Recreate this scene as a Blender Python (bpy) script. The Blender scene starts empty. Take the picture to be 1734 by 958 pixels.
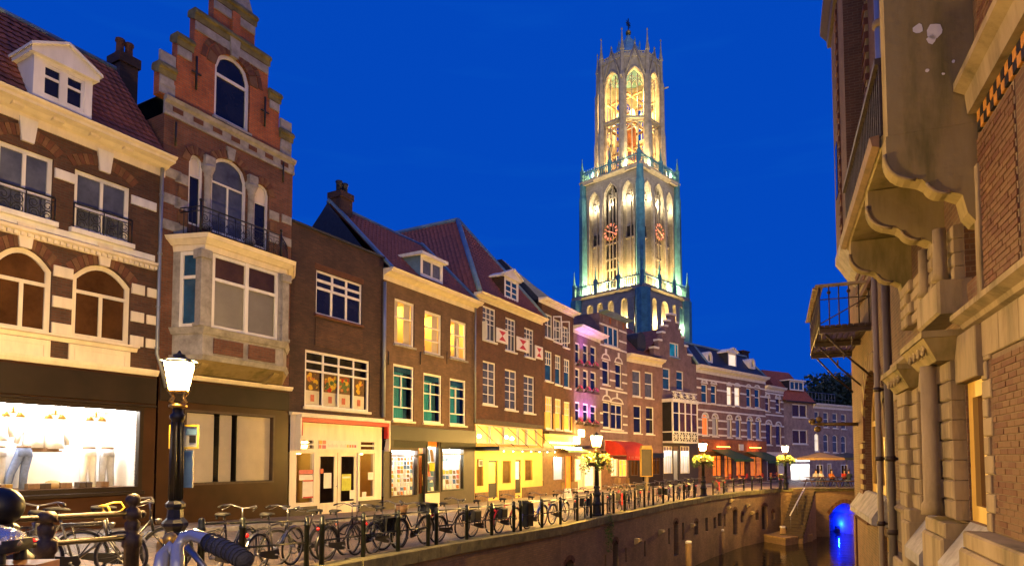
import bpy, math, random
from mathutils import Vector, Matrix
R = math.radians
random.seed(7)
scene = bpy.context.scene
COL = scene.collection

# ------------------------------------------------------------------ camera
FPX, CX, Y0, PITCH, EYE = 1100.0, 867.0, 718.0, R(3.0), 2.25
camd = bpy.data.cameras.new('camera')
cam = bpy.data.objects.new('camera', camd)
COL.objects.link(cam)
cam.location = (0, 0, EYE)
cam.rotation_euler = (R(90) + PITCH, 0, 0)
camd.sensor_width = 36.0
camd.lens = FPX / 1734.0 * 36.0
camd.shift_y = (Y0 - 479.0) / 1734.0
camd.clip_start = 0.05
camd.clip_end = 4000.0
scene.camera = cam

# ------------------------------------------------------------------ world: deep blue-hour sky
world = bpy.data.worlds.new('World')
scene.world = world
world.use_nodes = True
wn, wl = world.node_tree.nodes, world.node_tree.links
wn.clear()
wo = wn.new('ShaderNodeOutputWorld')
wb = wn.new('ShaderNodeBackground')
wb.inputs['Strength'].default_value = 1.0
tc = wn.new('ShaderNodeTexCoord')
sp = wn.new('ShaderNodeSeparateXYZ')
wl.new(tc.outputs['Generated'], sp.inputs[0])
ramp = wn.new('ShaderNodeValToRGB')
ramp.color_ramp.elements[0].position = 0.0
ramp.color_ramp.elements[0].color = (0.0012, 0.068, 0.49, 1)
ramp.color_ramp.elements[1].position = 0.75
ramp.color_ramp.elements[1].color = (0.0006, 0.060, 0.49, 1)
e = ramp.color_ramp.elements.new(0.22)
e.color = (0.0008, 0.066, 0.52, 1)
wl.new(sp.outputs['Z'], ramp.inputs[0])
# thin streaks of high cloud, barely lighter than the sky
mp = wn.new('ShaderNodeMapping'); mp.inputs['Scale'].default_value = (2.2, 2.2, 16.0)
wl.new(tc.outputs['Generated'], mp.inputs['Vector'])
nz = wn.new('ShaderNodeTexNoise'); nz.inputs['Scale'].default_value = 1.6; nz.inputs['Detail'].default_value = 6
wl.new(mp.outputs[0], nz.inputs['Vector'])
nr = wn.new('ShaderNodeValToRGB')
nr.color_ramp.elements[0].position = 0.56; nr.color_ramp.elements[0].color = (0, 0, 0, 1)
nr.color_ramp.elements[1].position = 0.85; nr.color_ramp.elements[1].color = (1, 1, 1, 1)
wl.new(nz.outputs['Fac'], nr.inputs[0])
mx = wn.new('ShaderNodeMixRGB'); mx.blend_type = 'MIX'
mx.inputs['Color2'].default_value = (0.002, 0.082, 0.53, 1)
wl.new(nr.outputs[0], mx.inputs['Fac']); wl.new(ramp.outputs[0], mx.inputs['Color1'])
# the last of the twilight from the set sun (Nishita sky, sun below the horizon behind the camera)
sky = wn.new('ShaderNodeTexSky'); sky.sky_type = 'NISHITA'; sky.sun_disc = False
sky.sun_elevation = R(-4.0); sky.sun_rotation = R(200)
ad = wn.new('ShaderNodeMixRGB'); ad.blend_type = 'ADD'; ad.inputs['Fac'].default_value = 0.004
wl.new(mx.outputs[0], ad.inputs['Color1']); wl.new(sky.outputs[0], ad.inputs['Color2'])
wl.new(ad.outputs[0], wb.inputs['Color'])
wl.new(wb.outputs[0], wo.inputs['Surface'])

# ------------------------------------------------------------------ the afterglow: one very soft low sun behind the camera
sund = bpy.data.lights.new('sun', 'SUN')
sund.energy = 0.7
sund.angle = R(70)
sund.color = (1.0, 0.82, 0.58)
sun = bpy.data.objects.new('sun', sund); COL.objects.link(sun)
sun.rotation_euler = Vector((-0.12, 0.88, -0.40)).to_track_quat('-Z', 'Y').to_euler()

scene.view_settings.view_transform = 'Standard'
scene.view_settings.look = 'None'
scene.view_settings.exposure = 0.0
scene.view_settings.gamma = 1.0
scene.cycles.max_bounces = 6
scene.cycles.transparent_max_bounces = 10
scene.cycles.sample_clamp_indirect = 4.0
scene.cycles.use_denoising = True

# ------------------------------------------------------------------ geometry helpers
def ray(px, py):
    t = (px - CX) / FPX; v = (Y0 - py) / FPX
    c, s = math.cos(PITCH), math.sin(PITCH)
    return Vector((t, c - v * s, s + v * c))
CAMP = Vector((0, 0, EYE))
def at_depth(px, py, Y):
    d = ray(px, py); return CAMP + d * (Y / d.y)
def at_z(px, py, z):
    d = ray(px, py); return CAMP + d * ((z - EYE) / d.z)

class MB:
    def __init__(s):
        s.v = []; s.f = []; s.mi = []; s.sm = []; s.M = None; s.m = 0
    def add(s, pts, faces, smooth=False):
        b = len(s.v)
        if s.M is not None: pts = [tuple(s.M @ Vector(p)) for p in pts]
        s.v.extend(tuple(p) for p in pts)
        for f in faces:
            s.f.append([b + i for i in f]); s.mi.append(s.m); s.sm.append(smooth)
        return s
    def poly(s, pts): return s.add(pts, [list(range(len(pts)))])
    def box(s, x0, x1, y0, y1, z0, z1):
        if x0 > x1: x0, x1 = x1, x0
        if y0 > y1: y0, y1 = y1, y0
        if z0 > z1: z0, z1 = z1, z0
        p = [(x0,y0,z0),(x1,y0,z0),(x1,y1,z0),(x0,y1,z0),(x0,y0,z1),(x1,y0,z1),(x1,y1,z1),(x0,y1,z1)]
        return s.add(p, [(0,3,2,1),(4,5,6,7),(0,1,5,4),(1,2,6,5),(2,3,7,6),(3,0,4,7)])
    def bbox(s, x0, x1, y0, y1, z0, z1, b=0.01):
        """box with a chamfer round its front (-y) face"""
        p = [(x0,y0+b,z0),(x1,y0+b,z0),(x1,y0+b,z1),(x0,y0+b,z1),(x0+b,y0,z0+b),(x1-b,y0,z0+b),(x1-b,y0,z1-b),(x0+b,y0,z1-b),
             (x0,y1,z0),(x1,y1,z0),(x1,y1,z1),(x0,y1,z1)]
        return s.add(p, [(4,5,6,7),(0,1,5,4),(1,2,6,5),(2,3,7,6),(3,0,4,7),(8,9,1,0),(9,10,2,1),(10,11,3,2),(11,8,0,3)])
    def prism(s, poly, y0, y1):
        """polygon in x,z extruded along y"""
        n = len(poly)
        p = [(a, y0, b) for a, b in poly] + [(a, y1, b) for a, b in poly]
        return s.add(p, [list(range(n)), list(range(2*n-1, n-1, -1))] + [(i, i+n, (i+1) % n + n, (i+1) % n) for i in range(n)])
    def prismx(s, poly, x0, x1):
        """polygon in y,z extruded along x"""
        n = len(poly)
        p = [(x0, a, b) for a, b in poly] + [(x1, a, b) for a, b in poly]
        return s.add(p, [list(range(n)), list(range(2*n-1, n-1, -1))] + [(i, i+n, (i+1) % n + n, (i+1) % n) for i in range(n)])
    def prismz(s, poly, z0, z1):
        n = len(poly)
        p = [(a, b, z0) for a, b in poly] + [(a, b, z1) for a, b in poly]
        return s.add(p, [list(range(n-1, -1, -1)), list(range(n, 2*n))] + [(i, (i+1) % n, (i+1) % n + n, i+n) for i in range(n)])
    def tube(s, pts, r, n=6, closed=False, caps=True):
        pts = [Vector(p) for p in pts]
        N = len(pts); rr = r if isinstance(r, (list, tuple)) else [r] * N
        vs = []; fs = []; prev = None
        for i, p in enumerate(pts):
            if closed: d = pts[(i+1) % N] - pts[i-1]
            else: d = pts[min(i+1, N-1)] - pts[max(i-1, 0)]
            if d.length < 1e-9: d = Vector((0, 0, 1))
            d.normalize()
            if prev is None:
                a = Vector((0, 0, 1)) if abs(d.z) < 0.9 else Vector((1, 0, 0))
                x = d.cross(a).normalized()
            else:
                x = (prev - d * prev.dot(d))
                x = x.normalized() if x.length > 1e-6 else d.cross(Vector((0.3, 0.5, 0.8))).normalized()
            prev = x; y = d.cross(x)
            for k in range(n):
                a = 2 * math.pi * k / n
                vs.append(p + (x * math.cos(a) + y * math.sin(a)) * rr[i])
        L = N if closed else N - 1
        for i in range(L):
            j = (i + 1) % N
            for k in range(n):
                fs.append((i*n+k, i*n+(k+1) % n, j*n+(k+1) % n, j*n+k))
        if caps and not closed:
            fs.append(list(range(n-1, -1, -1))); fs.append([(N-1)*n+k for k in range(n)])
        return s.add(vs, fs, True)
    def lathe(s, prof, n=12, c=(0, 0, 0), smooth=True, rot=0.0, arc=None):
        vs = []; fs = []; m = len(prof)
        for r, z in prof:
            for k in range(n):
                a = rot + 2 * math.pi * k / n
                vs.append((c[0] + r*math.cos(a), c[1] + r*math.sin(a), c[2] + z))
        for i in range(m-1):
            for k in range(n):
                fs.append((i*n+k, i*n+(k+1) % n, (i+1)*n+(k+1) % n, (i+1)*n+k))
        if prof[0][0] > 1e-4: fs.append(list(range(n-1, -1, -1)))
        if prof[-1][0] > 1e-4: fs.append([(m-1)*n+k for k in range(n)])
        return s.add(vs, fs, smooth)
    def ball(s, c, r, n=10, m=6, sq=1.0):
        return s.lathe([(max(r*math.sin(math.pi*i/m), 1e-5), -r*sq*math.cos(math.pi*i/m)) for i in range(m+1)], n, c)
    def obj(s, name, mats, parent=None, kind=None, label=None):
        me = bpy.data.meshes.new(name)
        me.from_pydata(s.v, [], s.f); 
        if not isinstance(mats, (list, tuple)): mats = [mats]
        for m in mats: me.materials.append(m)
        me.polygons.foreach_set('material_index', s.mi)
        me.polygons.foreach_set('use_smooth', s.sm)
        me.update()
        o = bpy.data.objects.new(name, me); COL.objects.link(o)
        if parent is not None: o.parent = parent
        if kind: o['kind'] = kind
        if label: o['label'] = label
        return o

def tag(o, label, cat, group=None, kind=None):
    if label: o['label'] = label
    if cat: o['category'] = cat
    if group: o['group'] = group
    if kind: o['kind'] = kind
    return o
def empty(name, loc, rz=0.0, label=None, cat=None, group=None):
    o = bpy.data.objects.new(name, None); COL.objects.link(o)
    o.location = loc; o.rotation_euler = (0, 0, rz); o.empty_display_size = 0.2
    return tag(o, label, cat, group)
def copy_tree(o, parent=None):
    c = o.copy(); COL.objects.link(c)
    if parent is not None: c.parent = parent
    for ch in [x for x in KIDS.get(o.name, [])]: copy_tree(ch, c)
    return c
KIDS = {}
def register(root):
    KIDS.clear()
    for o in bpy.data.objects:
        if o.parent is not None: KIDS.setdefault(o.parent.name, []).append(o)
def smooth(o):
    return o

# ------------------------------------------------------------------ materials
MATS = {}
def nodes(name):
    m = bpy.data.materials.new(name); m.use_nodes = True
    nt = m.node_tree; n = nt.nodes; n.clear()
    out = n.new('ShaderNodeOutputMaterial'); b = n.new('ShaderNodeBsdfPrincipled')
    nt.links.new(b.outputs[0], out.inputs[0])
    MATS[name] = m
    return m, nt, b, out
def wallcoord(nt, sx=1.0, sz=1.0):
    """brick-friendly coordinates from the object's own space: (x+y, z)"""
    tc = nt.nodes.new('ShaderNodeTexCoord'); sp = nt.nodes.new('ShaderNodeSeparateXYZ')
    nt.links.new(tc.outputs['Object'], sp.inputs[0])
    ad = nt.nodes.new('ShaderNodeMath'); ad.operation = 'ADD'
    nt.links.new(sp.outputs[0], ad.inputs[0]); nt.links.new(sp.outputs[1], ad.inputs[1])
    cb = nt.nodes.new('ShaderNodeCombineXYZ')
    nt.links.new(ad.outputs[0], cb.inputs[0]); nt.links.new(sp.outputs[2], cb.inputs[1])
    return cb.outputs[0], tc
def mat(name, col, rough=0.6, metal=0.0, var=0.25, scale=6.0, bump=0.0, bscale=None, spec=0.5, streak=False, detail=5.0, coat=0.0):
    m, nt, b, out = nodes(name)
    b.inputs['Roughness'].default_value = rough; b.inputs['Metallic'].default_value = metal
    b.inputs['Specular IOR Level'].default_value = spec
    if coat: b.inputs['Coat Weight'].default_value = coat
    if var > 0:
        tc = nt.nodes.new('ShaderNodeTexCoord')
        mp = nt.nodes.new('ShaderNodeMapping')
        if streak: mp.inputs['Scale'].default_value = (1, 1, 0.22)
        nt.links.new(tc.outputs['Object'], mp.inputs[0])
        nz = nt.nodes.new('ShaderNodeTexNoise'); nz.inputs['Scale'].default_value = scale; nz.inputs['Detail'].default_value = detail
        nz.inputs['Roughness'].default_value = 0.65
        nt.links.new(mp.outputs[0], nz.inputs['Vector'])
        rp = nt.nodes.new('ShaderNodeValToRGB')
        rp.color_ramp.elements[0].position = 0.3; rp.color_ramp.elements[1].position = 0.72
        rp.color_ramp.elements[0].color = tuple(max(0, c*(1-var)) for c in col) + (1,)
        rp.color_ramp.elements[1].color = tuple(min(1, c*(1+var*0.8)) for c in col) + (1,)
        nt.links.new(nz.outputs['Fac'], rp.inputs[0]); nt.links.new(rp.outputs[0], b.inputs['Base Color'])
        if bump:
            nb = nt.nodes.new('ShaderNodeTexNoise'); nb.inputs['Scale'].default_value = bscale or scale*4; nb.inputs['Detail'].default_value = 6
            nt.links.new(tc.outputs['Object'], nb.inputs['Vector'])
            bp = nt.nodes.new('ShaderNodeBump'); bp.inputs['Strength'].default_value = bump; bp.inputs['Distance'].default_value = 0.02
            nt.links.new(nb.outputs['Fac'], bp.inputs['Height']); nt.links.new(bp.outputs[0], b.inputs['Normal'])
    else:
        b.inputs['Base Color'].default_value = tuple(col) + (1,)
    return m
def brick(name, c1, c2, mortar, w=0.21, h=0.065, ms=0.009, rough=0.85, bump=0.4, dirt=0.5, dscale=1.3, offset=0.5):
    m, nt, b, out = nodes(name)
    b.inputs['Roughness'].default_value = rough
    co, tc = wallcoord(nt)
    bt = nt.nodes.new('ShaderNodeTexBrick')
    bt.inputs['Scale'].default_value = 1.0; bt.inputs['Brick Width'].default_value = w; bt.inputs['Row Height'].default_value = h
    bt.inputs['Mortar Size'].default_value = ms; bt.inputs['Mortar Smooth'].default_value = 0.3; bt.inputs['Bias'].default_value = -0.1
    bt.inputs['Color1'].default_value = tuple(c1)+(1,); bt.inputs['Color2'].default_value = tuple(c2)+(1,); bt.inputs['Mortar'].default_value = tuple(mortar)+(1,)
    bt.offset = offset
    nt.links.new(co, bt.inputs['Vector'])
    nz = nt.nodes.new('ShaderNodeTexNoise'); nz.inputs['Scale'].default_value = dscale; nz.inputs['Detail'].default_value = 8; nz.inputs['Roughness'].default_value = 0.7
    nt.links.new(tc.outputs['Object'], nz.inputs['Vector'])
    rp = nt.nodes.new('ShaderNodeValToRGB')
    rp.color_ramp.elements[0].position = 0.3; rp.color_ramp.elements[0].color = (1-dirt, 1-dirt, 1-dirt, 1)
    rp.color_ramp.elements[1].position = 0.7; rp.color_ramp.elements[1].color = (1+dirt*0.4,)*3 + (1,)
    nt.links.new(nz.outputs['Fac'], rp.inputs[0])
    mx = nt.nodes.new('ShaderNodeMixRGB'); mx.blend_type = 'MULTIPLY'; mx.inputs['Fac'].default_value = 1
    nt.links.new(bt.outputs['Color'], mx.inputs['Color1']); nt.links.new(rp.outputs[0], mx.inputs['Color2'])
    nt.links.new(mx.outputs[0], b.inputs['Base Color'])
    if bump:
        bp = nt.nodes.new('ShaderNodeBump'); bp.inputs['Strength'].default_value = bump; bp.inputs['Distance'].default_value = 0.012; bp.invert = True
        nt.links.new(bt.outputs['Fac'], bp.inputs['Height']); nt.links.new(bp.outputs[0], b.inputs['Normal'])
    return m
def emit(name, col, strength, stripes=None, blotch=0.0, scale=5.0):
    m, nt, b, out = nodes(name)
    b.inputs['Base Color'].default_value = tuple(min(1, c) for c in col) + (1,)
    b.inputs['Roughness'].default_value = 0.25
    b.inputs['Emission Strength'].default_value = strength
    b.inputs['Emission Color'].default_value = tuple(col) + (1,)
    if stripes or blotch:
        tc = nt.nodes.new('ShaderNodeTexCoord')
        rp = nt.nodes.new('ShaderNodeValToRGB')
        if stripes:
            t = nt.nodes.new('ShaderNodeTexWave'); t.inputs['Scale'].default_value = stripes; t.inputs['Distortion'].default_value = 3.0
            t.inputs['Detail'].default_value = 2; t.bands_direction = 'X'
        else:
            t = nt.nodes.new('ShaderNodeTexNoise'); t.inputs['Scale'].default_value = scale; t.inputs['Detail'].default_value = 6
        nt.links.new(tc.outputs['Object'], t.inputs['Vector'])
        k = 0.45 if stripes else 1 - blotch
        rp.color_ramp.elements[0].position = 0.25; rp.color_ramp.elements[0].color = tuple(c*k for c in col) + (1,)
        rp.color_ramp.elements[1].position = 0.75; rp.color_ramp.elements[1].color = tuple(col) + (1,)
        nt.links.new(t.outputs['Fac'], rp.inputs[0]); nt.links.new(rp.outputs[0], b.inputs['Emission Color'])
    return m
def glass(name, tint=(1, 1, 1), refl=0.12):
    """clear pane: see-through with a sharp reflection that grows towards grazing angles"""
    m, nt, b, out = nodes(name)
    nt.nodes.remove(b)
    tr = nt.nodes.new('ShaderNodeBsdfTransparent'); tr.inputs[0].default_value = tuple(tint) + (1,)
    gl = nt.nodes.new('ShaderNodeBsdfGlossy'); gl.inputs['Roughness'].default_value = 0.02; gl.inputs['Color'].default_value = (1, 1, 1, 1)
    fr = nt.nodes.new('ShaderNodeFresnel'); fr.inputs['IOR'].default_value = 1.28
    mx = nt.nodes.new('ShaderNodeMixShader')
    nt.links.new(fr.outputs[0], mx.inputs[0]); nt.links.new(tr.outputs[0], mx.inputs[1]); nt.links.new(gl.outputs[0], mx.inputs[2])
    nt.links.new(mx.outputs[0], out.inputs[0])
    return m

M = MATS
def stained(name, cols, scale, rough=0.9, bump=0.35):
    m = mat(name, cols[1], rough, var=0.3, scale=scale, bump=bump, streak=True)
    rp = [n for n in m.node_tree.nodes if n.type == 'VALTORGB'][0].color_ramp
    rp.elements[0].color = tuple(cols[0])+(1,); rp.elements[1].color = tuple(cols[2])+(1,); e_ = rp.elements.new(0.5); e_.color = tuple(cols[1])+(1,)
    return m
mat('white_paint', (0.74, 0.72, 0.66), 0.5, var=0.16, scale=3.0, streak=True)
mat('cream_paint', (0.74, 0.66, 0.50), 0.5, var=0.16, scale=3.0, streak=True)
mat('grey_stone', (0.30, 0.285, 0.26), 0.85, var=0.4, scale=3.5, bump=0.25)
stained('yellow_stone', ((0.13, 0.10, 0.045), (0.28, 0.21, 0.11), (0.35, 0.27, 0.155)), 2.6)
stained('console_stone', ((0.11, 0.095, 0.022), (0.26, 0.195, 0.075), (0.32, 0.25, 0.12)), 1.9)
mat('mossy_stone', (0.17, 0.15, 0.06), 0.9, var=0.5, scale=3.0, bump=0.4)
mat('tower_stone', (0.42, 0.35, 0.25), 0.9, var=0.35, scale=0.9, bump=0.2, bscale=3)
mat('tower_shade_stone', (0.07, 0.22, 0.28), 0.9, var=0.35, scale=0.9)  # same stone, with the blue shade of the unlit edges painted into its colour
mat('iron_black', (0.018, 0.018, 0.018), 0.42, 0.3, var=0.3, scale=14)
mat('iron_green', (0.011, 0.014, 0.011), 0.38, 0.2, var=0.35, scale=10)
mat('rust_iron', (0.055, 0.035, 0.022), 0.55, 0.3, var=0.5, scale=12, bump=0.3)
mat('zinc', (0.30, 0.33, 0.36), 0.45, 0.6, var=0.3, scale=4, streak=True)
mat('lead_blue', (0.16, 0.26, 0.32), 0.55, 0.2, var=0.3, scale=2)
mat('slate', (0.028, 0.032, 0.040), 0.6, var=0.4, scale=8, bump=0.3)
mat('roof_dark_red', (0.27, 0.080, 0.036), 0.8, var=0.45, scale=2.5)
mat('roof_tile', (0.34, 0.105, 0.058), 0.75, var=0.4, scale=5)
mat('roof_orange', (0.33, 0.085, 0.04), 0.75, var=0.35, scale=3)
mat('brown_panel', (0.040, 0.016, 0.006), 0.4, var=0.35, scale=1.2, detail=2, spec=0.2)
mat('dark_fascia', (0.020, 0.013, 0.008), 0.5, var=0.3, scale=1.5, spec=0.2)
mat('green_panel', (0.008, 0.011, 0.006), 0.4, var=0.3, scale=2)
mat('grey_panel', (0.050, 0.040, 0.030), 0.55, var=0.25, scale=2)
mat('wood', (0.16, 0.085, 0.035), 0.6, var=0.45, scale=6)
mat('wood_dark', (0.050, 0.028, 0.014), 0.6, var=0.45, scale=6)
mat('red_paint', (0.46, 0.014, 0.010), 0.45, var=0.12, scale=4)
mat('red_cloth', (0.55, 0.035, 0.012), 0.8, var=0.15, scale=4)
mat('orange_cloth', (0.62, 0.18, 0.03), 0.8, var=0.15, scale=4)
mat('green_cloth', (0.018, 0.075, 0.030), 0.85, var=0.2, scale=3)
mat('mint_cloth', (0.25, 0.45, 0.28), 0.85, var=0.15, scale=3)
mat('tan_cloth', (0.34, 0.22, 0.09), 0.85, var=0.2, scale=3)
mat('navy_cloth', (0.020, 0.030, 0.040), 0.85, var=0.2, scale=3)
mat('blind_cream', (0.62, 0.55, 0.42), 0.8, var=0.10, scale=1.5)
mat('blind_grey', (0.36, 0.34, 0.31), 0.8, var=0.12, scale=1.5)
mat('curtain_brown', (0.11, 0.050, 0.018), 0.85, var=0.35, scale=2)
mat('curtain_teal', (0.010, 0.22, 0.33), 0.8, var=0.35, scale=5, streak=True)
mat('curtain_white', (0.55, 0.55, 0.55), 0.8, var=0.2, scale=5, streak=True)
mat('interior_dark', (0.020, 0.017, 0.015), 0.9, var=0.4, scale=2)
mat('plaster', (0.78, 0.76, 0.72), 0.8, var=0.06, scale=2)
mat('plaster_yellow', (0.72, 0.50, 0.14), 0.8, var=0.1, scale=2)
mat('leaf_green', (0.07, 0.13, 0.022), 0.6, var=0.55, scale=14)
mat('leaf_dark', (0.022, 0.045, 0.018), 0.7, var=0.5, scale=1.2)
mat('petal_yellow', (0.75, 0.50, 0.03), 0.6, var=0.25, scale=20)
mat('petal_pink', (0.70, 0.05, 0.22), 0.6, var=0.3, scale=20)
mat('chrome', (0.42, 0.42, 0.41), 0.22, 0.45, var=0.0, coat=0.6)
mat('steel', (0.24, 0.24, 0.24), 0.35, 0.9, var=0.2, scale=20)
mat('rubber', (0.014, 0.014, 0.014), 0.75, var=0.2, scale=30)
mat('grip_rubber', (0.055, 0.055, 0.058), 0.6, var=0.3, scale=40, bump=0.6, bscale=160)
mat('gold_paint', (0.55, 0.34, 0.08), 0.35, 0.7, var=0.2, scale=10)
mat('foil', (0.60, 0.60, 0.60), 0.25, 0.8, var=0.2, scale=12, bump=1.0, bscale=30)
mat('amber_plastic', (0.55, 0.20, 0.02), 0.3, var=0.4, scale=10)
mat('red_plastic', (0.65, 0.01, 0.012), 0.3, var=0.1, scale=10)
mat('bike_black', (0.014, 0.014, 0.015), 0.3, 0.1, var=0.3, scale=12)
mat('bike_blue', (0.020, 0.07, 0.42), 0.3, 0.1, var=0.15, scale=12)
mat('bike_red', (0.42, 0.02, 0.015), 0.3, 0.1, var=0.15, scale=12)
mat('bike_silver', (0.13, 0.125, 0.11), 0.3, 0.5, var=0.15, scale=12)
mat('bike_yellow', (0.62, 0.42, 0.05), 0.35, 0.1, var=0.15, scale=12)
mat('denim', (0.13, 0.17, 0.30), 0.9, var=0.3, scale=12)
mat('grey_cloth', (0.45, 0.46, 0.50), 0.9, var=0.2, scale=8)
mat('white_cloth', (0.80, 0.79, 0.76), 0.9, var=0.1, scale=8)
mat('skin', (0.52, 0.30, 0.20), 0.6, var=0.1, scale=8)
mat('hair_dark', (0.03, 0.02, 0.015), 0.7, var=0.2, scale=20)
mat('sign_blue', (0.10, 0.20, 0.38), 0.4, var=0.2, scale=4)
mat('sign_grey', (0.34, 0.36, 0.38), 0.4, var=0.25, scale=4)
mat('sign_yellow', (0.62, 0.45, 0.04), 0.4, var=0.1, scale=4)
mat('poster_white', (0.72, 0.68, 0.60), 0.6, var=0.1, scale=4)
mat('poster_orange', (0.62, 0.22, 0.04), 0.6, var=0.3, scale=9)
mat('poster_lime', (0.45, 0.50, 0.05), 0.6, var=0.2, scale=9)
mat('poster_green', (0.10, 0.18, 0.05), 0.6, var=0.5, scale=9)
mat('poster_pink', (0.60, 0.16, 0.12), 0.6, var=0.2, scale=9)
mat('letter_blue', (0.02, 0.25, 0.62), 0.5, var=0.0)
mat('logo_orange', (0.72, 0.33, 0.03), 0.5, var=0.0)
mat('logo_coral', (0.70, 0.14, 0.08), 0.5, var=0.0)
mat('logo_plum', (0.40, 0.06, 0.14), 0.5, var=0.0)
mat('letter_grey', (0.55, 0.50, 0.48), 0.5, var=0.0)
mat('tower_lead', (0.24, 0.46, 0.48), 0.5, 0.1, var=0.3, scale=0.6)
mat('dull_brass', (0.20, 0.13, 0.035), 0.55, 0.3, var=0.4, scale=8)
mat('verdigris', (0.22, 0.42, 0.38), 0.6, 0.2, var=0.3, scale=3)
mat('mooring_wood', (0.30, 0.19, 0.07), 0.85, var=0.5, scale=4, bump=0.4, streak=True)
brick('brick_brown', (0.070, 0.030, 0.015), (0.11, 0.045, 0.021), (0.075, 0.055, 0.037))
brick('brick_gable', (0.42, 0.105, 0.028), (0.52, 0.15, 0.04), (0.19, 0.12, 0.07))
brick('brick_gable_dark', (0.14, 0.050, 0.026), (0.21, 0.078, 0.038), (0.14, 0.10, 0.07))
brick('brick_dark', (0.050, 0.024, 0.015), (0.085, 0.038, 0.022), (0.045, 0.033, 0.025))
brick('brick_tan', (0.12, 0.070, 0.036), (0.165, 0.092, 0.047), (0.12, 0.085, 0.055))
brick('brick_red_brown', (0.10, 0.038, 0.019), (0.15, 0.056, 0.026), (0.10, 0.07, 0.045))
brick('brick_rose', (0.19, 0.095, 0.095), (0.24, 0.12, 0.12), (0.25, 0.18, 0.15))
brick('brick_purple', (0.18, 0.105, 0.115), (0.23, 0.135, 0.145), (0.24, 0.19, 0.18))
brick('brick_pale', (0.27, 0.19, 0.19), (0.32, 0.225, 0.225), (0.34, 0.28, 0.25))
brick('brick_hall', (0.11, 0.056, 0.028), (0.155, 0.076, 0.036), (0.16, 0.11, 0.06))
brick('brick_quay', (0.27, 0.165, 0.08), (0.36, 0.215, 0.10), (0.22, 0.165, 0.10), bump=0.7, dirt=0.6, dscale=0.35)
mat('brick_face', (0.155, 0.078, 0.036), 0.85, var=0.4, scale=3, bump=0.35, bscale=30)
mat('brick_face_dark', (0.12, 0.045, 0.022), 0.85, var=0.4, scale=3, bump=0.35, bscale=30)
mat('mortar', (0.19, 0.135, 0.08), 0.95, var=0.25, scale=8, bump=0.3)
brick('tower_block', (0.38, 0.32, 0.23), (0.45, 0.385, 0.28), (0.26, 0.23, 0.18), w=1.5, h=0.62, ms=0.03, dirt=0.35, dscale=0.2, bump=0.3)
# window glass: a dark room behind, a sharp reflection in front
def dark_glass(name, col, rough=0.03, var=0.5):
    m = mat(name, col, rough, var=var, scale=1.3, spec=0.35); return m
dark_glass('glass_dark', (0.012, 0.012, 0.016))
dark_glass('glass_grey', (0.09, 0.10, 0.13))
dark_glass('glass_blue', (0.02, 0.075, 0.17))
dark_glass('glass_brown', (0.075, 0.034, 0.013))
dark_glass('glass_cyan', (0.02, 0.32, 0.55))
glass('glass_clear')
glass('glass_smoke', (0.55, 0.5, 0.42))
emit('room_warm', (1.0, 0.60, 0.16), 0.95, stripes=2.2)
emit('room_amber', (1.0, 0.44, 0.06), 0.75, blotch=0.6, scale=3)
emit('room_yellow', (1.0, 0.62, 0.10), 0.7, blotch=0.5, scale=2.5)
emit('room_orange', (1.0, 0.26, 0.03), 0.7, blotch=0.85, scale=2.2)
emit('room_pale', (1.0, 0.86, 0.60), 0.9, blotch=0.4, scale=4)
emit('tube_white', (1.0, 0.90, 0.68), 60.0)
emit('tube_strong', (1.0, 0.96, 0.90), 85.0)
emit('tube_warm', (1.0, 0.66, 0.18), 34.0)
emit('tube_green', (0.75, 1.0, 0.50), 14.0)
emit('mantle', (1.0, 0.61, 0.20), 3200.0)
emit('mantle_added', (1.0, 0.62, 0.18), 380.0)
emit('canopy_tube', (1.0, 0.64, 0.17), 150.0)
emit('room_tube', (1.0, 0.64, 0.20), 190.0)
emit('mantle_far', (1.0, 0.55, 0.11), 3600.0)
emit('bulb_warm', (1.0, 0.75, 0.35), 30.0)
emit('bulb_cold', (0.85, 0.95, 1.0), 12.0)
emit('clock_red', (1.0, 0.30, 0.16), 1.1)
emit('red_lamp', (1.0, 0.03, 0.01), 2.0)
emit('purple_tube', (0.62, 0.12, 1.0), 30.0)
# ------------------------------------------------------------------ facade helpers
def arch_pts(u0, u1, zs, rise, kind, n=10):
    c, w = (u0+u1)/2, (u1-u0)/2
    out = []
    for i in range(n+1):
        x = -1 + 2*i/n
        if kind == 'seg': f = 1 - x*x
        elif kind == 'round': f = math.sqrt(max(0, 1-x*x))
        else:
            ax = 1 + abs(x); f = math.sqrt(max(0, 4-ax*ax))/math.sqrt(3)
        out.append((c + x*w, zs + rise*f))
    return out
def outline(u0, u1, z0, z1, kind='flat', rise=0.0, n=10):
    if kind == 'flat' or rise <= 0: return [(u0, z0), (u0, z1), (u1, z1), (u1, z0)]
    return [(u0, z0)] + arch_pts(u0, u1, z1-rise, rise, kind, n) + [(u1, z0)]
def inset(h, f):
    u0, u1, z0, z1, kind, rise = h
    w = u1-u0
    return (u0+f, u1-f, z0+f, z1-f, kind, rise*(w-2*f)/w if w > 2*f else 0)
def add_ring(mb, h, f, y0, y1, n=10):
    """flat frame that follows a (possibly arched) opening: outer outline h, width f, from y0 (front) to y1 (back)"""
    a = outline(*h, n=n); b = outline(*inset(h, f), n=n); N = len(a)
    pts = [(u, y0, z) for u, z in a] + [(u, y0, z) for u, z in b] + [(u, y1, z) for u, z in a] + [(u, y1, z) for u, z in b]
    fs = []
    for i in range(N):
        j = (i+1) % N
        fs += [(i, j, N+j, N+i), (N+i, N+j, 3*N+j, 3*N+i), (2*N+i, 2*N+j, j, i)]
    mb.add(pts, fs)
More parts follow.
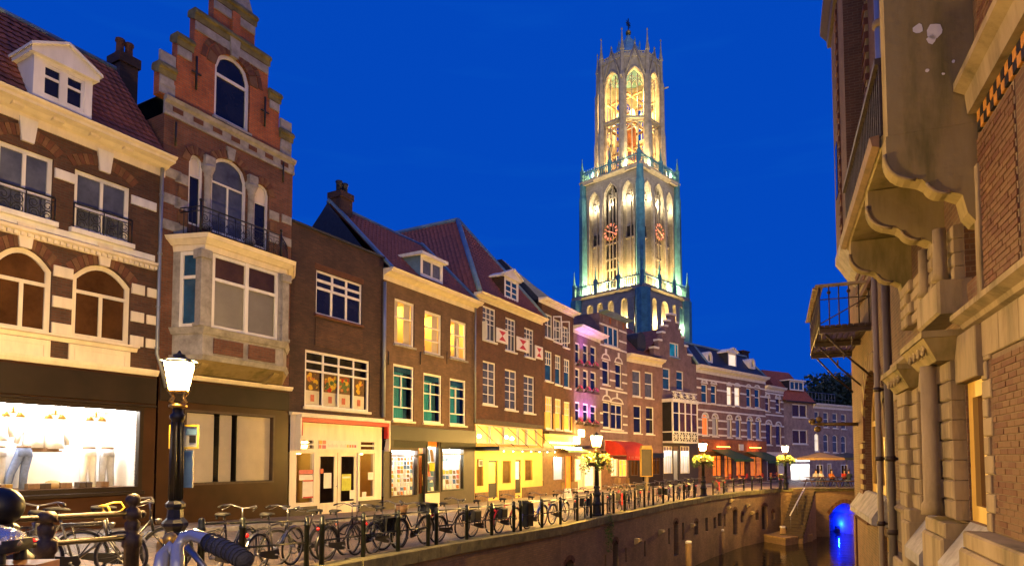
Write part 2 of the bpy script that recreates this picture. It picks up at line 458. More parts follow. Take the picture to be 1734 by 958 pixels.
def hole_wall(mb, u0, u1, z0, z1, holes, y=0.0, depth=0.14, n=10):
    hs = [h for h in holes if h[0] < u1-1e-4 and h[1] > u0+1e-4 and h[2] < z1-1e-4 and h[3] > z0+1e-4]
    us = sorted(set([u0, u1] + [min(max(v, u0), u1) for h in hs for v in h[:2]]))
    zs = sorted(set([z0, z1] + [min(max(v, z0), z1) for h in hs for v in h[2:4]]))
    for j in range(len(zs)-1):
        run = None
        for i in range(len(us)):
            solid = False
            if i < len(us)-1:
                cu, cz = (us[i]+us[i+1])/2, (zs[j]+zs[j+1])/2
                solid = not any(h[0] < cu < h[1] and h[2] < cz < h[3] for h in hs)
            if solid and run is None: run = us[i]
            if not solid and run is not None:
                mb.poly([(run, y, zs[j]), (us[i], y, zs[j]), (us[i], y, zs[j+1]), (run, y, zs[j+1])]); run = None
    for h in hs:
        o = outline(*h, n=n)
        if len(o) > 4:
            ap = o[1:-1]
            for a, b in zip(ap[:-1], ap[1:]):
                if h[3]-max(a[1], b[1]) > -1e-6:
                    mb.poly([(a[0], y, a[1]), (b[0], y, b[1]), (b[0], y, h[3]), (a[0], y, h[3])])
        N = len(o)
        for i in range(N):
            a, b = o[i], o[(i+1) % N]
            mb.poly([(a[0], y, a[1]), (a[0], y+depth, a[1]), (b[0], y+depth, b[1]), (b[0], y, b[1])])

class Bld:
    def __init__(s, name, label, cat, P0, P1, depth=9.0, group=None, under=None):
        s.O = Vector((P0[0], P0[1], 0)); d = Vector((P1[0], P1[1], 0)) - s.O
        s.L = d.length; s.ud = d.normalized(); s.inw = Vector((-s.ud.y, s.ud.x, 0)); s.D = depth
        s.rz = math.atan2(s.ud.y, s.ud.x)
        s.under = under
        s.root = under if under is not None else empty(name, s.O, s.rz, label, cat, group)
        s.holes = []
    def uz(s, px, py, off=0.0):
        d = ray(px, py); q = s.O - s.inw*off
        t = (q - CAMP).dot(s.inw) / d.dot(s.inw)
        p = CAMP + d*t
        return (p - s.O).dot(s.ud), p.z
    def u(s, px, py=776, off=0.0): return s.uz(px, py, off)[0]
    def z(s, px, py, off=0.0): return s.uz(px, py, off)[1]
    def rect(s, a, off=0.0):
        pl, pt, pr, pb = a
        pc, pm = (pl+pr)/2, (pt+pb)/2
        return s.u(pl, pm, off), s.u(pr, pm, off), s.z(pc, pb, off), s.z(pc, pt, off)
    def world(s, u, y, z): return s.O + s.ud*u + s.inw*y + Vector((0, 0, z))
    def part(s, mb, name, mats, parent=None, kind=None, label=None):
        o = mb.obj(name, mats, parent or s.root, kind, label)
        if s.under is not None and parent is None: o.location = s.O; o.rotation_euler.z = s.rz
        return o
    def box(s, name, m, a, y0, y1, parent=None, off=0.0, label=None, bevel=True):
        u0, u1, z0, z1 = s.rect(a, off)
        mb = MB()
        if bevel: mb.bbox(u0, u1, y0, y1, z0, z1, min(0.012, (z1-z0)*0.2, abs(u1-u0)*0.2))
        else: mb.box(u0, u1, y0, y1, z0, z1)
        return s.part(mb, name, m, parent, None, label)
    def mould(s, name, m, u0, u1, prof, parent=None, label=None):
        mb = MB(); mb.prismx(prof, u0, u1)
        return s.part(mb, name, m, parent, None, label)
    def win(s, a, kind='flat', rise=0.0, vs=(0.5,), hs=(0.6,), fm='white_paint', pane='glass_dark', fw=0.075, bw=0.05, sill='grey_stone',
            dep=0.13, curtain=None, rect=None, name='window', pane_name='pane', proud=0.0, label=None, n=10, hole=True, cur_frac=(0.0, 1.0)):
        u0, u1, z0, z1 = rect if rect else s.rect(a)
        h = (u0, u1, z0, z1, kind, rise)
        if hole: s.holes.append(h)
        y = dep - 0.06 - proud
        mb = MB()
        add_ring(mb, h, fw, y, y+0.07, n)
        i = inset(h, fw*0.95); iw, ih = i[1]-i[0], i[3]-i[2]
        for v in vs:
            if not isinstance(v, tuple): v = (v, 0.0, 1.0)
            zt = i[2] + ih*v[2]
            if kind != 'flat' and v[2] > 0.99: zt -= rise*0.35*abs(v[0]-0.5)*2
            x = i[0]+iw*v[0]; mb.box(x-bw/2, x+bw/2, y+0.008, y+0.062, i[2]+ih*v[1], zt)
        for hh in hs:
            if not isinstance(hh, tuple): hh = (hh, 0.0, 1.0)
            zc = i[2]+ih*hh[0]; mb.box(i[0]+iw*hh[1], i[0]+iw*hh[2], y+0.004, y+0.064, zc-bw/2, zc+bw/2)
        w = s.part(mb, name, M[fm], None, None, label)
        if pane:
            pm = MB(); pm.poly([(u, y+0.045, z) for u, z in reversed(outline(*inset(h, fw*0.8), n=n))])
            s.part(pm, pane_name, M[pane], w)
        if curtain:
            cm = MB(); k = 14
            c0, c1 = i[0]+iw*cur_frac[0], i[0]+iw*cur_frac[1]
            pts = []
            for q in range(k+1):
                x = c0 + (c1-c0)*q/k; yy = y + 0.10 + 0.025*math.sin(q*2.4)
                pts += [(x, yy, i[2]), (x, yy, i[3]-rise*0.5)]
            cm.add(pts, [(2*q, 2*q+2, 2*q+3, 2*q+1) for q in range(k)], True)
            s.part(cm, 'curtain', M[curtain], w)
        if sill:
            sm = MB(); sm.bbox(u0-0.06, u1+0.06, -0.09, dep-0.01, z0-0.09, z0-0.003)
            s.part(sm, 'sill', M[sill], w)
        return h, w
    def wall(s, m, z0, z1, u0=None, u1=None, body=True, name='wall', depth=0.14, y=0.0, extra=None, body_z0=None):
        u0 = 0.0 if u0 is None else u0; u1 = s.L if u1 is None else u1
        mb = MB(); hole_wall(mb, u0, u1, z0, z1, s.holes, y, depth)
        if body:
            D = s.D; e = 0.004; b0 = z0 if body_z0 is None else body_z0
            mb.poly([(u0+e, D, b0), (u0+e, y, b0), (u0+e, y, z1), (u0+e, D, z1)])
            mb.poly([(u1-e, y, b0), (u1-e, D, b0), (u1-e, D, z1), (u1-e, y, z1)])
            mb.poly([(u1, D, b0), (u0, D, b0), (u0, D, z1), (u1, D, z1)])
        if extra: extra(mb)
        return s.part(mb, name, M[m])
    def recess(s, rect, depth, m='plaster', y=0.10, light=None, strip=(0.15, 0.85), name='display_box', floor_m=None, parent=None, ly=0.35, lw=0.10):
        """a lit shop-window box behind an opening; the light is a tube lamp under its ceiling"""
        u0, u1, z0, z1 = rect; y1 = y+depth
        mb = MB()
        mb.poly([(u0, y1, z0), (u1, y1, z0), (u1, y1, z1), (u0, y1, z1)])
        mb.poly([(u0, y, z0), (u0, y1, z0), (u0, y1, z1), (u0, y, z1)])
        mb.poly([(u1, y1, z0), (u1, y, z0), (u1, y, z1), (u1, y1, z1)])
        mb.poly([(u0, y, z1), (u0, y1, z1), (u1, y1, z1), (u1, y, z1)])
        mb.m = 1
        mb.poly([(u0, y1, z0), (u0, y, z0), (u1, y, z0), (u1, y1, z0)])
        b = s.part(mb, name, [M[m], M[floor_m or m]], parent)
        if light:
            lm = MB(); w = u1-u0
            lm.box(u0+w*strip[0], u0+w*strip[1], y+depth*ly-lw/2, y+depth*ly+lw/2, z1-0.07, z1-0.01)
            s.part(lm, 'ceiling_light', M[light], b)
        return b
    def pane(s, rect, m='glass_clear', y=0.06, name='shop_pane', parent=None):
        u0, u1, z0, z1 = rect
        mb = MB(); mb.poly([(u0, y, z0), (u1, y, z0), (u1, y, z1), (u0, y, z1)])
        return s.part(mb, name, M[m], parent)
    def frame_bars(s, name, m, rect, fw, vs=(), hs=(), y0=-0.02, y1=0.08, bw=None, parent=None):
        mb = MB(); h = (*rect, 'flat', 0.0); bw = bw or fw*0.7
        add_ring(mb, h, fw, y0, y1)
        u0, u1, z0, z1 = rect; iw, ih = u1-u0-2*fw, z1-z0-2*fw
        for v in vs:
            if not isinstance(v, tuple): v = (v, 0, 1)
            x = u0+fw+iw*v[0]; mb.box(x-bw/2, x+bw/2, y0+0.01, y1-0.01, z0+fw+ih*v[1], z0+fw+ih*v[2])
        for v in hs:
            if not isinstance(v, tuple): v = (v, 0, 1)
            x = z0+fw+ih*v[0]; mb.box(u0+fw+iw*v[1], u0+fw+iw*v[2], y0+0.014, y1-0.014, x-bw/2, x+bw/2)
        return s.part(mb, name, M[m], parent)

def cornice_prof(zb, zt, out, bulge=True):
    """classical cornice: frieze, bed mould, corona, gutter lip (y negative = out of the wall)"""
    h = zt-zb
    return [(0.02, zb), (-0.04, zb), (-0.05, zb+h*0.42), (-out*0.30, zb+h*0.47), (-out*0.45, zb+h*0.60), (-out*0.82, zb+h*0.66),
            (-out*0.84, zb+h*0.80), (-out*0.95, zb+h*0.86), (-out, zb+h*0.97), (-out+0.02, zt), (0.02, zt)]
def scroll(c, r, turns, n=18, flip=1, start=0.0):
    return [(c[0]+flip*r*(1-0.75*i/n)*math.cos(start+turns*2*math.pi*i/n), c[1], c[2]+r*(1-0.75*i/n)*math.sin(start+turns*2*math.pi*i/n)) for i in range(n+1)]
def iron_panel(mb, u0, u1, z0, z1, y, cells=3, r=0.011):
    mb.tube([(u0, y, z1), (u1, y, z1)], r*1.9, 6); mb.tube([(u0, y, z0), (u1, y, z0)], r*1.4, 5)
    h = z1-z0; zm = z1-h*0.16; mb.tube([(u0, y, zm), (u1, y, zm)], r, 5)
    w = (u1-u0)/cells
    for i in range(cells+1): mb.tube([(u0+w*i, y, z0), (u0+w*i, y, z1)], r*1.3, 5)
    for i in range(cells):
        c = u0+w*(i+0.5); q = min(w*0.23, h*0.20)
        mb.tube(scroll((c-w*0.24, y, z0+h*0.26), q, 1.6), r*0.9, 4); mb.tube(scroll((c+w*0.24, y, z0+h*0.26), q, 1.6, flip=-1), r*0.9, 4)
        mb.tube(scroll((c-w*0.24, y, z0+h*0.62), q, -1.6), r*0.9, 4); mb.tube(scroll((c+w*0.24, y, z0+h*0.62), q, -1.6, flip=-1), r*0.9, 4)
        mb.tube([(c, y, z0), (c, y, zm)], r*0.8, 4)
        for kx in (-0.40, 0.40): mb.tube([(c+w*kx, y, z0), (c+w*kx*0.9, y, zm)], r*0.6, 4)
def voussoirs(B, h, wdt, m, y0=-0.015, y1=0.05, n=11, kind=None, name='brick', ext=0.0, alt=None, parent=None):
    """arch of separate wedge bricks over an opening"""
    u0, u1, z0, z1, kd, rise = h
    kd = kind or kd
    pts = arch_pts(u0, u1, z1-rise, rise, kd, n) if kd != 'flat' else [(u0+(u1-u0)*i/n, z1) for i in range(n+1)]
    c = ((u0+u1)/2, z1-rise-(u1-u0)*0.6 if kd in ('seg', 'flat') else z1-rise)
    for i, (a, b) in enumerate(zip(pts[:-1], pts[1:])):
        def outp(p):
            d = Vector((p[0]-c[0], p[1]-c[1])); d.normalize(); return (p[0]+d.x*wdt, p[1]+d.y*wdt)
        a2, b2 = outp(a), outp(b)
        t = 0.05
        L = lambda p, q: (p[0]+(q[0]-p[0])*t, p[1]+(q[1]-p[1])*t)
        mb = MB(); mb.prism([L(a, b), L(a2, b2), L(b2, a2), L(b, a)], y0 - (0.006 if i % 2 else 0), y1)
        B.part(mb, name, M[alt if (alt and i % 2) else m], parent)
def tiles(mb, A, Bp, C, Dp, tw=0.26, th=0.30, lift=0.045):
    """pantiles on the roof quad A(bottom left) B(bottom right) C(top right) D(top left)"""
    A, Bp, C, Dp = map(Vector, (A, Bp, C, Dp))
    nrm = (Bp-A).cross(Dp-A)
    if nrm.length < 1e-6: nrm = (Bp-A).cross(C-A)
    nrm.normalize()
    rows = max(2, int(((Dp-A).length+(C-Bp).length)/2/th))
    for j in range(rows):
        t0, t1 = j/rows, min(1, (j+1.12)/rows)
        l0, r0, l1, r1 = A.lerp(Dp, t0), Bp.lerp(C, t0), A.lerp(Dp, t1), Bp.lerp(C, t1)
        wid = (r0-l0).length; n = max(1, int(wid/tw))
        pts = []; fs = []
        for i in range(n):
            a, b = i/n, (i+1)/n
            for f in (a, a+(b-a)*0.35, a+(b-a)*0.7, b):
                hgt = lift*(1.0 if abs(f-(a+(b-a)*0.35)) < 1e-9 else 0.1)
                pts.append(l0.lerp(r0, f)+nrm*(hgt+0.03)); pts.append(l1.lerp(r1, f)+nrm*(hgt*0.9))
            o = i*8
            for q in range(3): fs.append((o+2*q, o+2*q+2, o+2*q+3, o+2*q+1))
        mb.add(pts, fs, False)
# ------------------------------------------------------------------ plan of the street
def fpt(px):
    t = (px-CX)/FPX; Y = 19.93/(0.56-t); return (t*Y, Y)
GA = 0.45
# ================================================================== A: white-banded brick house with the lit clothes window
A = Bld('corner_shop_house', 'brown brick house with white bands, red mansard roof and a bright clothes shop window', 'house', fpt(-130), fpt(262), 9.0)
uR = A.L
zc0, zc1 = A.z(135, 245), A.z(135, 194, 0.62)       # frieze bottom, cornice top
zg_top = A.z(135, 621)
rows2 = [(-8, 251, 90, 366), (125, 301, 220, 400)]
rows1 = [(-14, 418, 88, 560), (122, 449, 221, 578)]
for a in rows2:
    a = (a[0], a[1], a[2], a[3])
    h, w = A.win(a, vs=((0.5, 0, 1),), hs=((0.38, 0, 1),), fm='white_paint', pane='glass_grey', fw=0.10, bw=0.075, sill=None)
    mb = MB(); iron_panel(mb, h[0]-0.03, h[1]+0.03, h[2]-0.04, h[2]+0.62, -0.08, 2, 0.012)
    A.part(mb, 'window_railing', M['iron_black'])
    voussoirs(A, (h[0]-0.05, h[1]+0.05, h[2], h[3]+0.28, 'seg', 0.25), 0.26, 'brick_face_dark', n=15, alt='brick_face')
    mb = MB(); c = (h[0]+h[1])/2; mb.prism([(c-0.13, h[3]+0.16), (c-0.20, h[3]+0.72), (c+0.20, h[3]+0.72), (c+0.13, h[3]+0.16)], -0.07, 0.03)
    A.part(mb, 'keystone', M['white_paint'])
for a in rows1:
    h, w = A.win(a, kind='seg', rise=0.42, vs=((0.5, 0, 0.62),), hs=(0.62,), fm='cream_paint', pane='glass_brown', fw=0.12, bw=0.085, sill=None)
    voussoirs(A, (h[0]-0.02, h[1]+0.02, h[2], h[3]+0.02, 'seg', 0.42), 0.27, 'brick_face_dark', n=15, alt='brick_face')
    mb = MB(); c = (h[0]+h[1])/2; mb.prism([(c-0.12, h[3]-0.01), (c-0.19, h[3]+0.55), (c+0.19, h[3]+0.55), (c+0.12, h[3]-0.01)], -0.07, 0.03)
    A.part(mb, 'keystone', M['cream_paint'])
A.wall('brick_brown', zg_top-0.3, zc1-0.05, body_z0=-0.5)
# bands and quoins
w2 = A.rect(rows2[1]); w2l = A.rect(rows2[0]); w1 = A.rect(rows1[1]); w1l = A.rect(rows1[0])
def aband(z0, z1, u0, u1, m='white_paint', out=0.05, name='band'):
    mb = MB(); mb.bbox(u0, u1, -out, 0.05, z0, z1); return A.part(mb, name, M[m])
for (z0, z1) in ((w2[3]-0.42, w2[3]-0.18),):
    aband(z0, z1, w2l[1]+0.02, w2[0]-0.02); aband(z0, z1, w2[1]+0.02, uR-0.16)
zs2 = w2[2]
aband(zs2-0.13, zs2-0.005, w2l[0]-0.1, w2l[1]+0.1, out=0.14, name='sill_ledge'); aband(zs2-0.13, zs2-0.005, w2[0]-0.1, w2[1]+0.1, out=0.14, name='sill_ledge')
aband(zs2-0.30, zs2-0.13, 0, uR-0.16, out=0.04)
zl = A.z(130, 416)
A.mould('string_course', M['cream_paint'], 0, uR-0.14, [(0.02, zl-0.13), (-0.05, zl-0.13), (-0.07, zl-0.04), (-0.15, zl), (-0.16, zl+0.07), (0.02, zl+0.09)])
mb = MB()
for i in range(int(uR/0.14)): mb.box(i*0.14+0.03, i*0.14+0.10, -0.12, 0.0, zl-0.12, zl-0.035)
A.part(mb, 'dentils', M['cream_paint'], kind='stuff')
for k, fr in enumerate((0.72, 0.34, 0.0)):
    z0 = w1[2]+(w1[3]-w1[2])*fr - (0.0 if k < 2 else -0.02)
    aband(z0, z0+0.27, w1l[1]+0.01, w1[0]-0.01, 'cream_paint', name='stone_block')
    aband(z0, z0+0.27, w1[1]+0.01, w1[1]+0.36, 'cream_paint', name='stone_block')
    aband(z0, z0+0.25, uR-0.34, uR-0.01, 'cream_paint', name='stone_block')
zb = w1[2]
A.mould('sill_ledge', M['cream_paint'], 0, w1[1]+0.18, [(0.02, zb-0.16), (-0.06, zb-0.16), (-0.10, zb-0.07), (-0.20, zb-0.05), (-0.20, zb-0.005), (0.02, zb-0.005)])
for (ua, ub) in ((w1l[0]-0.1, w1l[1]+0.0), (w1[0]-0.05, w1[1]+0.02)):
    z0, z1 = zb-0.72, zb-0.17
    mb = MB(); mb.bbox(ua, ub, -0.045, 0.03, z0, z1); p = A.part(mb, 'apron_panel', M['cream_paint'])
    mb = MB(); add_ring(mb, (ua+0.12, ub-0.12, z0+0.1, z1-0.1, 'flat', 0), 0.035, -0.062, -0.04); A.part(mb, 'panel_moulding', M['cream_paint'], p)
A.mould('shop_cornice', M['cream_paint'], 0, uR-0.02, [(0.02, zg_top-0.03), (-0.10, zg_top-0.03), (-0.16, zg_top+0.06), (-0.18, zg_top+0.13), (0.02, zg_top+0.16)])
# main cornice
A.mould('cornice', M['cream_paint'], -0.1, uR+0.06, cornice_prof(zc0, zc1, 0.62))
mb = MB()
for i in range(int(uR/0.85)): mb.bbox(i*0.85+0.35, i*0.85+0.60, -0.34, 0.0, zc0+(zc1-zc0)*0.46, zc0+(zc1-zc0)*0.66)
A.part(mb, 'cornice_brackets', M['cream_paint'], kind='stuff')
# mansard roof
zr0 = zc1-0.02
yr, zr = 1.5, None
ur1 = uR-0.55
# ridge height from the photo, at its own setback
uu, zr = A.uz(204, 123, -yr)
zr = max(zr, zr0+2.2)
mb = MB()
mb.poly([(-0.1, -0.35, zr0), (ur1+0.5, -0.35, zr0), (ur1, yr, zr), (-0.1, yr, zr)])
mb.poly([(ur1+0.5, -0.35, zr0), (ur1+0.5, A.D, zr0), (ur1, A.D, zr), (ur1, yr, zr)])
mb.poly([(-0.1, yr, zr), (ur1, yr, zr), (ur1, A.D, zr+0.3), (-0.1, A.D, zr+0.3)])
roofA = A.part(mb, 'roof', M['roof_dark_red'])
mb = MB(); tiles(mb, (-0.1, -0.33, zr0+0.02), (ur1+0.48, -0.33, zr0+0.02), (ur1, yr, zr), (-0.1, yr, zr), 0.21, 0.20, 0.022)
A.part(mb, 'roof_tiles', M['roof_dark_red'], roofA, kind='stuff')
mb = MB(); mb.tube([(-0.1, yr, zr+0.03), (ur1, yr, zr+0.03)], 0.07, 6); A.part(mb, 'ridge_capping', M['lead_blue'], roofA)
# dormer
du0, du1, dz0, dz1 = A.rect((56, 108, 157, 180), 0.50)
dz0 = A.z(107, 182, 0.50); dz1 = A.z(107, 114, 0.50)
dorm = MB()
hh = [(du0+0.18, du1-0.18, dz0+0.10, dz1-0.10, 'flat', 0)]
hole_wall(dorm, du0, du1, dz0, dz1, hh, -0.50, 0.06)
for uu_ in (du0, du1): dorm.poly([(uu_, -0.50, dz0), (uu_, yr+0.4, dz0), (uu_, yr+0.4, dz1), (uu_, -0.50, dz1)])
dorm.prism([(du0-0.10, dz1), (du1+0.10, dz1), (du1+0.10, dz1+0.12), ((du0+du1)/2, dz1+0.52), (du0-0.10, dz1+0.12)], -0.62, yr+0.5)
dorm.prism([(du0-0.14, dz1+0.10), ((du0+du1)/2, dz1+0.52), (du1+0.14, dz1+0.10), (du1+0.14, dz1+0.17), ((du0+du1)/2, dz1+0.58), (du0-0.14, dz1+0.17)], -0.70, yr+0.5)
dormA = A.part(dorm, 'dormer', M['white_paint'])
mb = MB(); add_ring(mb, hh[0], 0.07, -0.475, -0.43)
mb.box((du0+du1)/2-0.09, (du0+du1)/2+0.09, -0.485, -0.43, hh[0][2], hh[0][3])
zz = hh[0][2]+(hh[0][3]-hh[0][2])*0.62; mb.box(hh[0][0], hh[0][1], -0.47, -0.435, zz-0.03, zz+0.03)
A.part(mb, 'dormer_sash', M['white_paint'], dormA)
mb = MB(); mb.poly([(hh[0][0], -0.445, hh[0][2]), (hh[0][1], -0.445, hh[0][2]), (hh[0][1], -0.445, hh[0][3]), (hh[0][0], -0.445, hh[0][3])])
A.part(mb, 'pane', M['glass_dark'], dormA)
# chimney behind the ridge
cu, cz = A.uz(212, 140, -3.0); _, czt = A.uz(212, 100, -3.0)
mb = MB(); mb.box(cu-0.28, cu+0.28, 2.8, 3.4, zr-1.5, czt); mb.box(cu-0.34, cu+0.34, 2.74, 3.46, czt-0.25, czt+0.05)
ch = A.part(mb, 'chimney', M['brick_dark'])
for k in (-0.14, 0.14):
    mb = MB(); mb.lathe([(0.13, 0), (0.16, 0.05), (0.12, 0.12), (0.11, 0.42), (0.15, 0.48), (0.14, 0.55)], 8, (cu+k, 3.1, czt+0.05)); A.part(mb, 'chimney_pot', M['brick_face_dark'], ch)
# drain pipe along the party wall
mb = MB(); up = uR-0.07
mb.tube([(up, -0.10, A.z(268, 262)), (up, -0.10, A.z(264, 600)), (up+0.1, -0.10, A.z(264, 600)-0.25), (up+0.28, -0.12, A.z(266, 640)-0.25)], 0.05, 8)
for py in (330, 430, 520, 590): mb.lathe([(0.065, -0.03), (0.065, 0.03)], 8, (up, -0.10, A.z(266, py)))
A.part(mb, 'drain_pipe', M['zinc'])
# shop front
so = 0.06
us0, us1, z0, z1 = A.rect((-70, 680, 232, 826)); z1 = A.z(120, 685); z0 = A.z(120, 826.5)
zgA = GA-0.25
A.holes = [(us0, us1, z0, z1, 'flat', 0)]
mb = MB(); hole_wall(mb, 0, uR-0.03, zgA, zg_top-0.04, A.holes, -so, 0.16)
sf = A.part(mb, 'shop_front', M['brown_panel'])
mb = MB(); mb.bbox(0, uR-0.05, -so-0.05, -so+0.02, z1+0.16, zg_top-0.10); A.part(mb, 'fascia_board', M['dark_fascia'], sf)
mb = MB(); mb.bbox(0, uR-0.05, -so-0.09, -so+0.02, z1+0.06, z1+0.13); A.part(mb, 'awning_box', M['dark_fascia'], sf)
wr = (us0, us1, z0, z1)
fr = A.frame_bars('shop_window_frame', 'dark_fascia', (us0-0.10, us1+0.10, z0-0.12, z1+0.05), 0.11, y0=-so-0.05, y1=0.02, parent=sf)
mb = MB(); mb.bbox(us0-0.14, us1+0.16, -so-0.10, 0, z0-0.22, z0-0.12); A.part(mb, 'shop_sill', M['dark_fascia'], sf)
mb = MB()
for q in (0.33, 0.66): mb.bbox(0, uR-0.05, -so-0.012, -so+0.01, zgA+(z0-0.25-zgA)*q-0.012, zgA+(z0-0.25-zgA)*q+0.012)
A.part(mb, 'panel_joints', M['dark_fascia'], sf)
A.pane(wr, y=-0.02, parent=sf)
box = A.recess(wr, 1.5, 'plaster', 0.06, 'tube_strong', (0.04, 0.96), floor_m='wood', ly=0.25, lw=0.22)
def on(B, u, y, z=0): return B.world(u, y, z)
# things in the window
def spot_pair(u, lab):
    p = on(A, u, 0.35, z1-0.1)
    t = empty('spot_lamp', p, A.rz, lab, 'spot lamp', 'spot lamps in the clothes window')
    mb = MB(); mb.tube([(0, 0, 0.09), (0, 0, -0.16)], 0.025, 6); mb.tube([(-0.14, 0, -0.13), (0.14, 0, -0.13)], 0.02, 6); mb.obj('stem', M['gold_paint'], t)
    for sx in (-1, 1):
        mb = MB(); mb.lathe([(0.03, 0.05), (0.05, 0.02), (0.10, -0.09), (0.09, -0.09), (0.0, -0.03)], 10, (sx*0.15, 0, -0.16)); mb.obj('lamp_shade', M['gold_paint'], t)
for px, lab in ((35, 'brass twin spot lamp under the shop ceiling, nearest the large ball post'), (107, 'brass twin spot lamp in the middle of the bright clothes window'), (176, 'brass twin spot lamp under the shop ceiling, nearest the street lamp')):
    spot_pair(A.u(px, 700), lab)
def trousers(u, y, m, lab, lean=0.0, sc=1.0, spread=0.12):
    t = empty('trousers', on(A, u, y, z0+0.004), A.rz, lab, 'trousers', 'trousers on display legs')
    mb = MB()
    for sx in (-1, 1):
        mb.tube([(sx*spread+lean*0.0, 0, 0), (sx*spread*0.85+lean*0.35, 0.02, 0.40*sc), (sx*0.085+lean, 0, 0.80*sc), (sx*0.05+lean, 0, 0.92*sc)], [0.075, 0.085, 0.105, 0.12], 10)
    mb.lathe([(0.17, 0.78*sc), (0.165, 0.9*sc), (0.14, 1.0*sc)], 12, (lean, 0, 0)); mb.obj('legs', M[m], t)
    mb = MB(); mb.lathe([(0.143, 0.985*sc), (0.148, 1.0*sc), (0.146, 1.035*sc), (0.13, 1.04*sc)], 12, (lean, 0, 0)); mb.obj('waistband', M['wood'], t)
trousers(A.u(18, 800), 0.65, 'grey_cloth', 'pale grey trousers on display legs, beside the blue jeans')
trousers(A.u(40, 800), 0.40, 'denim', 'blue denim jeans with crossed display legs in the bright shop window', lean=0.16, spread=0.16)
trousers(A.u(170, 790), 0.55, 'white_cloth', 'white trousers on display legs, left of the grey pair by the window edge')
trousers(A.u(203, 790), 0.60, 'grey_cloth', 'grey trousers on display legs beside the right edge of the clothes window')
def shirt(u, z, m, lab):
    t = empty('shirt', on(A, u, 0.8, z), A.rz, lab, 'shirt', 'shirts hung in the clothes window')
    mb = MB(); mb.lathe([(0.24, 0), (0.21, 0.2), (0.22, 0.45), (0.20, 0.56), (0.07, 0.62), (0.06, 0.66)], 12)
    mb.obj('body', M[m], t)
    for sx in (-1, 1):
        mb = MB(); mb.tube([(sx*0.17, 0, 0.55), (sx*0.31, 0, 0.36), (sx*0.34, 0.02, 0.10)], [0.08, 0.075, 0.06], 8); mb.obj('sleeve', M[m], t)
shirt(A.u(84, 760), z0+1.0, 'white_cloth', 'white shirt hung in the clothes window, left one of the middle pair')
shirt(A.u(118, 760), z0+0.98, 'white_cloth', 'white shirt hung in the clothes window, right one of the middle pair')
shirt(A.u(20, 740), z0+1.15, 'white_cloth', 'white shirt hung above the grey trousers and blue jeans')
mb = MB(); a0, a1 = A.u(69, 775), A.u(128, 775); mb.box(a0, a1, 0.62, 1.0, z0+0.90, z0+0.94)
for k in range(7): mb.box(a0+0.05+k*(a1-a0-0.2)/6, a0+0.14+k*(a1-a0-0.2)/6, 0.66, 0.9, z0+0.94, z0+1.0)
o = A.part(mb, 'display_shelf', M['wood'], None); 
labs = ['brown shoe box low in the shop window below the %s']
for k, (px, w, m) in enumerate(((8, 0.18, 'wood'), (22, 0.14, 'gold_paint'), (64, 0.26, 'wood'), (84, 0.24, 'wood_dark'), (119, 0.26, 'wood'), (146, 0.16, 'wood_dark'), (158, 0.14, 'wood_dark'), (184, 0.2, 'wood'))):
    mb = MB(); u_ = A.u(px, 818); mb.bbox(-w/2, w/2, -0.12, 0.12, 0, 0.14, 0.01)
    o = mb.obj('shoe_box', M[m]); o.location = on(A, u_, 0.28, z0+0.003); o.rotation_euler.z = A.rz
    tag(o, ['brown box at the foot of the grey trousers', 'gilt box between the grey trousers and the blue jeans', 'brown box just right of the blue jeans', 'dark box left of the tan bag on the window floor',
            'wide brown box right of the tan bag on the window floor', 'dark box left of the white trousers', 'dark box touching the white trousers', 'brown box between white and grey trousers'][k], 'box', 'boxes along the shop window floor')
mb = MB(); mb.lathe([(0.17, 0), (0.2, 0.07), (0.15, 0.16), (0.05, 0.2)], 12); o = mb.obj('hand_bag', M['tan_cloth']); o.location = on(A, A.u(104, 812), 0.4, z0+0.003); tag(o, 'rounded tan bag on the floor of the clothes window', 'bag')

# ================================================================== B: stepped-gable house with the bay window
PB0, PB1 = fpt(262.5), fpt(487.5)
B = Bld('stepped_gable_house', 'tall orange brick house with a stepped gable and a white bay window', 'house', PB0, PB1, 10.0)
L = B.L
zband0, zband1 = B.z(384, 243), B.z(384, 216)
ztop = zband1
# three-light window under the band
cols = []
sp_ = B.rect((357, 262, 418, 392)); l_ = B.rect((319, 258, 344, 382)); r_ = B.rect((430, 306, 455, 419))
zw0 = B.z(388, 402); 
zsp = B.z(388, 300)
hC, wC = B.win(None, 'round', (sp_[1]-sp_[0])*0.42, vs=((0.5, 0, 0.66),), hs=(0.66,), rect=(sp_[0], sp_[1], zw0, B.z(388, 270)), pane='glass_grey', fw=0.09, sill=None, curtain=None)
hL, wL = B.win(None, 'round', 0.28, vs=(), hs=(0.72,), rect=(l_[0], l_[1], zw0, B.z(331, 262)), pane='glass_dark', fw=0.08, sill=None)
hR, wR = B.win(None, 'round', 0.28, vs=(), hs=(0.72,), rect=(r_[0], r_[1], zw0, B.z(442, 312)), pane='glass_dark', fw=0.08, sill=None)
for h in (hL, hR):
    mb = MB(); i = inset(h, 0.09); zq = i[2]+(i[3]-i[2])*0.74
    mb.poly([(u, 0.100, z) for u, z in reversed(outline(i[0], i[1], zq, i[3], 'round', i[5]))]); B.part(mb, 'blind', M['cream_paint'])
for h, n in ((hC, 17), (hL, 9), (hR, 9)): voussoirs(B, h, 0.24, 'brick_face', n=n, alt='brick_face_dark', y0=-0.03)
# bay hole is hidden behind the bay
zbay0, zbay1 = B.z(416, 575), B.z(400, 430)
B.wall('brick_gable_dark', B.z(384, 640), zband0+0.02, body_z0=-0.5)
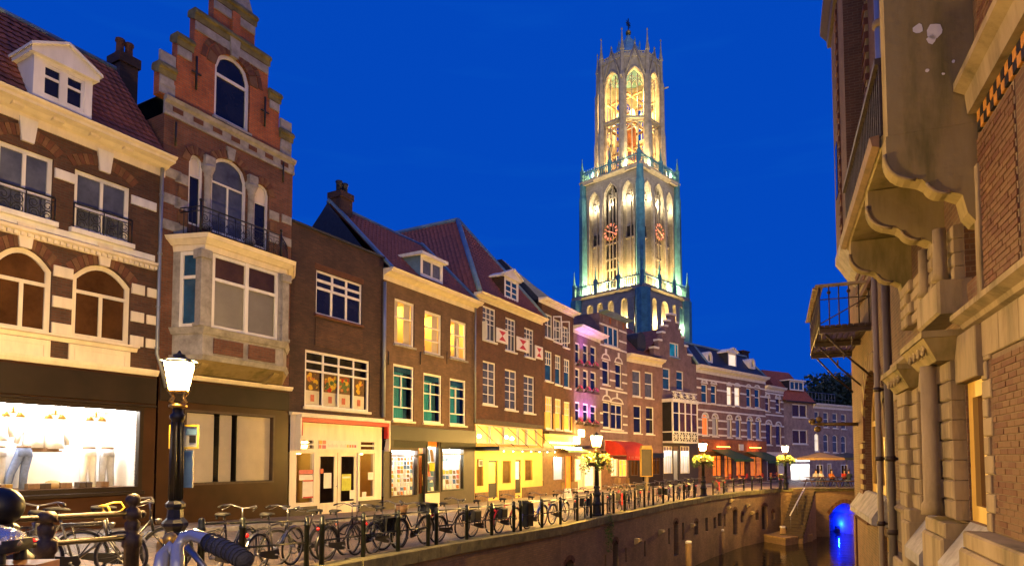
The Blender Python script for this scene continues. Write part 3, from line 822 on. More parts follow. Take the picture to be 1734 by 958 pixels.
# stone quoins, blocks and columns
def bblk(z0, z1, u0, u1, m='grey_stone', out=0.03, name='stone_block'):
    mb = MB(); mb.bbox(u0, u1, -out, 0.06, z0, z1); return B.part(mb, name, M[m])
for k in range(6):
    z0 = B.z(300, 300+22*k)-0.1; wdt = 0.55 if k % 2 == 0 else 0.32
    if k % 2 == 0: bblk(z0, z0+0.28, 0.02, wdt); bblk(z0, z0+0.28, L-wdt*0.8, L-0.02)
    bblk(z0-0.05, z0+0.25, hL[0]-0.42+0.1*(k % 2), hL[0]-0.02, 'brick_face' if k % 2 else 'grey_stone'); bblk(z0-0.05, z0+0.25, hR[1]+0.02, hR[1]+0.42-0.1*(k % 2), 'brick_face' if k % 2 else 'grey_stone')
for (ua, ub) in ((hL[1], hC[0]), (hC[1], hR[0])):
    c = (ua+ub)/2; zcap = hC[3]-hC[5]
    mb = MB(); mb.lathe([(0.16, 0), (0.16, 0.12), (0.11, 0.18), (0.105, zcap-zw0-0.35), (0.13, zcap-zw0-0.30), (0.12, zcap-zw0-0.25), (0.20, zcap-zw0-0.05), (0.20, zcap-zw0)], 12, (c, -0.03, zw0)); B.part(mb, 'column', M['grey_stone'])
    mb = MB(); mb.bbox(c-0.17, c+0.17, -0.16, 0.1, zcap+0.0, zcap+0.30); B.part(mb, 'column_cap', M['grey_stone'])
mb = MB(); c = (hC[0]+hC[1])/2; mb.prism([(c-0.10, hC[3]-0.02), (c-0.16, hC[3]+0.36), (c+0.16, hC[3]+0.36), (c+0.10, hC[3]-0.02)], -0.07, 0.05); B.part(mb, 'keystone', M['grey_stone'])
# wall anchors
for px, py in ((296, 228), (478, 292)):
    u_, z_ = B.uz(px, py); mb = MB(); mb.tube([(u_, -0.05, z_-0.35), (u_, -0.05, z_+0.35)], 0.03, 5); B.part(mb, 'wall_anchor', M['iron_black'])
# stone band with relief
B.mould('stone_band', M['grey_stone'], -0.02, L+0.04, [(0.03, zband0), (-0.05, zband0), (-0.06, zband0+0.08), (-0.03, zband0+0.12), (-0.03, zband1-0.16), (-0.12, zband1-0.10), (-0.16, zband1), (0.03, zband1+0.03)])
mb = MB()
for k in range(7):
    u_ = L*(k+0.6)/7.2; mb.bbox(u_-0.16, u_+0.16, -0.05, 0.0, zband0+0.16, zband1-0.2)
B.part(mb, 'band_relief', M['brick_face_dark'], kind='stuff')
# gable steps: pixel data (left px, right px, top py at left)
def zpx(px, py): return B.z(px, py)
st = [(268.5, 494.5, zpx(270, 113)), (298, 473, zpx(299, 64)), (327, 453, zpx(328, 22)), (358, 429, zpx(359, -14))]
gu = [(B.u(a, 150), B.u(b, 150)) for a, b, z in st]
gu = []
for a, b, z in st:
    ym = 776-(z-EYE)*30
    gu.append((B.u(a, B.O.y*0+150 if True else 0), B.u(b, 170)))
aw = B.rect((363, 105, 423, 215)); 
ar = (aw[0], aw[1], B.z(393, 212), B.z(393, 96), 'round', (aw[1]-aw[0])*0.46)
hG, wG = B.win(None, 'round', (aw[1]-aw[0])*0.46, vs=(), hs=(0.66,), rect=(ar[0], ar[1], ar[2], ar[3]), pane='glass_dark', fw=0.11, bw=0.09, sill='grey_stone')
mb = MB(); zprev = ztop
gz = [s_[2] for s_ in st]
for k, (a, b) in enumerate(gu):
    hole_wall(mb, a, b, zprev, gz[k], [hG], 0.0, 0.14)
    T = 0.24
    mb.poly([(a, T, zprev), (a, 0, zprev), (a, 0, gz[k]), (a, T, gz[k])]); mb.poly([(b, 0, zprev), (b, T, zprev), (b, T, gz[k]), (b, 0, gz[k])])
    mb.poly([(b, T, zprev), (a, T, zprev), (a, T, gz[k]), (b, T, gz[k])])
    zprev = gz[k]
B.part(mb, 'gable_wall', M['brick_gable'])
voussoirs(B, hG, 0.30, 'brick_face', n=17, alt='brick_face_dark', y0=-0.035)
voussoirs(B, (hG[0]-0.34, hG[1]+0.34, hG[2], hG[3]+0.34, 'round', hG[5]+0.30), 0.16, 'brick_face_dark', n=21, alt='brick_face', y0=-0.02)
mb = MB(); c = (hG[0]+hG[1])/2; mb.prism([(c-0.12, hG[3]-0.02), (c-0.20, hG[3]+0.62), (c+0.20, hG[3]+0.62), (c+0.12, hG[3]-0.02)], -0.09, 0.05); B.part(mb, 'keystone', M['grey_stone'])
def coping(a, b, z):
    mb = MB(); mb.prismx([(0.29, z+0.10), (0.29, z-0.03), (-0.06, z-0.20), (-0.08, z-0.03), (-0.15, z), (-0.15, z+0.07), (-0.08, z+0.16), (0.25, z+0.16)], a-0.05, b+0.03); B.part(mb, 'coping', M['mossy_stone'])
    mb = MB(); mb.bbox(a+0.01, b-0.01, -0.045, 0.02, z-0.48, z-0.205); B.part(mb, 'stone_course', M['grey_stone'])
for k in range(4):
    nxt = gu[k+1] if k < 3 else None
    if nxt:
        if k == 2: coping(gu[k][0], gu[k][1], gz[k])
        else:
            coping(gu[k][0], nxt[0]-0.07, gz[k]); coping(nxt[1]+0.07, gu[k][1], gz[k])
    else: coping(gu[k][0], gu[k][1], gz[k])
    if k == 0:
        for (ua, ub) in ((gu[0][0]+0.01, gu[0][0]+0.48), (gu[0][1]-0.48, gu[0][1]-0.01)):
            for q in range(3): bblk(ztop+0.05+q*0.42, ztop+0.44+q*0.42, ua+(0.0 if ua < 3 else 0.1*(q % 2)), ub-(0.1*(q % 2) if ua < 3 else 0))
for px, py in ((331, 125), (447, 190)):
    u_, z_ = B.uz(px, py); mb = MB(); mb.tube([(u_, -0.05, z_-0.5), (u_, -0.05, z_+0.5)], 0.035, 5); mb.tube([(u_-0.15, -0.05, z_), (u_+0.15, -0.05, z_)], 0.03, 5); B.part(mb, 'wall_anchor', M['iron_black'])
mb = MB(); c = (gu[3][0]+gu[3][1])/2; mb.prism([(gu[3][0]+0.15, gz[3]+0.16), (gu[3][1]-0.15, gz[3]+0.16), (c+0.3, gz[3]+0.9), (c-0.3, gz[3]+0.9)], -0.08, 0.5); B.part(mb, 'gable_crown', M['grey_stone'])
mb = MB(); mb.bbox(c-0.14, c+0.14, -0.10, 0.05, gz[2]+0.12, gz[3]-0.2); B.part(mb, 'pilaster_strip', M['brick_gable'])
# saddle roof behind the gable
mb = MB(); zr = gz[2]-0.6; ce = L/2
mb.poly([(0.0, 0.25, zband1+0.1), (0.0, 10, zband1+0.1), (ce, 10, zr), (ce, 0.25, zr)]); mb.poly([(L, 10, zband1+0.1), (L, 0.25, zband1+0.1), (ce, 0.25, zr), (ce, 10, zr)])
rB = B.part(mb, 'roof', M['lead_blue'])
mb = MB(); mb.tube([(0.0, 0.4, zband1+0.25), (ce, 0.4, zr+0.12)], 0.10, 6); mb.tube([(L, 0.4, zband1+0.25), (ce, 0.4, zr+0.12)], 0.10, 6); B.part(mb, 'roof_flashing', M['lead_blue'], rB)
# bay window
off = 0.95
ub0, ub1 = B.u(345, 500, off), B.u(482, 520, off)
uw0, uw1 = B.u(283, 500, 0.0)+0.15, B.u(492, 540)+0.02
uw1 = min(L-0.06, max(uw1, ub1+0.25)); ub1 = min(ub1, uw1-0.2)
zs, ze = B.z(420, 567, off), B.z(420, 446, off)
plan = [(uw0, 0.0), (ub0, -off), (ub1, -off), (uw1, 0.0)]
def bayface(p, q, rect_f, vs, hs, pane, blind=None):
    """a face of the bay between plan points p and q: frame, panes"""
    P, Q = Vector((p[0], p[1], 0)), Vector((q[0], q[1], 0)); d = (Q-P); ln = d.length; d.normalize(); inn = Vector((-d.y, d.x, 0))
    Mx = Matrix(((d.x, inn.x, 0, P.x), (d.y, inn.y, 0, P.y), (0, 0, 1, 0), (0, 0, 0, 1)))
    mb = MB(); mb.M = Mx
    hh = (ln*rect_f[0], ln*rect_f[1], zs, ze, 'flat', 0)
    hole_wall(mb, 0, ln, zs-0.02, ze+0.02, [hh], 0.0, 0.10)
    B.part(mb, 'bay_wall', M['grey_stone'])
    mb = MB(); mb.M = Mx; add_ring(mb, hh, 0.10, 0.02, 0.09); iw, ih = hh[1]-hh[0], hh[3]-hh[2]
    for v in vs: mb.box(hh[0]+iw*v-0.06, hh[0]+iw*v+0.06, 0.0, 0.085, hh[2], hh[3])
    for v in hs: mb.box(hh[0], hh[1], 0.025, 0.08, hh[2]+ih*v-0.045, hh[2]+ih*v+0.045)
    w = B.part(mb, 'bay_window', M['white_paint'])
    mb = MB(); mb.M = Mx; mb.poly([(hh[0], 0.065, hh[2]), (hh[1], 0.065, hh[2]), (hh[1], 0.065, hh[3]), (hh[0], 0.065, hh[3])]); B.part(mb, 'pane', M['glass_clear' if blind else pane], w)
    if blind:
        zc_ = hh[2]+ih*hs[0]
        mb = MB(); mb.M = Mx; mb.poly([(hh[0], 0.14, hh[2]), (hh[1], 0.14, hh[2]), (hh[1], 0.14, zc_), (hh[0], 0.14, zc_)]); B.part(mb, 'roller_blind', M[blind], w)
        mb = MB(); mb.M = Mx; mb.poly([(hh[0], 0.15, zc_), (hh[1], 0.15, zc_), (hh[1], 0.15, hh[3]), (hh[0], 0.15, hh[3])]); B.part(mb, 'blind_top', M['curtain_brown'], w)
    return Mx, ln
bayface(plan[1], plan[2], (0.09, 0.91), (0.5,), (0.66,), 'glass_dark', 'blind_grey')
bayface(plan[0], plan[1], (0.22, 0.82), (), (0.66,), 'glass_blue')
bayface(plan[2], plan[3], (0.15, 0.85), (), (0.66,), 'glass_dark')
for p in (plan[1], plan[2]):
    mb = MB(); mb.bbox(p[0]-0.13, p[0]+0.13, p[1]-0.05, p[1]+0.20, zs+0.06, ze-0.22); pp = B.part(mb, 'pilaster', M['grey_stone'])
    mb = MB(); mb.bbox(p[0]-0.18, p[0]+0.18, p[1]-0.10, p[1]+0.25, ze-0.24, ze+0.0); mb.bbox(p[0]-0.17, p[0]+0.17, p[1]-0.09, p[1]+0.25, zs, zs+0.10); B.part(mb, 'pilaster_cap', M['grey_stone'], pp)
def offs(pl, o): # widen the bay plan outward
    return [(pl[0][0]-o*0.9, 0.05), (pl[1][0]-o*0.45, pl[1][1]-o), (pl[2][0]+o*0.45, pl[2][1]-o), (pl[3][0]+o*0.9, 0.05)]
def slab(pl, z0, z1, o0, o1, name, m):
    a, b = offs(pl, o0), offs(pl, o1); mb = MB()
    n = 4; pts = [(x, y, z0) for x, y in a] + [(x, y, z1) for x, y in b]
    mb.add(pts, [(0, 1, 2, 3), (7, 6, 5, 4), (0, 4, 5, 1), (1, 5, 6, 2), (2, 6, 7, 3), (3, 7, 4, 0)]); return B.part(mb, name, M[m])
slab(plan, ze+0.005, ze+0.17, 0.02, 0.05, 'bay_frieze', 'cream_paint')
slab(plan, ze+0.172, ze+0.30, 0.10, 0.24, 'bay_cornice', 'cream_paint')
slab(plan, ze+0.302, ze+0.42, 0.27, 0.33, 'bay_cornice_top', 'cream_paint')
slab(plan, ze+0.422, ze+0.50, 0.28, 0.05, 'bay_roof', 'lead_blue')
mb = MB()
nd = int((ub1-ub0)/0.16)
for k in range(nd): mb.box(ub0+k*0.16+0.03, ub0+k*0.16+0.11, -off-0.13, -off, ze+0.19, ze+0.27)
B.part(mb, 'dentils', M['cream_paint'], kind='stuff')
slab(plan, zs-0.20, zs-0.012, 0.03, 0.13, 'bay_sill', 'grey_stone')
slab(plan, zs-0.80, zs-0.202, -0.02, -0.02, 'bay_apron', 'grey_stone')
for k in range(2):
    w_ = (ub1-ub0-0.9)/2; ua = ub0+0.35+k*(w_+0.2)
    mb = MB(); mb.bbox(ua, ua+w_, -off+0.0-0.03, -off+0.06, zs-0.72, zs-0.28); B.part(mb, 'apron_panel', M['brick_gable_dark'])
slab(plan, zs-0.94, zs-0.802, 0.02, 0.10, 'bay_ledge', 'grey_stone')
a = offs(plan, 0.0); mb = MB(); zq = zs-0.942; zq2 = B.z(420, 648)+0.05
mb.add([(x, y, zq) for x, y in a] + [(a[0][0]+0.2, 0.03, zq2), (a[1][0]+0.1, -0.28, zq2), (a[2][0]-0.1, -0.28, zq2), (a[3][0]-0.2, 0.03, zq2)], [(0, 4, 5, 1), (1, 5, 6, 2), (2, 6, 7, 3), (4, 7, 6, 5)]); B.part(mb, 'bay_corbel', M['console_stone'])
for uq in (ub0+0.1, ub1-0.25):
    mb = MB(); prof = [(0.0, zq2-0.1)] + [(-0.32-0.5*math.sin(t*1.57), zq2-0.05+(zq-zq2)*t) for t in [i/6 for i in range(7)]] + [(0.0, zq)]
    mb.prismx(prof, uq, uq+0.2); B.part(mb, 'corbel_bracket', M['console_stone'])
# balcony railing over the bay
zb0 = ze+0.52
ra = [(uw0+0.15, -0.02), (ub0+0.0, -off+0.22), (ub1, -off+0.22), (uw1-0.12, -0.02)]
mb = MB()
iron_panel(mb, ra[1][0], ra[2][0], zb0, zb0+0.80, ra[1][1], 5, 0.012)
br = B.part(mb, 'balcony_railing', M['iron_black'])
for p, q in ((ra[0], ra[1]), (ra[2], ra[3])):
    mb = MB()
    for zz in (zb0, zb0+0.67, zb0+0.80): mb.tube([(p[0], p[1], zz), (q[0], q[1], zz)], 0.016, 5)
    for k in range(6):
        f = k/5; x, y = p[0]+(q[0]-p[0])*f, p[1]+(q[1]-p[1])*f; mb.tube([(x, y, zb0), (x, y, zb0+0.8)], 0.012, 5)
    B.part(mb, 'railing_side', M['iron_black'])
for p in ra[1:3]:
    mb = MB(); mb.tube([(p[0], p[1], zb0-0.05), (p[0], p[1], zb0+0.92)], 0.032, 6); mb.ball((p[0], p[1], zb0+0.97), 0.05, 8, 5); B.part(mb, 'railing_post', M['iron_black'])
# shop front of B
zf = B.z(420, 652)
B.holes = []
sr = B.rect((312, 701, 460, 815.5))
zgB = 0.15
mb = MB(); hole_wall(mb, 0.03, L-0.02, zgB-0.2, zf-0.02, [(*sr, 'flat', 0)], -0.05, 0.2); sfB = B.part(mb, 'shop_front', M['brown_panel'])
B.mould('shop_cornice', M['cream_paint'], ub0, L-0.02, [(0.02, zf-0.05), (-0.18, zf-0.05), (-0.24, zf+0.04), (-0.24, zf+0.08), (0.02, zf+0.1)])
mb = MB(); mb.bbox(0.05, L-0.05, -0.10, -0.03, sr[3]+0.25, zf-0.12); B.part(mb, 'fascia_board', M['dark_fascia'], sfB)
B.frame_bars('shop_window_frame', 'wood_dark', (sr[0]-0.06, sr[1]+0.06, sr[2]-0.06, sr[3]+0.06), 0.07, y0=-0.07, y1=0.05, parent=sfB)
B.pane(sr, y=-0.0, parent=sfB)
B.recess(sr, 1.2, 'interior_dark', 0.15, None, parent=sfB)
for pl, pr, m in ((312, 361, 'blind_cream'), (371, 391, 'blind_cream'), (401, 459, 'blind_cream')):
    a, b_ = B.u(pl, 760, -0.12), B.u(pr, 760, -0.12); mb = MB(); mb.bbox(a, b_, 0.10, 0.14, sr[2]+0.01, sr[3]-0.02); B.part(mb, 'window_blind', M[m], sfB)
# ================================================================== C: dark brown brick house with the white shop front
def house(name, label, px0, px1, depth=9.0, P0=None, P1=None):
    return Bld(name, label, 'house', P0 or fpt(px0), P1 or fpt(px1), depth)
Cb = house('brown_brick_house', 'plain dark brown brick house with flat top above a white shop front', 488, 646.5)
zt = Cb.z(571, 406)
zg = 0.0
h, w = Cb.win((535, 469, 613, 541), vs=((0.33, 0, 0.62), (0.67, 0, 0.62), (0.345, 0.62, 1), (0.67, 0.62, 1)), hs=(0.62, 0.81), pane='glass_dark', fw=0.07, bw=0.09, sill='brick_face_dark', dep=0.10)
a = (516, 601, 625.5, 692.5)
h2, w2_ = Cb.win(a, vs=((0.26, 0, 0.66), (0.76, 0, 0.66), (0.51, 0, 0.66), (0.26, 0.66, 1), (0.51, 0.66, 1), (0.76, 0.66, 1)), hs=(0.66, 0.83), pane='glass_clear', fw=0.09, bw=0.07, sill='cream_paint', dep=0.10)
# food posters behind the lower panes, and dark room above
i = inset(h2, 0.09)
mb = MB(); mb.poly([(i[0], 0.30, i[2]), (i[1], 0.30, i[2]), (i[1], 0.30, i[3]), (i[0], 0.30, i[3])]); Cb.part(mb, 'window_back', M['interior_dark'])
rr = random.Random(3)
iw, ih = i[1]-i[0], (i[3]-i[2])*0.66
for k, (f0, f1, ms_) in enumerate(((0.02, 0.23, ('poster_orange', 'petal_yellow', 'wood')), (0.29, 0.73, ('poster_green', 'poster_orange', 'red_cloth', 'petal_yellow', 'poster_green')), (0.79, 0.98, ('poster_orange', 'wood', 'petal_yellow')))):
    mb = MB(); ua, ub = i[0]+iw*f0, i[0]+iw*f1; mb.box(ua, ub, 0.13, 0.14, i[2]+0.02, i[2]+ih-0.02)
    p = Cb.part(mb, 'food_poster', M['poster_white'])
    mb = MB(); mb.box(ua, ub, 0.126, 0.129, i[2]+ih*0.42, i[2]+ih-0.02); Cb.part(mb, 'poster_ground', M['wood'], p)
    for q in range(int(30*(f1-f0)/0.2)):
        mb = None
    for mi, mm in enumerate(ms_):
        mb = MB()
        for q in range(int(7*(f1-f0)/0.2)):
            cu, cz, r_ = ua+0.1+(ub-ua-0.2)*rr.random(), i[2]+ih*(0.5+0.40*rr.random()), 0.05+0.07*rr.random()
            e_ = 0.122-0.002*mi-0.0006*q
            mb.poly([(cu+r_*math.cos(t*0.7), e_, cz+r_*0.9*math.sin(t*0.7)) for t in range(9)])
        Cb.part(mb, 'printed_food', M[mm], p, kind='stuff')
    mb = MB()
    for q in range(max(1, int((f1-f0)/0.2))): 
        cu = ua+(ub-ua)*(q+0.5)/max(1, int((f1-f0)/0.2)); mb.box(cu-0.09, cu+0.09, 0.124, 0.128, i[2]+ih*0.10, i[2]+ih*0.30)
    Cb.part(mb, 'printed_tag', M['poster_pink'], p, kind='stuff')
zsh = Cb.z(571, 708)
Cb.wall('brick_dark', zsh-0.3, zt, body_z0=-0.5)
Cb.mould('parapet_coping', M['slate'], -0.02, Cb.L+0.02, [(0.3, zt), (-0.06, zt), (-0.07, zt+0.07), (0.3, zt+0.09)])
mb = MB()
for k in range(3): mb.bbox(h[0]-0.08+0.004*k, h[1]+0.08-0.004*k, -0.012-0.004*k, 0.02, h[3]+0.03+k*0.07, h[3]+0.09+k*0.07)
Cb.part(mb, 'brick_lintel', M['brick_face_dark'])
# paving of the brick relief panel beneath upper window
mb = MB(); mb.bbox(h[0]-0.02, h[1]+0.05, -0.02, 0.02, h2[3]+0.18, h[2]-0.16); Cb.part(mb, 'brick_panel', M['brick_brown'])
# shop front: white joinery
ux = lambda px, off=0.06: Cb.u(px, 800, off)
so = 0.06
z_tr0, z_tr1 = Cb.z(571, 762, so), Cb.z(571, 745, so)
z_w0, z_w1 = Cb.z(571, 848, so), Cb.z(571, 765.5, so)
z_d0 = Cb.z(571, 870, so)
openings = [(ux(501.5), ux(531.5), z_w0, z_w1, 'flat', 0), (ux(609.5), ux(634), z_w0+0.05, z_w1, 'flat', 0),
            (ux(501.5), ux(531.5), z_tr0+0.02, z_tr1, 'flat', 0), (ux(609.5), ux(634), z_tr0+0.02, z_tr1, 'flat', 0), (ux(538), ux(606.5), z_d0, z_w1+0.0, 'flat', 0)]
mb = MB(); hole_wall(mb, 0.02, Cb.L-0.06, Cb.z(571, 868), zsh, openings, -so, 0.20)
mb.prismx([(-so, zsh), (-so-0.10, zsh+0.02), (-so-0.12, zsh+0.10), (0.02, zsh+0.12), (0.02, zsh)], 0.0, Cb.L-0.05)
sfC = Cb.part(mb, 'shop_front', M['cream_paint'])
mb = MB(); mb.box(0.03, openings[4][0]-0.04, -so-0.05, 0, z_d0-0.5, z_w0-0.10); mb2 = MB(); mb2.box(openings[4][1]+0.04, Cb.L-0.1, -so-0.05, 0, z_d0-0.5, z_w0-0.06)
Cb.part(mb, 'plinth', M['grey_panel'], sfC); Cb.part(mb2, 'plinth', M['grey_panel'], sfC)
for o in openings[:2]:
    mb = MB(); add_ring(mb, o, 0.04, -so+0.03, 0.02); Cb.part(mb, 'shop_window_frame', M['cream_paint'], sfC)
    Cb.pane(o[:4], 'glass_clear', 0.0, parent=sfC); Cb.recess(o[:4], 1.2, 'plaster_yellow', 0.13, 'bulb_warm', (0.4, 0.6), floor_m='wood', name='shop_interior', parent=None, ly=0.12, lw=0.03)
for o in openings[2:4]:
    mb = MB(); zc = (o[2]+o[3])/2; mb.box(o[0], o[1], -so-0.01, 0.03, zc-0.03, zc+0.03); add_ring(mb, o, 0.03, -so-0.005, 0.03); Cb.part(mb, 'transom_bars', M['cream_paint'], sfC)
    Cb.pane(o[:4], 'glass_brown', 0.04, parent=sfC)
d = openings[4]; dm = (d[0]+d[1])/2
for ua, ub, pl in ((d[0], dm-0.01, 0), (dm+0.01, d[1], 1)):
    hd = (ua+0.14, ub-0.14, d[2]+0.42, d[3]-0.12, 'flat', 0)
    mb = MB(); hole_wall(mb, ua, ub, d[2], d[3], [hd], 0.0, 0.06); add_ring(mb, hd, 0.025, -0.015, 0.01)
    mb.bbox(ua+0.14, ub-0.14, -0.02, 0.01, d[2]+0.10, d[2]+0.34)
    dd = Cb.part(mb, 'door', M['cream_paint'], sfC)
mb = MB(); mb.tube([(dm-0.05, -0.05, d[2]+0.95), (dm-0.05, -0.05, d[2]+1.12)], 0.014, 6); mb.tube([(dm-0.05, 0.0, d[2]+1.03), (dm-0.05, -0.05, d[2]+1.03)], 0.012, 6); Cb.part(mb, 'door_handle', M['steel'], sfC)
Cb.pane((d[0]+0.1, d[1]-0.1, d[2]+0.4, d[3]-0.1), 'glass_clear', 0.05, name='door_pane', parent=sfC)
Cb.recess((d[0], d[1], d[2], d[3]), 2.5, 'curtain_brown', 0.14, 'bulb_warm', (0.6, 0.72), floor_m='wood', name='shop_interior', ly=0.7, lw=0.04)
# notices stuck on the glass
for (a, m) in (((505.5, 803, 528, 812), 'poster_white'), ((511, 813, 530, 842), 'poster_white'), ((512, 812, 530, 814.5), 'red_paint'), ((512, 840, 530, 842.5), 'red_paint'), ((547, 800, 560, 826), 'poster_white'),
               ((577.5, 802, 593.5, 830), 'poster_lime'), ((579, 806, 592, 809), 'poster_white'), ((591, 829, 600, 844), 'poster_white'), ((622, 799, 631, 812), 'poster_white'), ((541, 793, 546, 801), 'red_paint'), ((612, 832, 619, 845), 'poster_white'), ((505, 795, 530, 802), 'poster_pink')):
    u0, u1, z0_, z1_ = Cb.rect(a, 0.0); k = 0.012 if m in ('red_paint',) else 0.0
    mb = MB(); mb.box(u0, u1, -0.035-k if m != 'poster_lime' else -0.03, -0.03 if m != 'poster_lime' else -0.026, z0_, z1_)
    for v in mb.v: pass
    Cb.part(mb, 'notice', M[m], sfC)
# sign board with the coloured squares and its grey lettering, and the red awning cassette
def flat(B, a, y, m, name, parent, off=None, t=0.006):
    u0, u1, z0_, z1_ = B.rect(a, -y if off is None else off); mb = MB(); mb.box(u0, u1, y-t, y, z0_, z1_); return B.part(mb, name, M[m], parent)
def lineup(B, pxs, py, y):  # u positions on the plane y at the row py
    return [B.u(p, py, -y) for p in pxs]
zs0, zs1 = Cb.z(571, 760, 0.07), Cb.z(571, 745.5, 0.07)
u0, u1 = ux(538), ux(605)
mb = MB(); mb.box(u0, u1, -so-0.02, -so-0.002, zs0, zs1); sgn = Cb.part(mb, 'sign_board', M['poster_white'], sfC)
hs_ = zs1-zs0
sq = [(0.005, 0.55, 0.08, 0.42, 'logo_orange'), (0.095, 0.55, 0.08, 0.42, 'logo_coral'), (0.005, 0.05, 0.06, 0.40, 'logo_coral'), (0.085, 0.03, 0.09, 0.42, 'logo_plum')] + [(0.70+0.066*k, 0.22, 0.05, 0.32, ('logo_orange', 'logo_coral', 'logo_coral', 'logo_plum')[k]) for k in range(4)]
for (fu, fz, fw_, fh, m) in sq:
    mb = MB(); mb.box(u0+(u1-u0)*fu, u0+(u1-u0)*(fu+fw_), -so-0.026, -so-0.021, zs0+hs_*fz, zs0+hs_*(fz+fh)); Cb.part(mb, 'logo_square', M[m], sgn)
mb = MB()
for k in range(13):
    fu = 0.22+0.034*k + (0.03 if k > 7 else 0); mb.box(u0+(u1-u0)*fu, u0+(u1-u0)*(fu+0.02), -so-0.024, -so-0.0205, zs0+hs_*0.22, zs0+hs_*(0.5 if k % 3 else 0.62))
Cb.part(mb, 'sign_letters', M['letter_grey'], sgn, kind='stuff')
u0, u1 = ux(501), ux(650)
za0, za1 = Cb.z(575, 719, 0.1), Cb.z(575, 711, 0.1)
mb = MB(); mb.bbox(u0, u1, -0.32, -so-0.005, za0+0.02, za1); cas = Cb.part(mb, 'awning_cassette', M['red_paint'], sfC)
mb = MB(); mb.bbox(u0-0.05, u1+0.05, -0.35, -so-0.005, za1+0.003, za1+0.10); Cb.part(mb, 'awning_lid', M['cream_paint'], cas)
for ua in (u0, u1-0.07):
    mb = MB(); mb.bbox(ua, ua+0.07, -0.30, -0.10, za0-0.45, za0+0.018); Cb.part(mb, 'awning_arm', M['red_paint'], cas)
for ua in (u0-0.075, u1+0.005):
    mb = MB(); mb.bbox(ua, ua+0.07, -0.33, -0.065, za0-0.95, za1); Cb.part(mb, 'awning_side', M['cream_paint'], cas)
# white drain pipe between C and D
mb = MB(); up = Cb.L-0.03
mb.tube([(up, -0.10, Cb.z(649, 478)), (up, -0.10, Cb.z(649, 706))], 0.075, 8)
Cb.part(mb, 'drain_pipe', M['zinc'])

# ================================================================== D: tan house with lit top windows, bookshop below
Dn = house('tan_brick_house', 'tan brick house with glowing top windows and red tiled roof', 647, 803)
zc0, zc1 = Dn.z(730, 502), Dn.z(730, 476, 0.55)
for k, a in enumerate(((668, 509, 702, 585), (719, 529, 748, 599.5), (763, 543, 790, 608))):
    h, w = Dn.win(a, vs=() if k == 0 else (((0.5, 0.0, 0.55),) if k == 2 else ()), hs=(0.62,) if k == 0 else (0.3, 0.64), pane='glass_clear', fw=0.10, bw=0.055, sill='grey_stone')
    rm = Dn.recess((h[0], h[1], h[2], h[3]), 1.6, 'plaster_yellow', 0.14, 'room_tube', (0.2, 0.8), floor_m='wood', ly=0.55, lw=0.16, name='lit_room', parent=w)
    i = inset(h, 0.08)
    for (f0, f1) in (((0.0, 0.30), (0.62, 1.0)), ((0.62, 1.0),), ((0.40, 0.78),))[k]:
        mb = MB(); n_ = 12; c0, c1 = i[0]+(i[1]-i[0])*f0, i[0]+(i[1]-i[0])*f1
        mb.add([p_ for q in range(n_+1) for p_ in ((c0+(c1-c0)*q/n_, 0.20+0.03*math.sin(q*2.2), i[2]), (c0+(c1-c0)*q/n_, 0.20+0.03*math.sin(q*2.2), i[3]))], [(2*q, 2*q+2, 2*q+3, 2*q+1) for q in range(n_)], True); Dn.part(mb, 'curtain', M['blind_cream'], w)
    if k: mb = MB(); mb.bbox(i[0], i[0]+(i[1]-i[0])*0.55, 0.5, 0.8, i[2], i[2]+0.35); Dn.part(mb, 'room_furniture', M['red_cloth' if k == 1 else 'wood_dark'], w)
for k, a in enumerate(((665.5, 618, 701, 712), (717, 633, 748, 716), (761.5, 642, 789, 719.5))):
    Dn.win(a, vs=((0.42, 0.24, 0.84),), hs=(0.22, 0.60, 0.82), pane='glass_clear', fw=0.09, bw=0.05, sill='cream_paint', curtain='curtain_teal', dep=0.11, cur_frac=(0.0, 0.62))
    h = Dn.holes[-1]; mb = MB(); i = inset(h, 0.05); mb.poly([(i[0], 0.34, i[2]), (i[1], 0.34, i[2]), (i[1], 0.34, i[3]), (i[0], 0.34, i[3])]); mb.box(i[0], i[1], 0.12, 0.13, i[3]-0.28, i[3]); Dn.part(mb, 'window_back', M['glass_blue'])
    # wall anchors
for px in (657, 711, 756):
    u_, z_ = Dn.uz(px, 606); mb = MB(); mb.tube([(u_, -0.03, z_-0.28), (u_, -0.03, z_+0.28)], 0.022, 5); Dn.part(mb, 'wall_anchor', M['iron_black'])
zsh = Dn.z(725, 722)
Dn.wall('brick_tan', zsh-0.3, zc0+0.05, body_z0=-0.5)
Dn.mould('cornice', M['cream_paint'], -0.04, Dn.L+0.05, cornice_prof(zc0, zc1, 0.55))
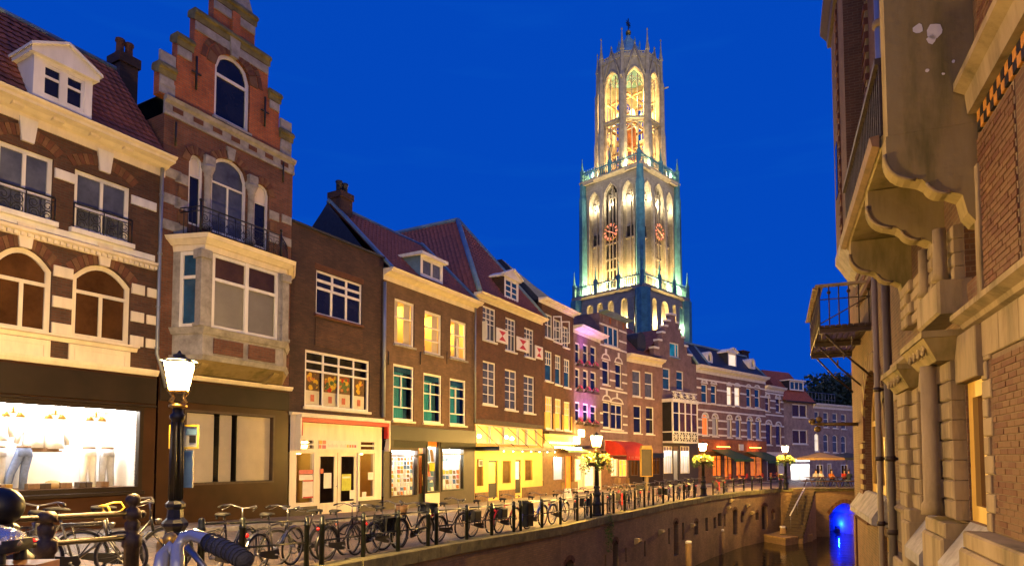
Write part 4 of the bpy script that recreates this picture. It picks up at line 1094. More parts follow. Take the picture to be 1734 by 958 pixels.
# lower string of roof
e0 = zc1-0.02; ridge_y = 3.2
zr = max(Dn.uz(636, 381, -ridge_y)[1], e0+2.0)
ul = 0.0
mb = MB()
mb.poly([(0, -0.3, e0), (Dn.L, -0.3, e0), (Dn.L, ridge_y, zr), (0, ridge_y, zr)])
mb.poly([(Dn.L, 2*ridge_y+0.3, e0), (0, 2*ridge_y+0.3, e0), (0, ridge_y, zr), (Dn.L, ridge_y, zr)])
rD = Dn.part(mb, 'roof', M['roof_dark_red'])
mb = MB(); tiles(mb, (0.25, -0.3, e0+0.02), (Dn.L-0.25, -0.3, e0+0.02), (Dn.L-0.25, ridge_y, zr), (0.25, ridge_y, zr), 0.25, 0.30, 0.05)
Dn.part(mb, 'roof_tiles', M['roof_tile'], rD, kind='stuff')
mb = MB()
for u_ in (0.0, Dn.L-0.26): mb.add([(u_, -0.32, e0+0.02), (u_+0.26, -0.32, e0+0.02), (u_+0.26, ridge_y, zr+0.10), (u_, ridge_y, zr+0.10), (u_, -0.32, e0+0.14), (u_+0.26, -0.32, e0+0.14), (u_+0.26, ridge_y, zr+0.22), (u_, ridge_y, zr+0.22)], [(4,5,6,7),(0,1,5,4),(1,2,6,5),(3,0,4,7),(2,3,7,6)])
Dn.part(mb, 'verge_flashing', M['lead_blue'], rD, kind='stuff')
mb = MB(); mb.tube([(0, ridge_y, zr+0.05), (Dn.L, ridge_y, zr+0.05)], 0.09, 6); Dn.part(mb, 'ridge_capping', M['lead_blue'], rD)
# slate-hung gable end towards C, and the tall chimney
mb = MB(); mb.add([(-0.02, 0.0, zt-0.4), (-0.02, 2*ridge_y, zt-0.4), (-0.02, 2*ridge_y, e0), (-0.02, ridge_y, zr), (-0.02, 0.0, e0-0.2)], [(0, 4, 3, 2, 1)]); Dn.part(mb, 'gable_end', M['slate'])
cu, _ = Dn.uz(588, 400, -ridge_y+0.2); czt = Dn.uz(576, 336, -ridge_y)[1]
mb = MB(); mb.box(cu-0.85, cu-0.12, ridge_y-0.6, ridge_y+0.1, zt-1.0, czt); mb.box(cu-0.90, cu-0.07, ridge_y-0.65, ridge_y+0.15, czt-0.22, czt+0.06)
chD = Dn.part(mb, 'chimney', M['brick_dark'])
for k in (-0.65, -0.3):
    mb = MB(); mb.lathe([(0.12, 0), (0.13, 0.4), (0.16, 0.45), (0.15, 0.52)], 8, (cu+k, ridge_y-0.3, czt+0.06)); Dn.part(mb, 'chimney_pot', M['slate'], chD)
# dormer with flat white hood
def dormer(B, a, yb, front_m, side_m, roof='flat', cols=(0.5,), rows=(), pane='glass_blue', y=0.35, over=0.16):
    u0, u1, z0_, z1_ = B.rect(a, -y)
    mb = MB(); hh = (u0+0.13, u1-0.13, z0_+0.10, z1_-0.10, 'flat', 0); hole_wall(mb, u0, u1, z0_, z1_, [hh], y, 0.07)
    if roof == 'flat': mb.box(u0-over, u1+over, y-0.2, yb, z1_, z1_+0.14)
    else:
        c = (u0+u1)/2; mb.prism([(u0-over, z1_), (u1+over, z1_), (u1+over, z1_+0.10), (c, z1_+0.50), (u0-over, z1_+0.10)], y-0.12, yb)
        mb.prism([(u0-over-0.05, z1_+0.08), (c, z1_+0.48), (u1+over+0.05, z1_+0.08), (u1+over+0.05, z1_+0.16), (c, z1_+0.58), (u0-over-0.05, z1_+0.16)], y-0.22, y+0.1)
    dd = B.part(mb, 'dormer', M[front_m])
    mb = MB()
    for uu in (u0+0.005, u1-0.005): mb.poly([(uu, y, z0_), (uu, yb, z0_), (uu, yb, z1_), (uu, y, z1_)])
    B.part(mb, 'dormer_cheeks', M[side_m], dd)
    mb = MB(); add_ring(mb, hh, 0.05, y+0.01, y+0.06)
    for v in cols: x = hh[0]+(hh[1]-hh[0])*v; mb.box(x-0.045, x+0.045, y+0.0, y+0.06, hh[2], hh[3])
    for v in rows: x = hh[2]+(hh[3]-hh[2])*v; mb.box(hh[0], hh[1], y+0.012, y+0.055, x-0.025, x+0.025)
    B.part(mb, 'dormer_sash', M['white_paint'], dd)
    mb = MB(); mb.poly([(hh[0], y+0.05, hh[2]), (hh[1], y+0.05, hh[2]), (hh[1], y+0.05, hh[3]), (hh[0], y+0.05, hh[3])]); B.part(mb, 'pane', M[pane], dd)
    return dd
dormer(Dn, (712, 440, 750, 474), 3.4, 'white_paint', 'lead_blue', 'flat', pane='glass_grey', y=-0.15)
# bookshop
so = 0.05
zf0, zf1 = Dn.z(725, 757, so), Dn.z(725, 724, so)
oW1 = Dn.rect((662, 762, 705.5, 838.5), so); oN = Dn.rect((723, 745, 742, 831.5), so); oW2 = Dn.rect((748.5, 760, 784, 828), so); oD = Dn.rect((709, 758, 720.5, 857), so)
opsD = [(*o, 'flat', 0) for o in (oW1, oN, oW2, oD)]
mb = MB(); hole_wall(mb, 0.05, Dn.L-0.02, -0.3, zf1, opsD, -so, 0.16); sfD = Dn.part(mb, 'shop_front', M['grey_panel'])
mb = MB(); mb.bbox(0.05, Dn.L-0.02, -0.16, -so-0.003, zf0+0.25, zf1); Dn.part(mb, 'fascia_board', M['green_panel'], sfD)
mb = MB(); mb.prismx([(-so-0.002, zf0+0.24), (-0.14, zf0+0.24), (-0.09, zf0-0.04), (-so-0.002, zf0-0.04)], 0.05, oN[0]-0.12); mb.prismx([(-so-0.002, zf0+0.24), (-0.14, zf0+0.24), (-0.09, zf0-0.04), (-so-0.002, zf0-0.04)], oN[1]+0.1, Dn.L-0.05); Dn.part(mb, 'fascia_apron', M['green_panel'], sfD, kind='stuff')
for o in (oW1, oN, oW2):
    mb = MB(); add_ring(mb, (o[0]-0.05, o[1]+0.05, o[2]-0.06, o[3]+0.05, 'flat', 0), 0.06, -so-0.04, 0.03)
    if o is not oN: zc = o[3]-(o[3]-o[2])*0.12; mb.box(o[0], o[1], -so-0.03, 0.02, zc-0.03, zc+0.03)
    Dn.part(mb, 'shop_window_frame', M['wood_dark'] if o is oW1 else M['green_panel'], sfD)
    Dn.pane(o, y=0.0, parent=sfD); Dn.recess(o, 0.9, 'plaster', 0.10, 'tube_strong', (0.05, 0.95), ly=0.25, lw=0.12, parent=sfD)
mb = MB(); mb.box(oD[0], oD[1], 0.06, 0.10, oD[2], oD[2]+(oD[3]-oD[2])*0.22); mb.box(oD[0], oD[0]+0.09, 0.06, 0.10, oD[2], oD[3]-0.25); mb.box(oD[1]-0.09, oD[1], 0.06, 0.10, oD[2], oD[3]-0.25); mb.box(oD[0], oD[1], 0.055, 0.105, oD[3]-0.34, oD[3]-0.25); dD = Dn.part(mb, 'door', M['green_panel'], sfD)
mb = MB(); mb.tube([(oD[1]-0.13, 0.02, oD[2]+0.9), (oD[1]-0.13, 0.02, oD[2]+1.4)], 0.018, 6); Dn.part(mb, 'door_handle', M['gold_paint'], sfD)
Dn.recess((oD[0], oD[1], oD[2], oD[3]), 1.3, 'poster_orange', 0.115, 'tube_white', (0.2, 0.8), ly=0.2, lw=0.05, floor_m='wood', parent=sfD)
mb = MB(); mb.bbox(oN[0]-0.12, oN[1]+0.12, -so-0.02, -so+0.01, 0.0, oN[2]-0.07); Dn.part(mb, 'pale_panel', M['blind_cream'], sfD)
mb = MB(); mb.lathe([(0.0, 0), (0.17, 0), (0.17, 0.06), (0.0, 0.06)], 14); 
u_, z_ = Dn.uz(659, 750, 0.1); mb = MB(); mb.bbox(u_-0.16, u_+0.16, -0.22, -0.06, z_-0.18, z_+0.18); Dn.part(mb, 'alarm_box', M['iron_black'], sfD)
# books in the windows: every book that can be made out is a thing
rb = random.Random(11)
bm_ = ['poster_white', 'poster_orange', 'gold_paint', 'poster_lime', 'sign_blue', 'poster_pink', 'white_cloth', 'tan_cloth', 'poster_white', 'white_cloth']
meshes = {}
def book_mesh(m, w, hgt):
    k = (m, w, hgt)
    if k not in meshes:
        mb = MB(); mb.bbox(-w/2, w/2, -0.015, 0.015, 0, hgt, 0.004); o = mb.obj('book', M[m]); meshes[k] = o.data; bpy.data.objects.remove(o)
    return meshes[k]
CW = {'poster_white': 'white', 'poster_orange': 'orange', 'gold_paint': 'golden', 'poster_lime': 'lime', 'sign_blue': 'blue', 'poster_pink': 'pink', 'white_cloth': 'pale', 'tan_cloth': 'tan'}
ORD = ('bottom', 'second', 'third', 'fourth', 'fifth', 'sixth', 'seventh', 'eighth', 'ninth')
def shelf_rows(o, rows, cols, y, wname, skip=None):
    mb = MB(); z0_, z1_ = o[2], o[3]-(o[3]-o[2])*0.14
    for r_ in range(rows): zz = z0_+0.02+(z1_-z0_)*r_/rows; mb.box(o[0]+0.02, o[1]-0.02, y, y+0.10, zz-0.012, zz)
    Dn.part(mb, 'book_shelf', M['white_paint'], sfD, kind='stuff')
    for r_ in range(rows):
        zz = z0_+0.02+(z1_-z0_)*r_/rows
        for c_ in range(cols):
            if skip and skip(r_/rows, c_/cols): continue
            hgt = round((z1_-z0_)/rows*rb.choice((0.7, 0.78, 0.86)), 3); w_ = round((o[1]-o[0])/cols*rb.choice((0.62, 0.74)), 3)
            cm_ = rb.choice(bm_); ob = bpy.data.objects.new('book', book_mesh(cm_, w_, hgt)); COL.objects.link(ob)
            ob.location = Dn.world(o[0]+(o[1]-o[0])*(c_+0.5)/cols, y+0.03, zz+0.003); ob.rotation_euler = (R(-8), 0, Dn.rz)
            tag(ob, 'small %s book face out on the %s shelf from below, %s' % (CW[cm_], ORD[r_], wname), 'book', 'books in the %s' % wname)
shelf_rows(oW1, 9, 8, 0.12, 'left bookshop window')
shelf_rows(oW2, 7, 6, 0.12, 'right bookshop window', lambda r_, c_: r_ > 0.55)
shelf_rows(oN, 3, 3, 0.14, 'narrow bookshop window')
for (a, m) in (((728, 783, 737, 797), 'poster_lime'), ((725, 746, 741, 756), 'poster_orange'), ((726, 816, 735, 824), 'sign_blue')):
    u0, u1, z0_, z1_ = Dn.rect(a, 0); mb = MB(); mb.box(u0, u1, 0.03, 0.04, z0_, z1_); Dn.part(mb, 'notice', M[m], sfD)
# blue lettering on the right-hand pane (not legible in the photograph: two short words)
u0, u1, z0_, z1_ = Dn.rect((749.5, 771, 777, 780), 0)
mb = MB(); w_ = u1-u0; hz = z1_-z0_
def stroke(u, z, du, dz): mb.box(u0+w_*u, u0+w_*(u+du), -0.008, -0.003, z0_+hz*z, z0_+hz*(z+dz))
stroke(0.02, 0.0, 0.05, 0.95); stroke(0.02, 0.0, 0.20, 0.16); stroke(0.02, 0.80, 0.22, 0.16); stroke(0.12, 0.40, 0.12, 0.16); stroke(0.20, 0.0, 0.05, 0.5); stroke(0.27, 0.1, 0.05, 0.6)
for k in range(4): stroke(0.42+0.14*k, 0.0+0.05*k, 0.045, 0.9); stroke(0.42+0.14*k, 0.78, 0.11, 0.16); stroke(0.42+0.14*k, 0.02+0.3*(k % 2), 0.11, 0.16)
Dn.part(mb, 'window_lettering', M['letter_blue'], sfD, kind='stuff')
mb = MB(); up = Dn.L-0.06
mb.tube([(up, -0.09, Dn.z(801, 520)), (up, -0.09, Dn.z(798, 715))], 0.05, 6); Dn.part(mb, 'drain_pipe', M['zinc'])

# ================================================================== E: brown house with red-and-white shutters, café below
E = house('shutter_house', 'brown brick house with red hourglass shutters, hipped red roof and a lit café', 803, 918)
zc0, zc1 = E.z(862, 528), E.z(862, 511, 0.5)
for a in ((817.5, 520, 840, 577), (856, 539, 874, 594.5), (888, 556, 904.5, 604.5)):
    h, w = E.win(a, vs=(0.33, 0.67), hs=(0.5, 0.66, 0.83), pane='glass_grey', fw=0.08, bw=0.035, sill='white_paint')
for k, a in enumerate(((840.5, 557, 860, 580.5), (875, 572, 895, 595), (906, 586, 919, 607.5))):
    u0, u1, z0_, z1_ = E.rect(a, 0.08); mb = MB(); mb.bbox(u0, u1, -0.10, -0.055, z0_, z1_)
    sh = E.part(mb, 'shutter', M['white_paint'])
    c, cz, w_, hz = (u0+u1)/2, (z0_+z1_)/2, (u1-u0), (z1_-z0_)
    mb = MB()
    mb.prism([(c-w_*0.30, z1_-hz*0.16), (c+w_*0.30, z1_-hz*0.16), (c, cz)], -0.106, -0.098); mb.prism([(c-w_*0.30, z0_+hz*0.16), (c, cz), (c+w_*0.30, z0_+hz*0.16)], -0.106, -0.098)
    E.part(mb, 'hourglass_mark', M['red_paint'], sh, kind='stuff')
    mb = MB(); add_ring(mb, (u0+0.02, u1-0.02, z0_+0.02, z1_-0.02, 'flat', 0), 0.05, -0.112, -0.099); E.part(mb, 'shutter_frame', M['white_paint'], sh)
h0 = E.holes[0]; mb = MB(); mb.bbox(h0[0]-0.09, h0[0]-0.03, -0.30, -0.02, h0[2], h0[2]+(h0[3]-h0[2])*0.5); E.part(mb, 'shutter', M['white_paint'])
for a in ((817.5, 612, 840, 685), (855, 626, 875.5, 693.5), (887, 636, 905.5, 699)):
    E.win(a, vs=(0.5,), hs=(0.22, 0.45, 0.62, 0.81), pane='glass_grey', fw=0.08, bw=0.035, sill='white_paint')
zsh = E.z(862, 716)
E.wall('brick_red_brown', zsh-0.2, zc0+0.05, body_z0=-0.5)
E.mould('cornice', M['cream_paint'], -0.03, E.L+0.05, cornice_prof(zc0, zc1, 0.5))
# big hipped roof: ridge runs back from the apex
e0 = zc1-0.02
ya = 4.0
ua, za = E.uz(774.6, 374.4, -ya)
# keep the apex over the house: place it at the setback where its u falls inside
for q in range(60):
    if ua > 2.6: break
    ya -= 0.12; ua, za = E.uz(774.6, 374.4, -ya)
mb = MB(); D2 = ya+9.0
A0, A1 = (-0.0, -0.28, e0), (E.L, -0.28, e0); B0, B1 = (0, D2, e0), (E.L, D2, e0); AP, AB = (ua, ya, za), (ua, D2, za)
mb.poly([A0, A1, AP]); mb.poly([B0, A0, AP, AB]); mb.poly([A1, B1, AB, AP]); mb.poly([B1, B0, AB])
rE = E.part(mb, 'roof', M['roof_dark_red'])
mb = MB()
up_ = lambda p, d=0.03: (p[0], p[1]-0.02, p[2]+d)
tiles(mb, up_(A0), up_(A1), up_((ua+0.02, ya, za)), up_((ua-0.02, ya, za)), 0.27, 0.34, 0.05)
tiles(mb, up_(B0), up_(A0), up_(AP), up_(AB), 0.27, 0.34, 0.05)
E.part(mb, 'roof_tiles', M['roof_tile'], rE, kind='stuff')
for p, q in ((A0, AP), (A1, AP), (AP, AB)):
    mb = MB(); mb.tube([up_(p, 0.06), up_(q, 0.06)], 0.15, 6); E.part(mb, 'hip_flashing', M['lead_blue'], rE)
dormer(E, (854, 473, 878, 508), 3.2, 'white_paint', 'brick_dark', 'gable', cols=(0.5,), rows=(0.33, 0.66), pane='glass_blue', y=-0.05)
mb = MB(); u_, z_ = E.uz(752, 465, -2.2); mb.box(0.3, 0.75, 2.2, 2.7, e0, z_); E.part(mb, 'chimney', M['brick_dark'])
# café front
so = 0.04
zt0, zt1 = E.z(855, 752, so), E.z(855, 722, so)
u_l, u_r = 0.06, E.u(909, 740, so)
tr = (u_l, u_r, zt0, zt1)
lw = E.rect((803, 775, 819, 824), so); d1 = E.rect((827, 779, 843, 842), so); mw = E.rect((850, 778, 866, 819), so); d2 = E.rect((872.5, 778, 882.5, 834), so); rw = E.rect((888, 777, 902, 814), so)
lw = (0.12, lw[1], lw[2], lw[3])
ops = [(*o, 'flat', 0) for o in (tr, lw, d1, mw, d2, rw)]
mb = MB(); hole_wall(mb, 0.0, E.L-0.02, -0.3, zsh, ops, -so, 0.14); cf = E.part(mb, 'cafe_front', M['plaster_yellow'])
mb = MB(); mb.bbox(0, E.L, -0.12, -so-0.003, zt1+0.03, zsh+0.06); E.part(mb, 'fascia_board', M['wood_dark'], cf)
E.frame_bars('transom_frame', 'cream_paint', tr, 0.06, vs=(0.2, 0.42, 0.66, 0.82), y0=-so-0.03, y1=0.05, bw=0.14, parent=cf)
mb = MB(); mb.poly([(tr[0], 0.04, tr[2]), (tr[1], 0.04, tr[2]), (tr[1], 0.04, tr[3]), (tr[0], 0.04, tr[3])]); E.part(mb, 'transom_pane', M['room_yellow'], cf)
for k, px in enumerate((812, 858, 868)):
    u_, z_ = E.uz(px, 738+k*2, so); mb = MB(); mb.ball((u_, -0.02, z_), 0.10, 8, 5); E.part(mb, 'globe_lamp', M['bulb_warm'], cf)
for nm, o, mm in (('cafe_window', lw, 'room_yellow'), ('cafe_window', mw, 'room_yellow'), ('cafe_window', rw, 'room_orange')):
    E.frame_bars(nm, 'plaster_yellow', o, 0.05, y0=-so-0.02, y1=0.04, parent=cf)
    E.pane(o, y=0.0, parent=cf); E.recess(o, 1.6, 'tan_cloth', 0.11, 'tube_warm', (0.2, 0.8), floor_m='wood', ly=0.4, lw=0.10, parent=cf, name='cafe_room')
    mb = MB(); w_ = o[1]-o[0]
    for q in range(4): mb.bbox(o[0]+w_*(0.06+0.24*q), o[0]+w_*(0.22+0.24*q), 0.5+0.1*(q % 2), 0.75, o[2], o[2]+(0.5 if q % 2 else 0.75)); 
    E.part(mb, 'cafe_furniture', M['poster_orange' if o is not mw else 'wood_dark'], cf, 'stuff')
for o in (d1, d2):
    mb = MB(); hd = (o[0]+0.08, o[1]-0.08, o[2]+0.75, o[3]-0.10, 'flat', 0); hole_wall(mb, o[0], o[1], o[2], o[3], [hd], 0.03, 0.05); E.part(mb, 'door', M['iron_black'], cf)
    mb = MB(); mb.poly([(hd[0], 0.06, hd[2]), (hd[1], 0.06, hd[2]), (hd[1], 0.06, hd[3]), (hd[0], 0.06, hd[3])]); E.part(mb, 'door_pane', M['room_yellow' if o is d1 else 'room_pale'], cf)
for (ua_, ub_, zz) in ((0.02, d1[0]-0.08, lw[2]-0.28), (d1[1]+0.1, d2[0]-0.08, lw[2]-0.25), (d2[1]+0.08, E.L-0.03, lw[2]-0.20)):
    mb = MB(); mb.bbox(ua_, ub_, -0.09, -so-0.002, -0.3, zz); E.part(mb, 'stone_plinth', M['wood'], cf)
u0, u1, z0_, z1_ = E.rect((810, 778, 817, 789), so); mb = MB(); mb.bbox(u0, u1, -0.075, -so-0.002, z0_, z1_); p = E.part(mb, 'menu_case', M['white_paint'], cf); mb = MB(); mb.box(u0+0.04, u1-0.04, -0.079, -0.074, z0_+0.04, z1_-0.04); E.part(mb, 'menu_sheet', M['grey_panel'], p)
# the café's deep dark canopy on rods
zk0, zk1 = E.z(842, 770, 0.0), E.z(842, 757, 0.0)
pr = 1.45
uA, uB_ = E.u(803, 764), E.u(905, 760)
zf_ = E.z(880, 756.5, pr); zfb = E.z(880, 763, pr)
mb = MB(); mb.prismx([(-so-0.01, zf_), (-pr, zf_), (-pr, zfb), (-pr+0.06, zfb), (-pr+0.06, zf_-0.10), (-so-0.01, zf_-0.12)], uA, uB_)
mb.box(uA, uA+0.05, -pr, -so-0.01, zfb, zf_-0.005); mb.box(uB_-0.05, uB_, -pr, -so-0.01, zfb, zf_-0.005)
cp = E.part(mb, 'canopy', M['green_panel'], cf)
for k in range(7):
    mb = MB(); mb.ball((uA+0.4+(uB_-uA-0.7)*k/6, -pr-0.01, zfb-0.03), 0.03, 6, 4); E.part(mb, 'canopy_bulb', M['bulb_cold'], cp)
for k in range(5):
    u_ = uA+0.15+(uB_-uA-0.3)*k/4; mb = MB(); mb.tube([(u_, -so, zt1-0.02), (u_, -pr+0.1, zf_+0.01)], 0.016, 5); E.part(mb, 'canopy_rod', M['iron_black'], cp)
mb = MB(); mb.box(uA+0.2, uB_-0.2, -1.30, -1.20, zf_-0.17, zf_-0.13); E.part(mb, 'canopy_light', M['canopy_tube'], cp)

# ================================================================== F: narrow brown house with open casements and yellow-lit windows
Fb = house('narrow_brown_house', 'narrow brown brick house with open white casements and yellow-lit lower windows', 918.5, 972)
zc0, zc1 = Fb.z(941, 524), Fb.z(941, 509, 0.55)
for k, a in enumerate(((923, 532, 936, 572), (937.5, 541, 950, 579), (953, 553, 963, 588))):
    h, w = Fb.win(a, vs=(0.5,), hs=(0.55,), pane='glass_grey', fw=0.08, bw=0.05, sill='white_paint')
    if k < 2:
        # open casement leaf swung out
        mb = MB(); x = h[1]; ring = (0, 0.55, h[2], h[3], 'flat', 0); mb.M = Matrix(((0.5, 0.86, 0, x), (-0.86, 0.5, 0, -0.02), (0, 0, 1, 0), (0, 0, 0, 1)))
        add_ring(mb, ring, 0.07, 0, 0.05); mb.box(0, 0.55, 0.005, 0.045, (h[2]+h[3])/2-0.03, (h[2]+h[3])/2+0.03); lf = Fb.part(mb, 'open_casement', M['white_paint'], w)
for a in ((923, 594, 935.5, 645), (940, 601, 950.5, 651), (955, 608, 965.5, 656)):
    Fb.win(a, vs=((0.33, 0.55, 1), (0.67, 0.55, 1), ), hs=(0.55, 0.78), pane='glass_blue', fw=0.08, bw=0.04, sill='white_paint')
for a in ((923.5, 671, 936, 726), (940, 675, 951, 727), (955, 680, 966, 728.5)):
    h, w = Fb.win(a, vs=((0.33, 0.55, 1), (0.67, 0.55, 1)), hs=(0.55, 0.78), pane='room_amber', fw=0.09, bw=0.05, sill='white_paint')
    for uu in (h[0]-0.16, h[1]+0.04):
        mb = MB(); mb.bbox(uu, uu+0.12, -0.05, 0.01, h[2], h[2]+(h[3]-h[2])*0.5); Fb.part(mb, 'yellow_jamb', M['bike_yellow'])
zsh = Fb.z(943, 735)
Fb.wall('brick_red_brown', zsh-0.2, zc0+0.05, body_z0=-0.5)
Fb.mould('cornice', M['white_paint'], -0.45, Fb.L+0.06, cornice_prof(zc0, zc1, 0.55))
mb = MB()
for k in range(12): mb.box(-0.3+k*(Fb.L+0.3)/12, -0.18+k*(Fb.L+0.3)/12, -0.32, 0, zc0+(zc1-zc0)*0.46, zc0+(zc1-zc0)*0.66)
Fb.part(mb, 'cornice_brackets', M['cream_paint'], kind='stuff')
mb = MB(); u_, z_ = Fb.uz(920, 483, -3.5)
mb.add([(0, 0.1, zc1), (Fb.L, 0.1, zc1), (Fb.L, 9, zc1), (0, 9, zc1), (0.3, 3.0, z_), (Fb.L-0.2, 3.0, z_-0.6), (Fb.L-0.2, 9, z_-0.6), (0.3, 9, z_)], [(0,1,5,4),(1,2,6,5),(3,0,4,7),(4,5,6,7),(2,3,7,6)]); Fb.part(mb, 'roof', M['slate'])
# shop of F
so = 0.04
wF = Fb.rect((936, 772, 954.5, 813), so); dF = Fb.rect((958, 772, 969, 832), so)
ops = [(*wF, 'flat', 0), (*dF, 'flat', 0)]
mb = MB(); hole_wall(mb, 0, Fb.L-0.02, -0.3, zsh, ops, -so, 0.14); sfF = Fb.part(mb, 'shop_front', M['wood'])
Fb.frame_bars('shop_window_frame', 'wood', wF, 0.06, y0=-so-0.03, y1=0.04, parent=sfF); Fb.pane(wF, y=0.0, parent=sfF); Fb.recess(wF, 1.2, 'plaster', 0.11, 'tube_white', (0.05, 0.95), ly=0.3, lw=0.15, parent=sfF)
mb = MB(); mb.poly([(dF[0], 0.08, dF[2]), (dF[1], 0.08, dF[2]), (dF[1], 0.08, dF[3]), (dF[0], 0.08, dF[3])]); Fb.part(mb, 'door_pane', M['room_orange'], sfF)
mb = MB(); z_ = Fb.z(945, 750, 0.2); mb.bbox(0.05, Fb.L, -0.14, -so-0.002, z_-0.02, zsh-0.02); Fb.part(mb, 'fascia_board', M['plaster_yellow'], sfF)
mb = MB(); mb.box(0.3, Fb.L-0.3, -0.40, -0.34, z_-0.02, z_+0.04); Fb.part(mb, 'sign_light', M['tube_green'], sfF)
mb = MB(); mb.box(0.4, Fb.L-0.4, -0.7, -0.62, z_-0.30, z_-0.24); Fb.part(mb, 'awning_light', M['canopy_tube'], sfF)
mb = MB(); za = Fb.z(950, 754, 0.3); zb_ = Fb.z(950, 765, 0.9); mb.prismx([(-so, za), (-0.9, zb_+0.12), (-0.9, zb_), (-0.86, zb_), (-0.86, zb_+0.08), (-so, za-0.05)], Fb.L*0.40, Fb.L+0.3); Fb.part(mb, 'awning', M['mint_cloth'], sfF)
mb = MB(); mb.bbox(0, Fb.L+0.2, -0.45, -so-0.003, zsh-0.02, zsh+0.08); Fb.part(mb, 'shop_cornice', M['wood_dark'], sfF)
# ================================================================== G: narrow house washed in purple light
PG0, PG1, PH1, PI1, PJ1, PK1, PL1, PM1, PN1 = fpt(972), (6.4, 47.0), (9.04, 50.8), (12.6, 54.4), (16.7, 58.5), (26.6, 68.0), (29.8, 71.1), (34.5, 74.2), (41.4, 78.8)
G = Bld('purple_lit_house', 'narrow house washed in purple light with pink flower boxes', 'house', PG0, PG1, 9.0)
zc0, zc1 = G.z(994, 572), G.z(994, 551, 0.75)
rowsG = ((580, 616), (623, 659), (680, 714))
for r_, (yt, yb) in enumerate(rowsG):
    for k, (xa, xb) in enumerate(((974, 982), (987.5, 996), (1000, 1009.5))):
        G.win((xa, yt+3*k, xb, yb+2*k), vs=(), hs=(0.6,), pane='glass_dark', fw=0.10, bw=0.06, sill='white_paint', dep=0.10)
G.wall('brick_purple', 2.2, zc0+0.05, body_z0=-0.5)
G.mould('cornice', M['white_paint'], -0.05, G.L+0.03, cornice_prof(zc0, zc1, 0.75))
rg = random.Random(5)
def leaf_cloud(mb, c, rad, n, size, seed=1, flat=1.0):
    r_ = random.Random(seed)
    for q in range(n):
        while True:
            p = Vector((r_.uniform(-1, 1), r_.uniform(-1, 1), r_.uniform(-1, 1)))
            if p.length < 1 and p.length > 0.25: break
        p = Vector((p.x*rad[0], p.y*rad[1], p.z*rad[2])) + Vector(c)
        a = Vector((r_.uniform(-1, 1), r_.uniform(-1, 1), r_.uniform(-1, 1))).normalized(); b = a.cross(Vector((r_.uniform(-1, 1), r_.uniform(-1, 1), r_.uniform(-1, 1)))).normalized()
        s_ = size*r_.uniform(0.6, 1.3)
        mb.add([p-a*s_, p+b*s_*0.45, p+a*s_, p-b*s_*0.45], [(0, 1, 2, 3)])
def flower_box(B, u, z, w, m, lab, n=40, sz=0.05):
    t = empty('flower_box', B.world(u, -0.16, z), B.rz, lab, 'flower box', 'flower boxes on the purple house')
    mb = MB(); mb.bbox(-w/2, w/2, -0.10, 0.10, -0.12, 0.03); mb.obj('trough', M['wood_dark'], t)
    mb = MB(); leaf_cloud(mb, (0, 0, 0.12), (w/2, 0.16, 0.18), n*2, sz*1.3, 3); mb.obj('leaves', M['leaf_green'], t, 'stuff')
    mb = MB(); leaf_cloud(mb, (0, -0.05, 0.16), (w/2, 0.16, 0.16), n, sz*1.5, 9); mb.obj('blossoms', M[m], t, 'stuff')
flor = ('lower', 'middle', 'top')
for r_ in (0, 1, 2):
    for k, (xa, xb) in enumerate(((974, 982), (987.5, 996), (1000, 1009.5))):
        h = G.holes[r_*3+k]
        flower_box(G, (h[0]+h[1])/2, h[2]-0.06, h[1]-h[0], 'petal_pink', 'pink flower box under the %s window of the %s row, purple house' % (('left', 'middle', 'right')[k], ('top', 'middle', 'bottom')[r_]))
# coloured lamps fixed above the first-floor sills that throw the purple light up the front
for k, (px, py) in enumerate(((984, 716), (998, 716), (985, 600))):
    u_, z_ = G.uz(px, py); mb = MB(); mb.box(u_-0.15, u_+0.15, -0.62, -0.52, z_-0.03, z_+0.03); fx = G.part(mb, 'colour_floodlight', M['iron_black'])
    ld = bpy.data.lights.new('colour_floodlight_beam', 'SPOT'); ld.energy = 520 if k < 2 else 200; ld.color = (0.62, 0.14, 1.0); ld.spot_size = R(120); ld.spot_blend = 0.9; ld.shadow_soft_size = 0.15
    lo = bpy.data.objects.new('colour_floodlight_beam', ld); COL.objects.link(lo); lo.parent = G.root; lo.location = (u_, -0.66, z_+0.05)
    lo.rotation_euler = Vector((0.0, 0.28, 0.95)).to_track_quat('-Z', 'Y').to_euler()
so = 0.04
wg = G.rect((975, 770, 985, 812), so); dg = G.rect((990, 768, 1006, 822), so)
mb = MB(); hole_wall(mb, 0, G.L, -0.3, 2.25, [(*wg, 'flat', 0), (*dg, 'flat', 0)], -so, 0.14); sfG = G.part(mb, 'shop_front', M['cream_paint'])
G.pane(wg, 'room_pale', 0.05, parent=sfG); G.pane(dg, 'room_pale', 0.05, name='door_pane', parent=sfG)
mb = MB(); mb.bbox(0, G.L, -0.25, -so, 2.25, 2.4); G.part(mb, 'shop_cornice', M['cream_paint'])
u_, z_ = G.uz(980, 733); 
for k, (px, py) in enumerate(((976, 745), (984, 733))):
    u_, z_ = G.uz(px, py, 0.5); mb = MB(); mb.bbox(u_-0.30, u_+0.30, -0.62, -0.42, z_-0.22, z_+0.22); G.part(mb, 'light_box_sign', M['tube_warm'])
mb = MB(); zq = G.z(990, 757, 0.3); mb.bbox(0.0, G.L, -0.25, -so-0.002, zq-0.1, zq+0.12); G.part(mb, 'fascia_board', M['green_panel'])

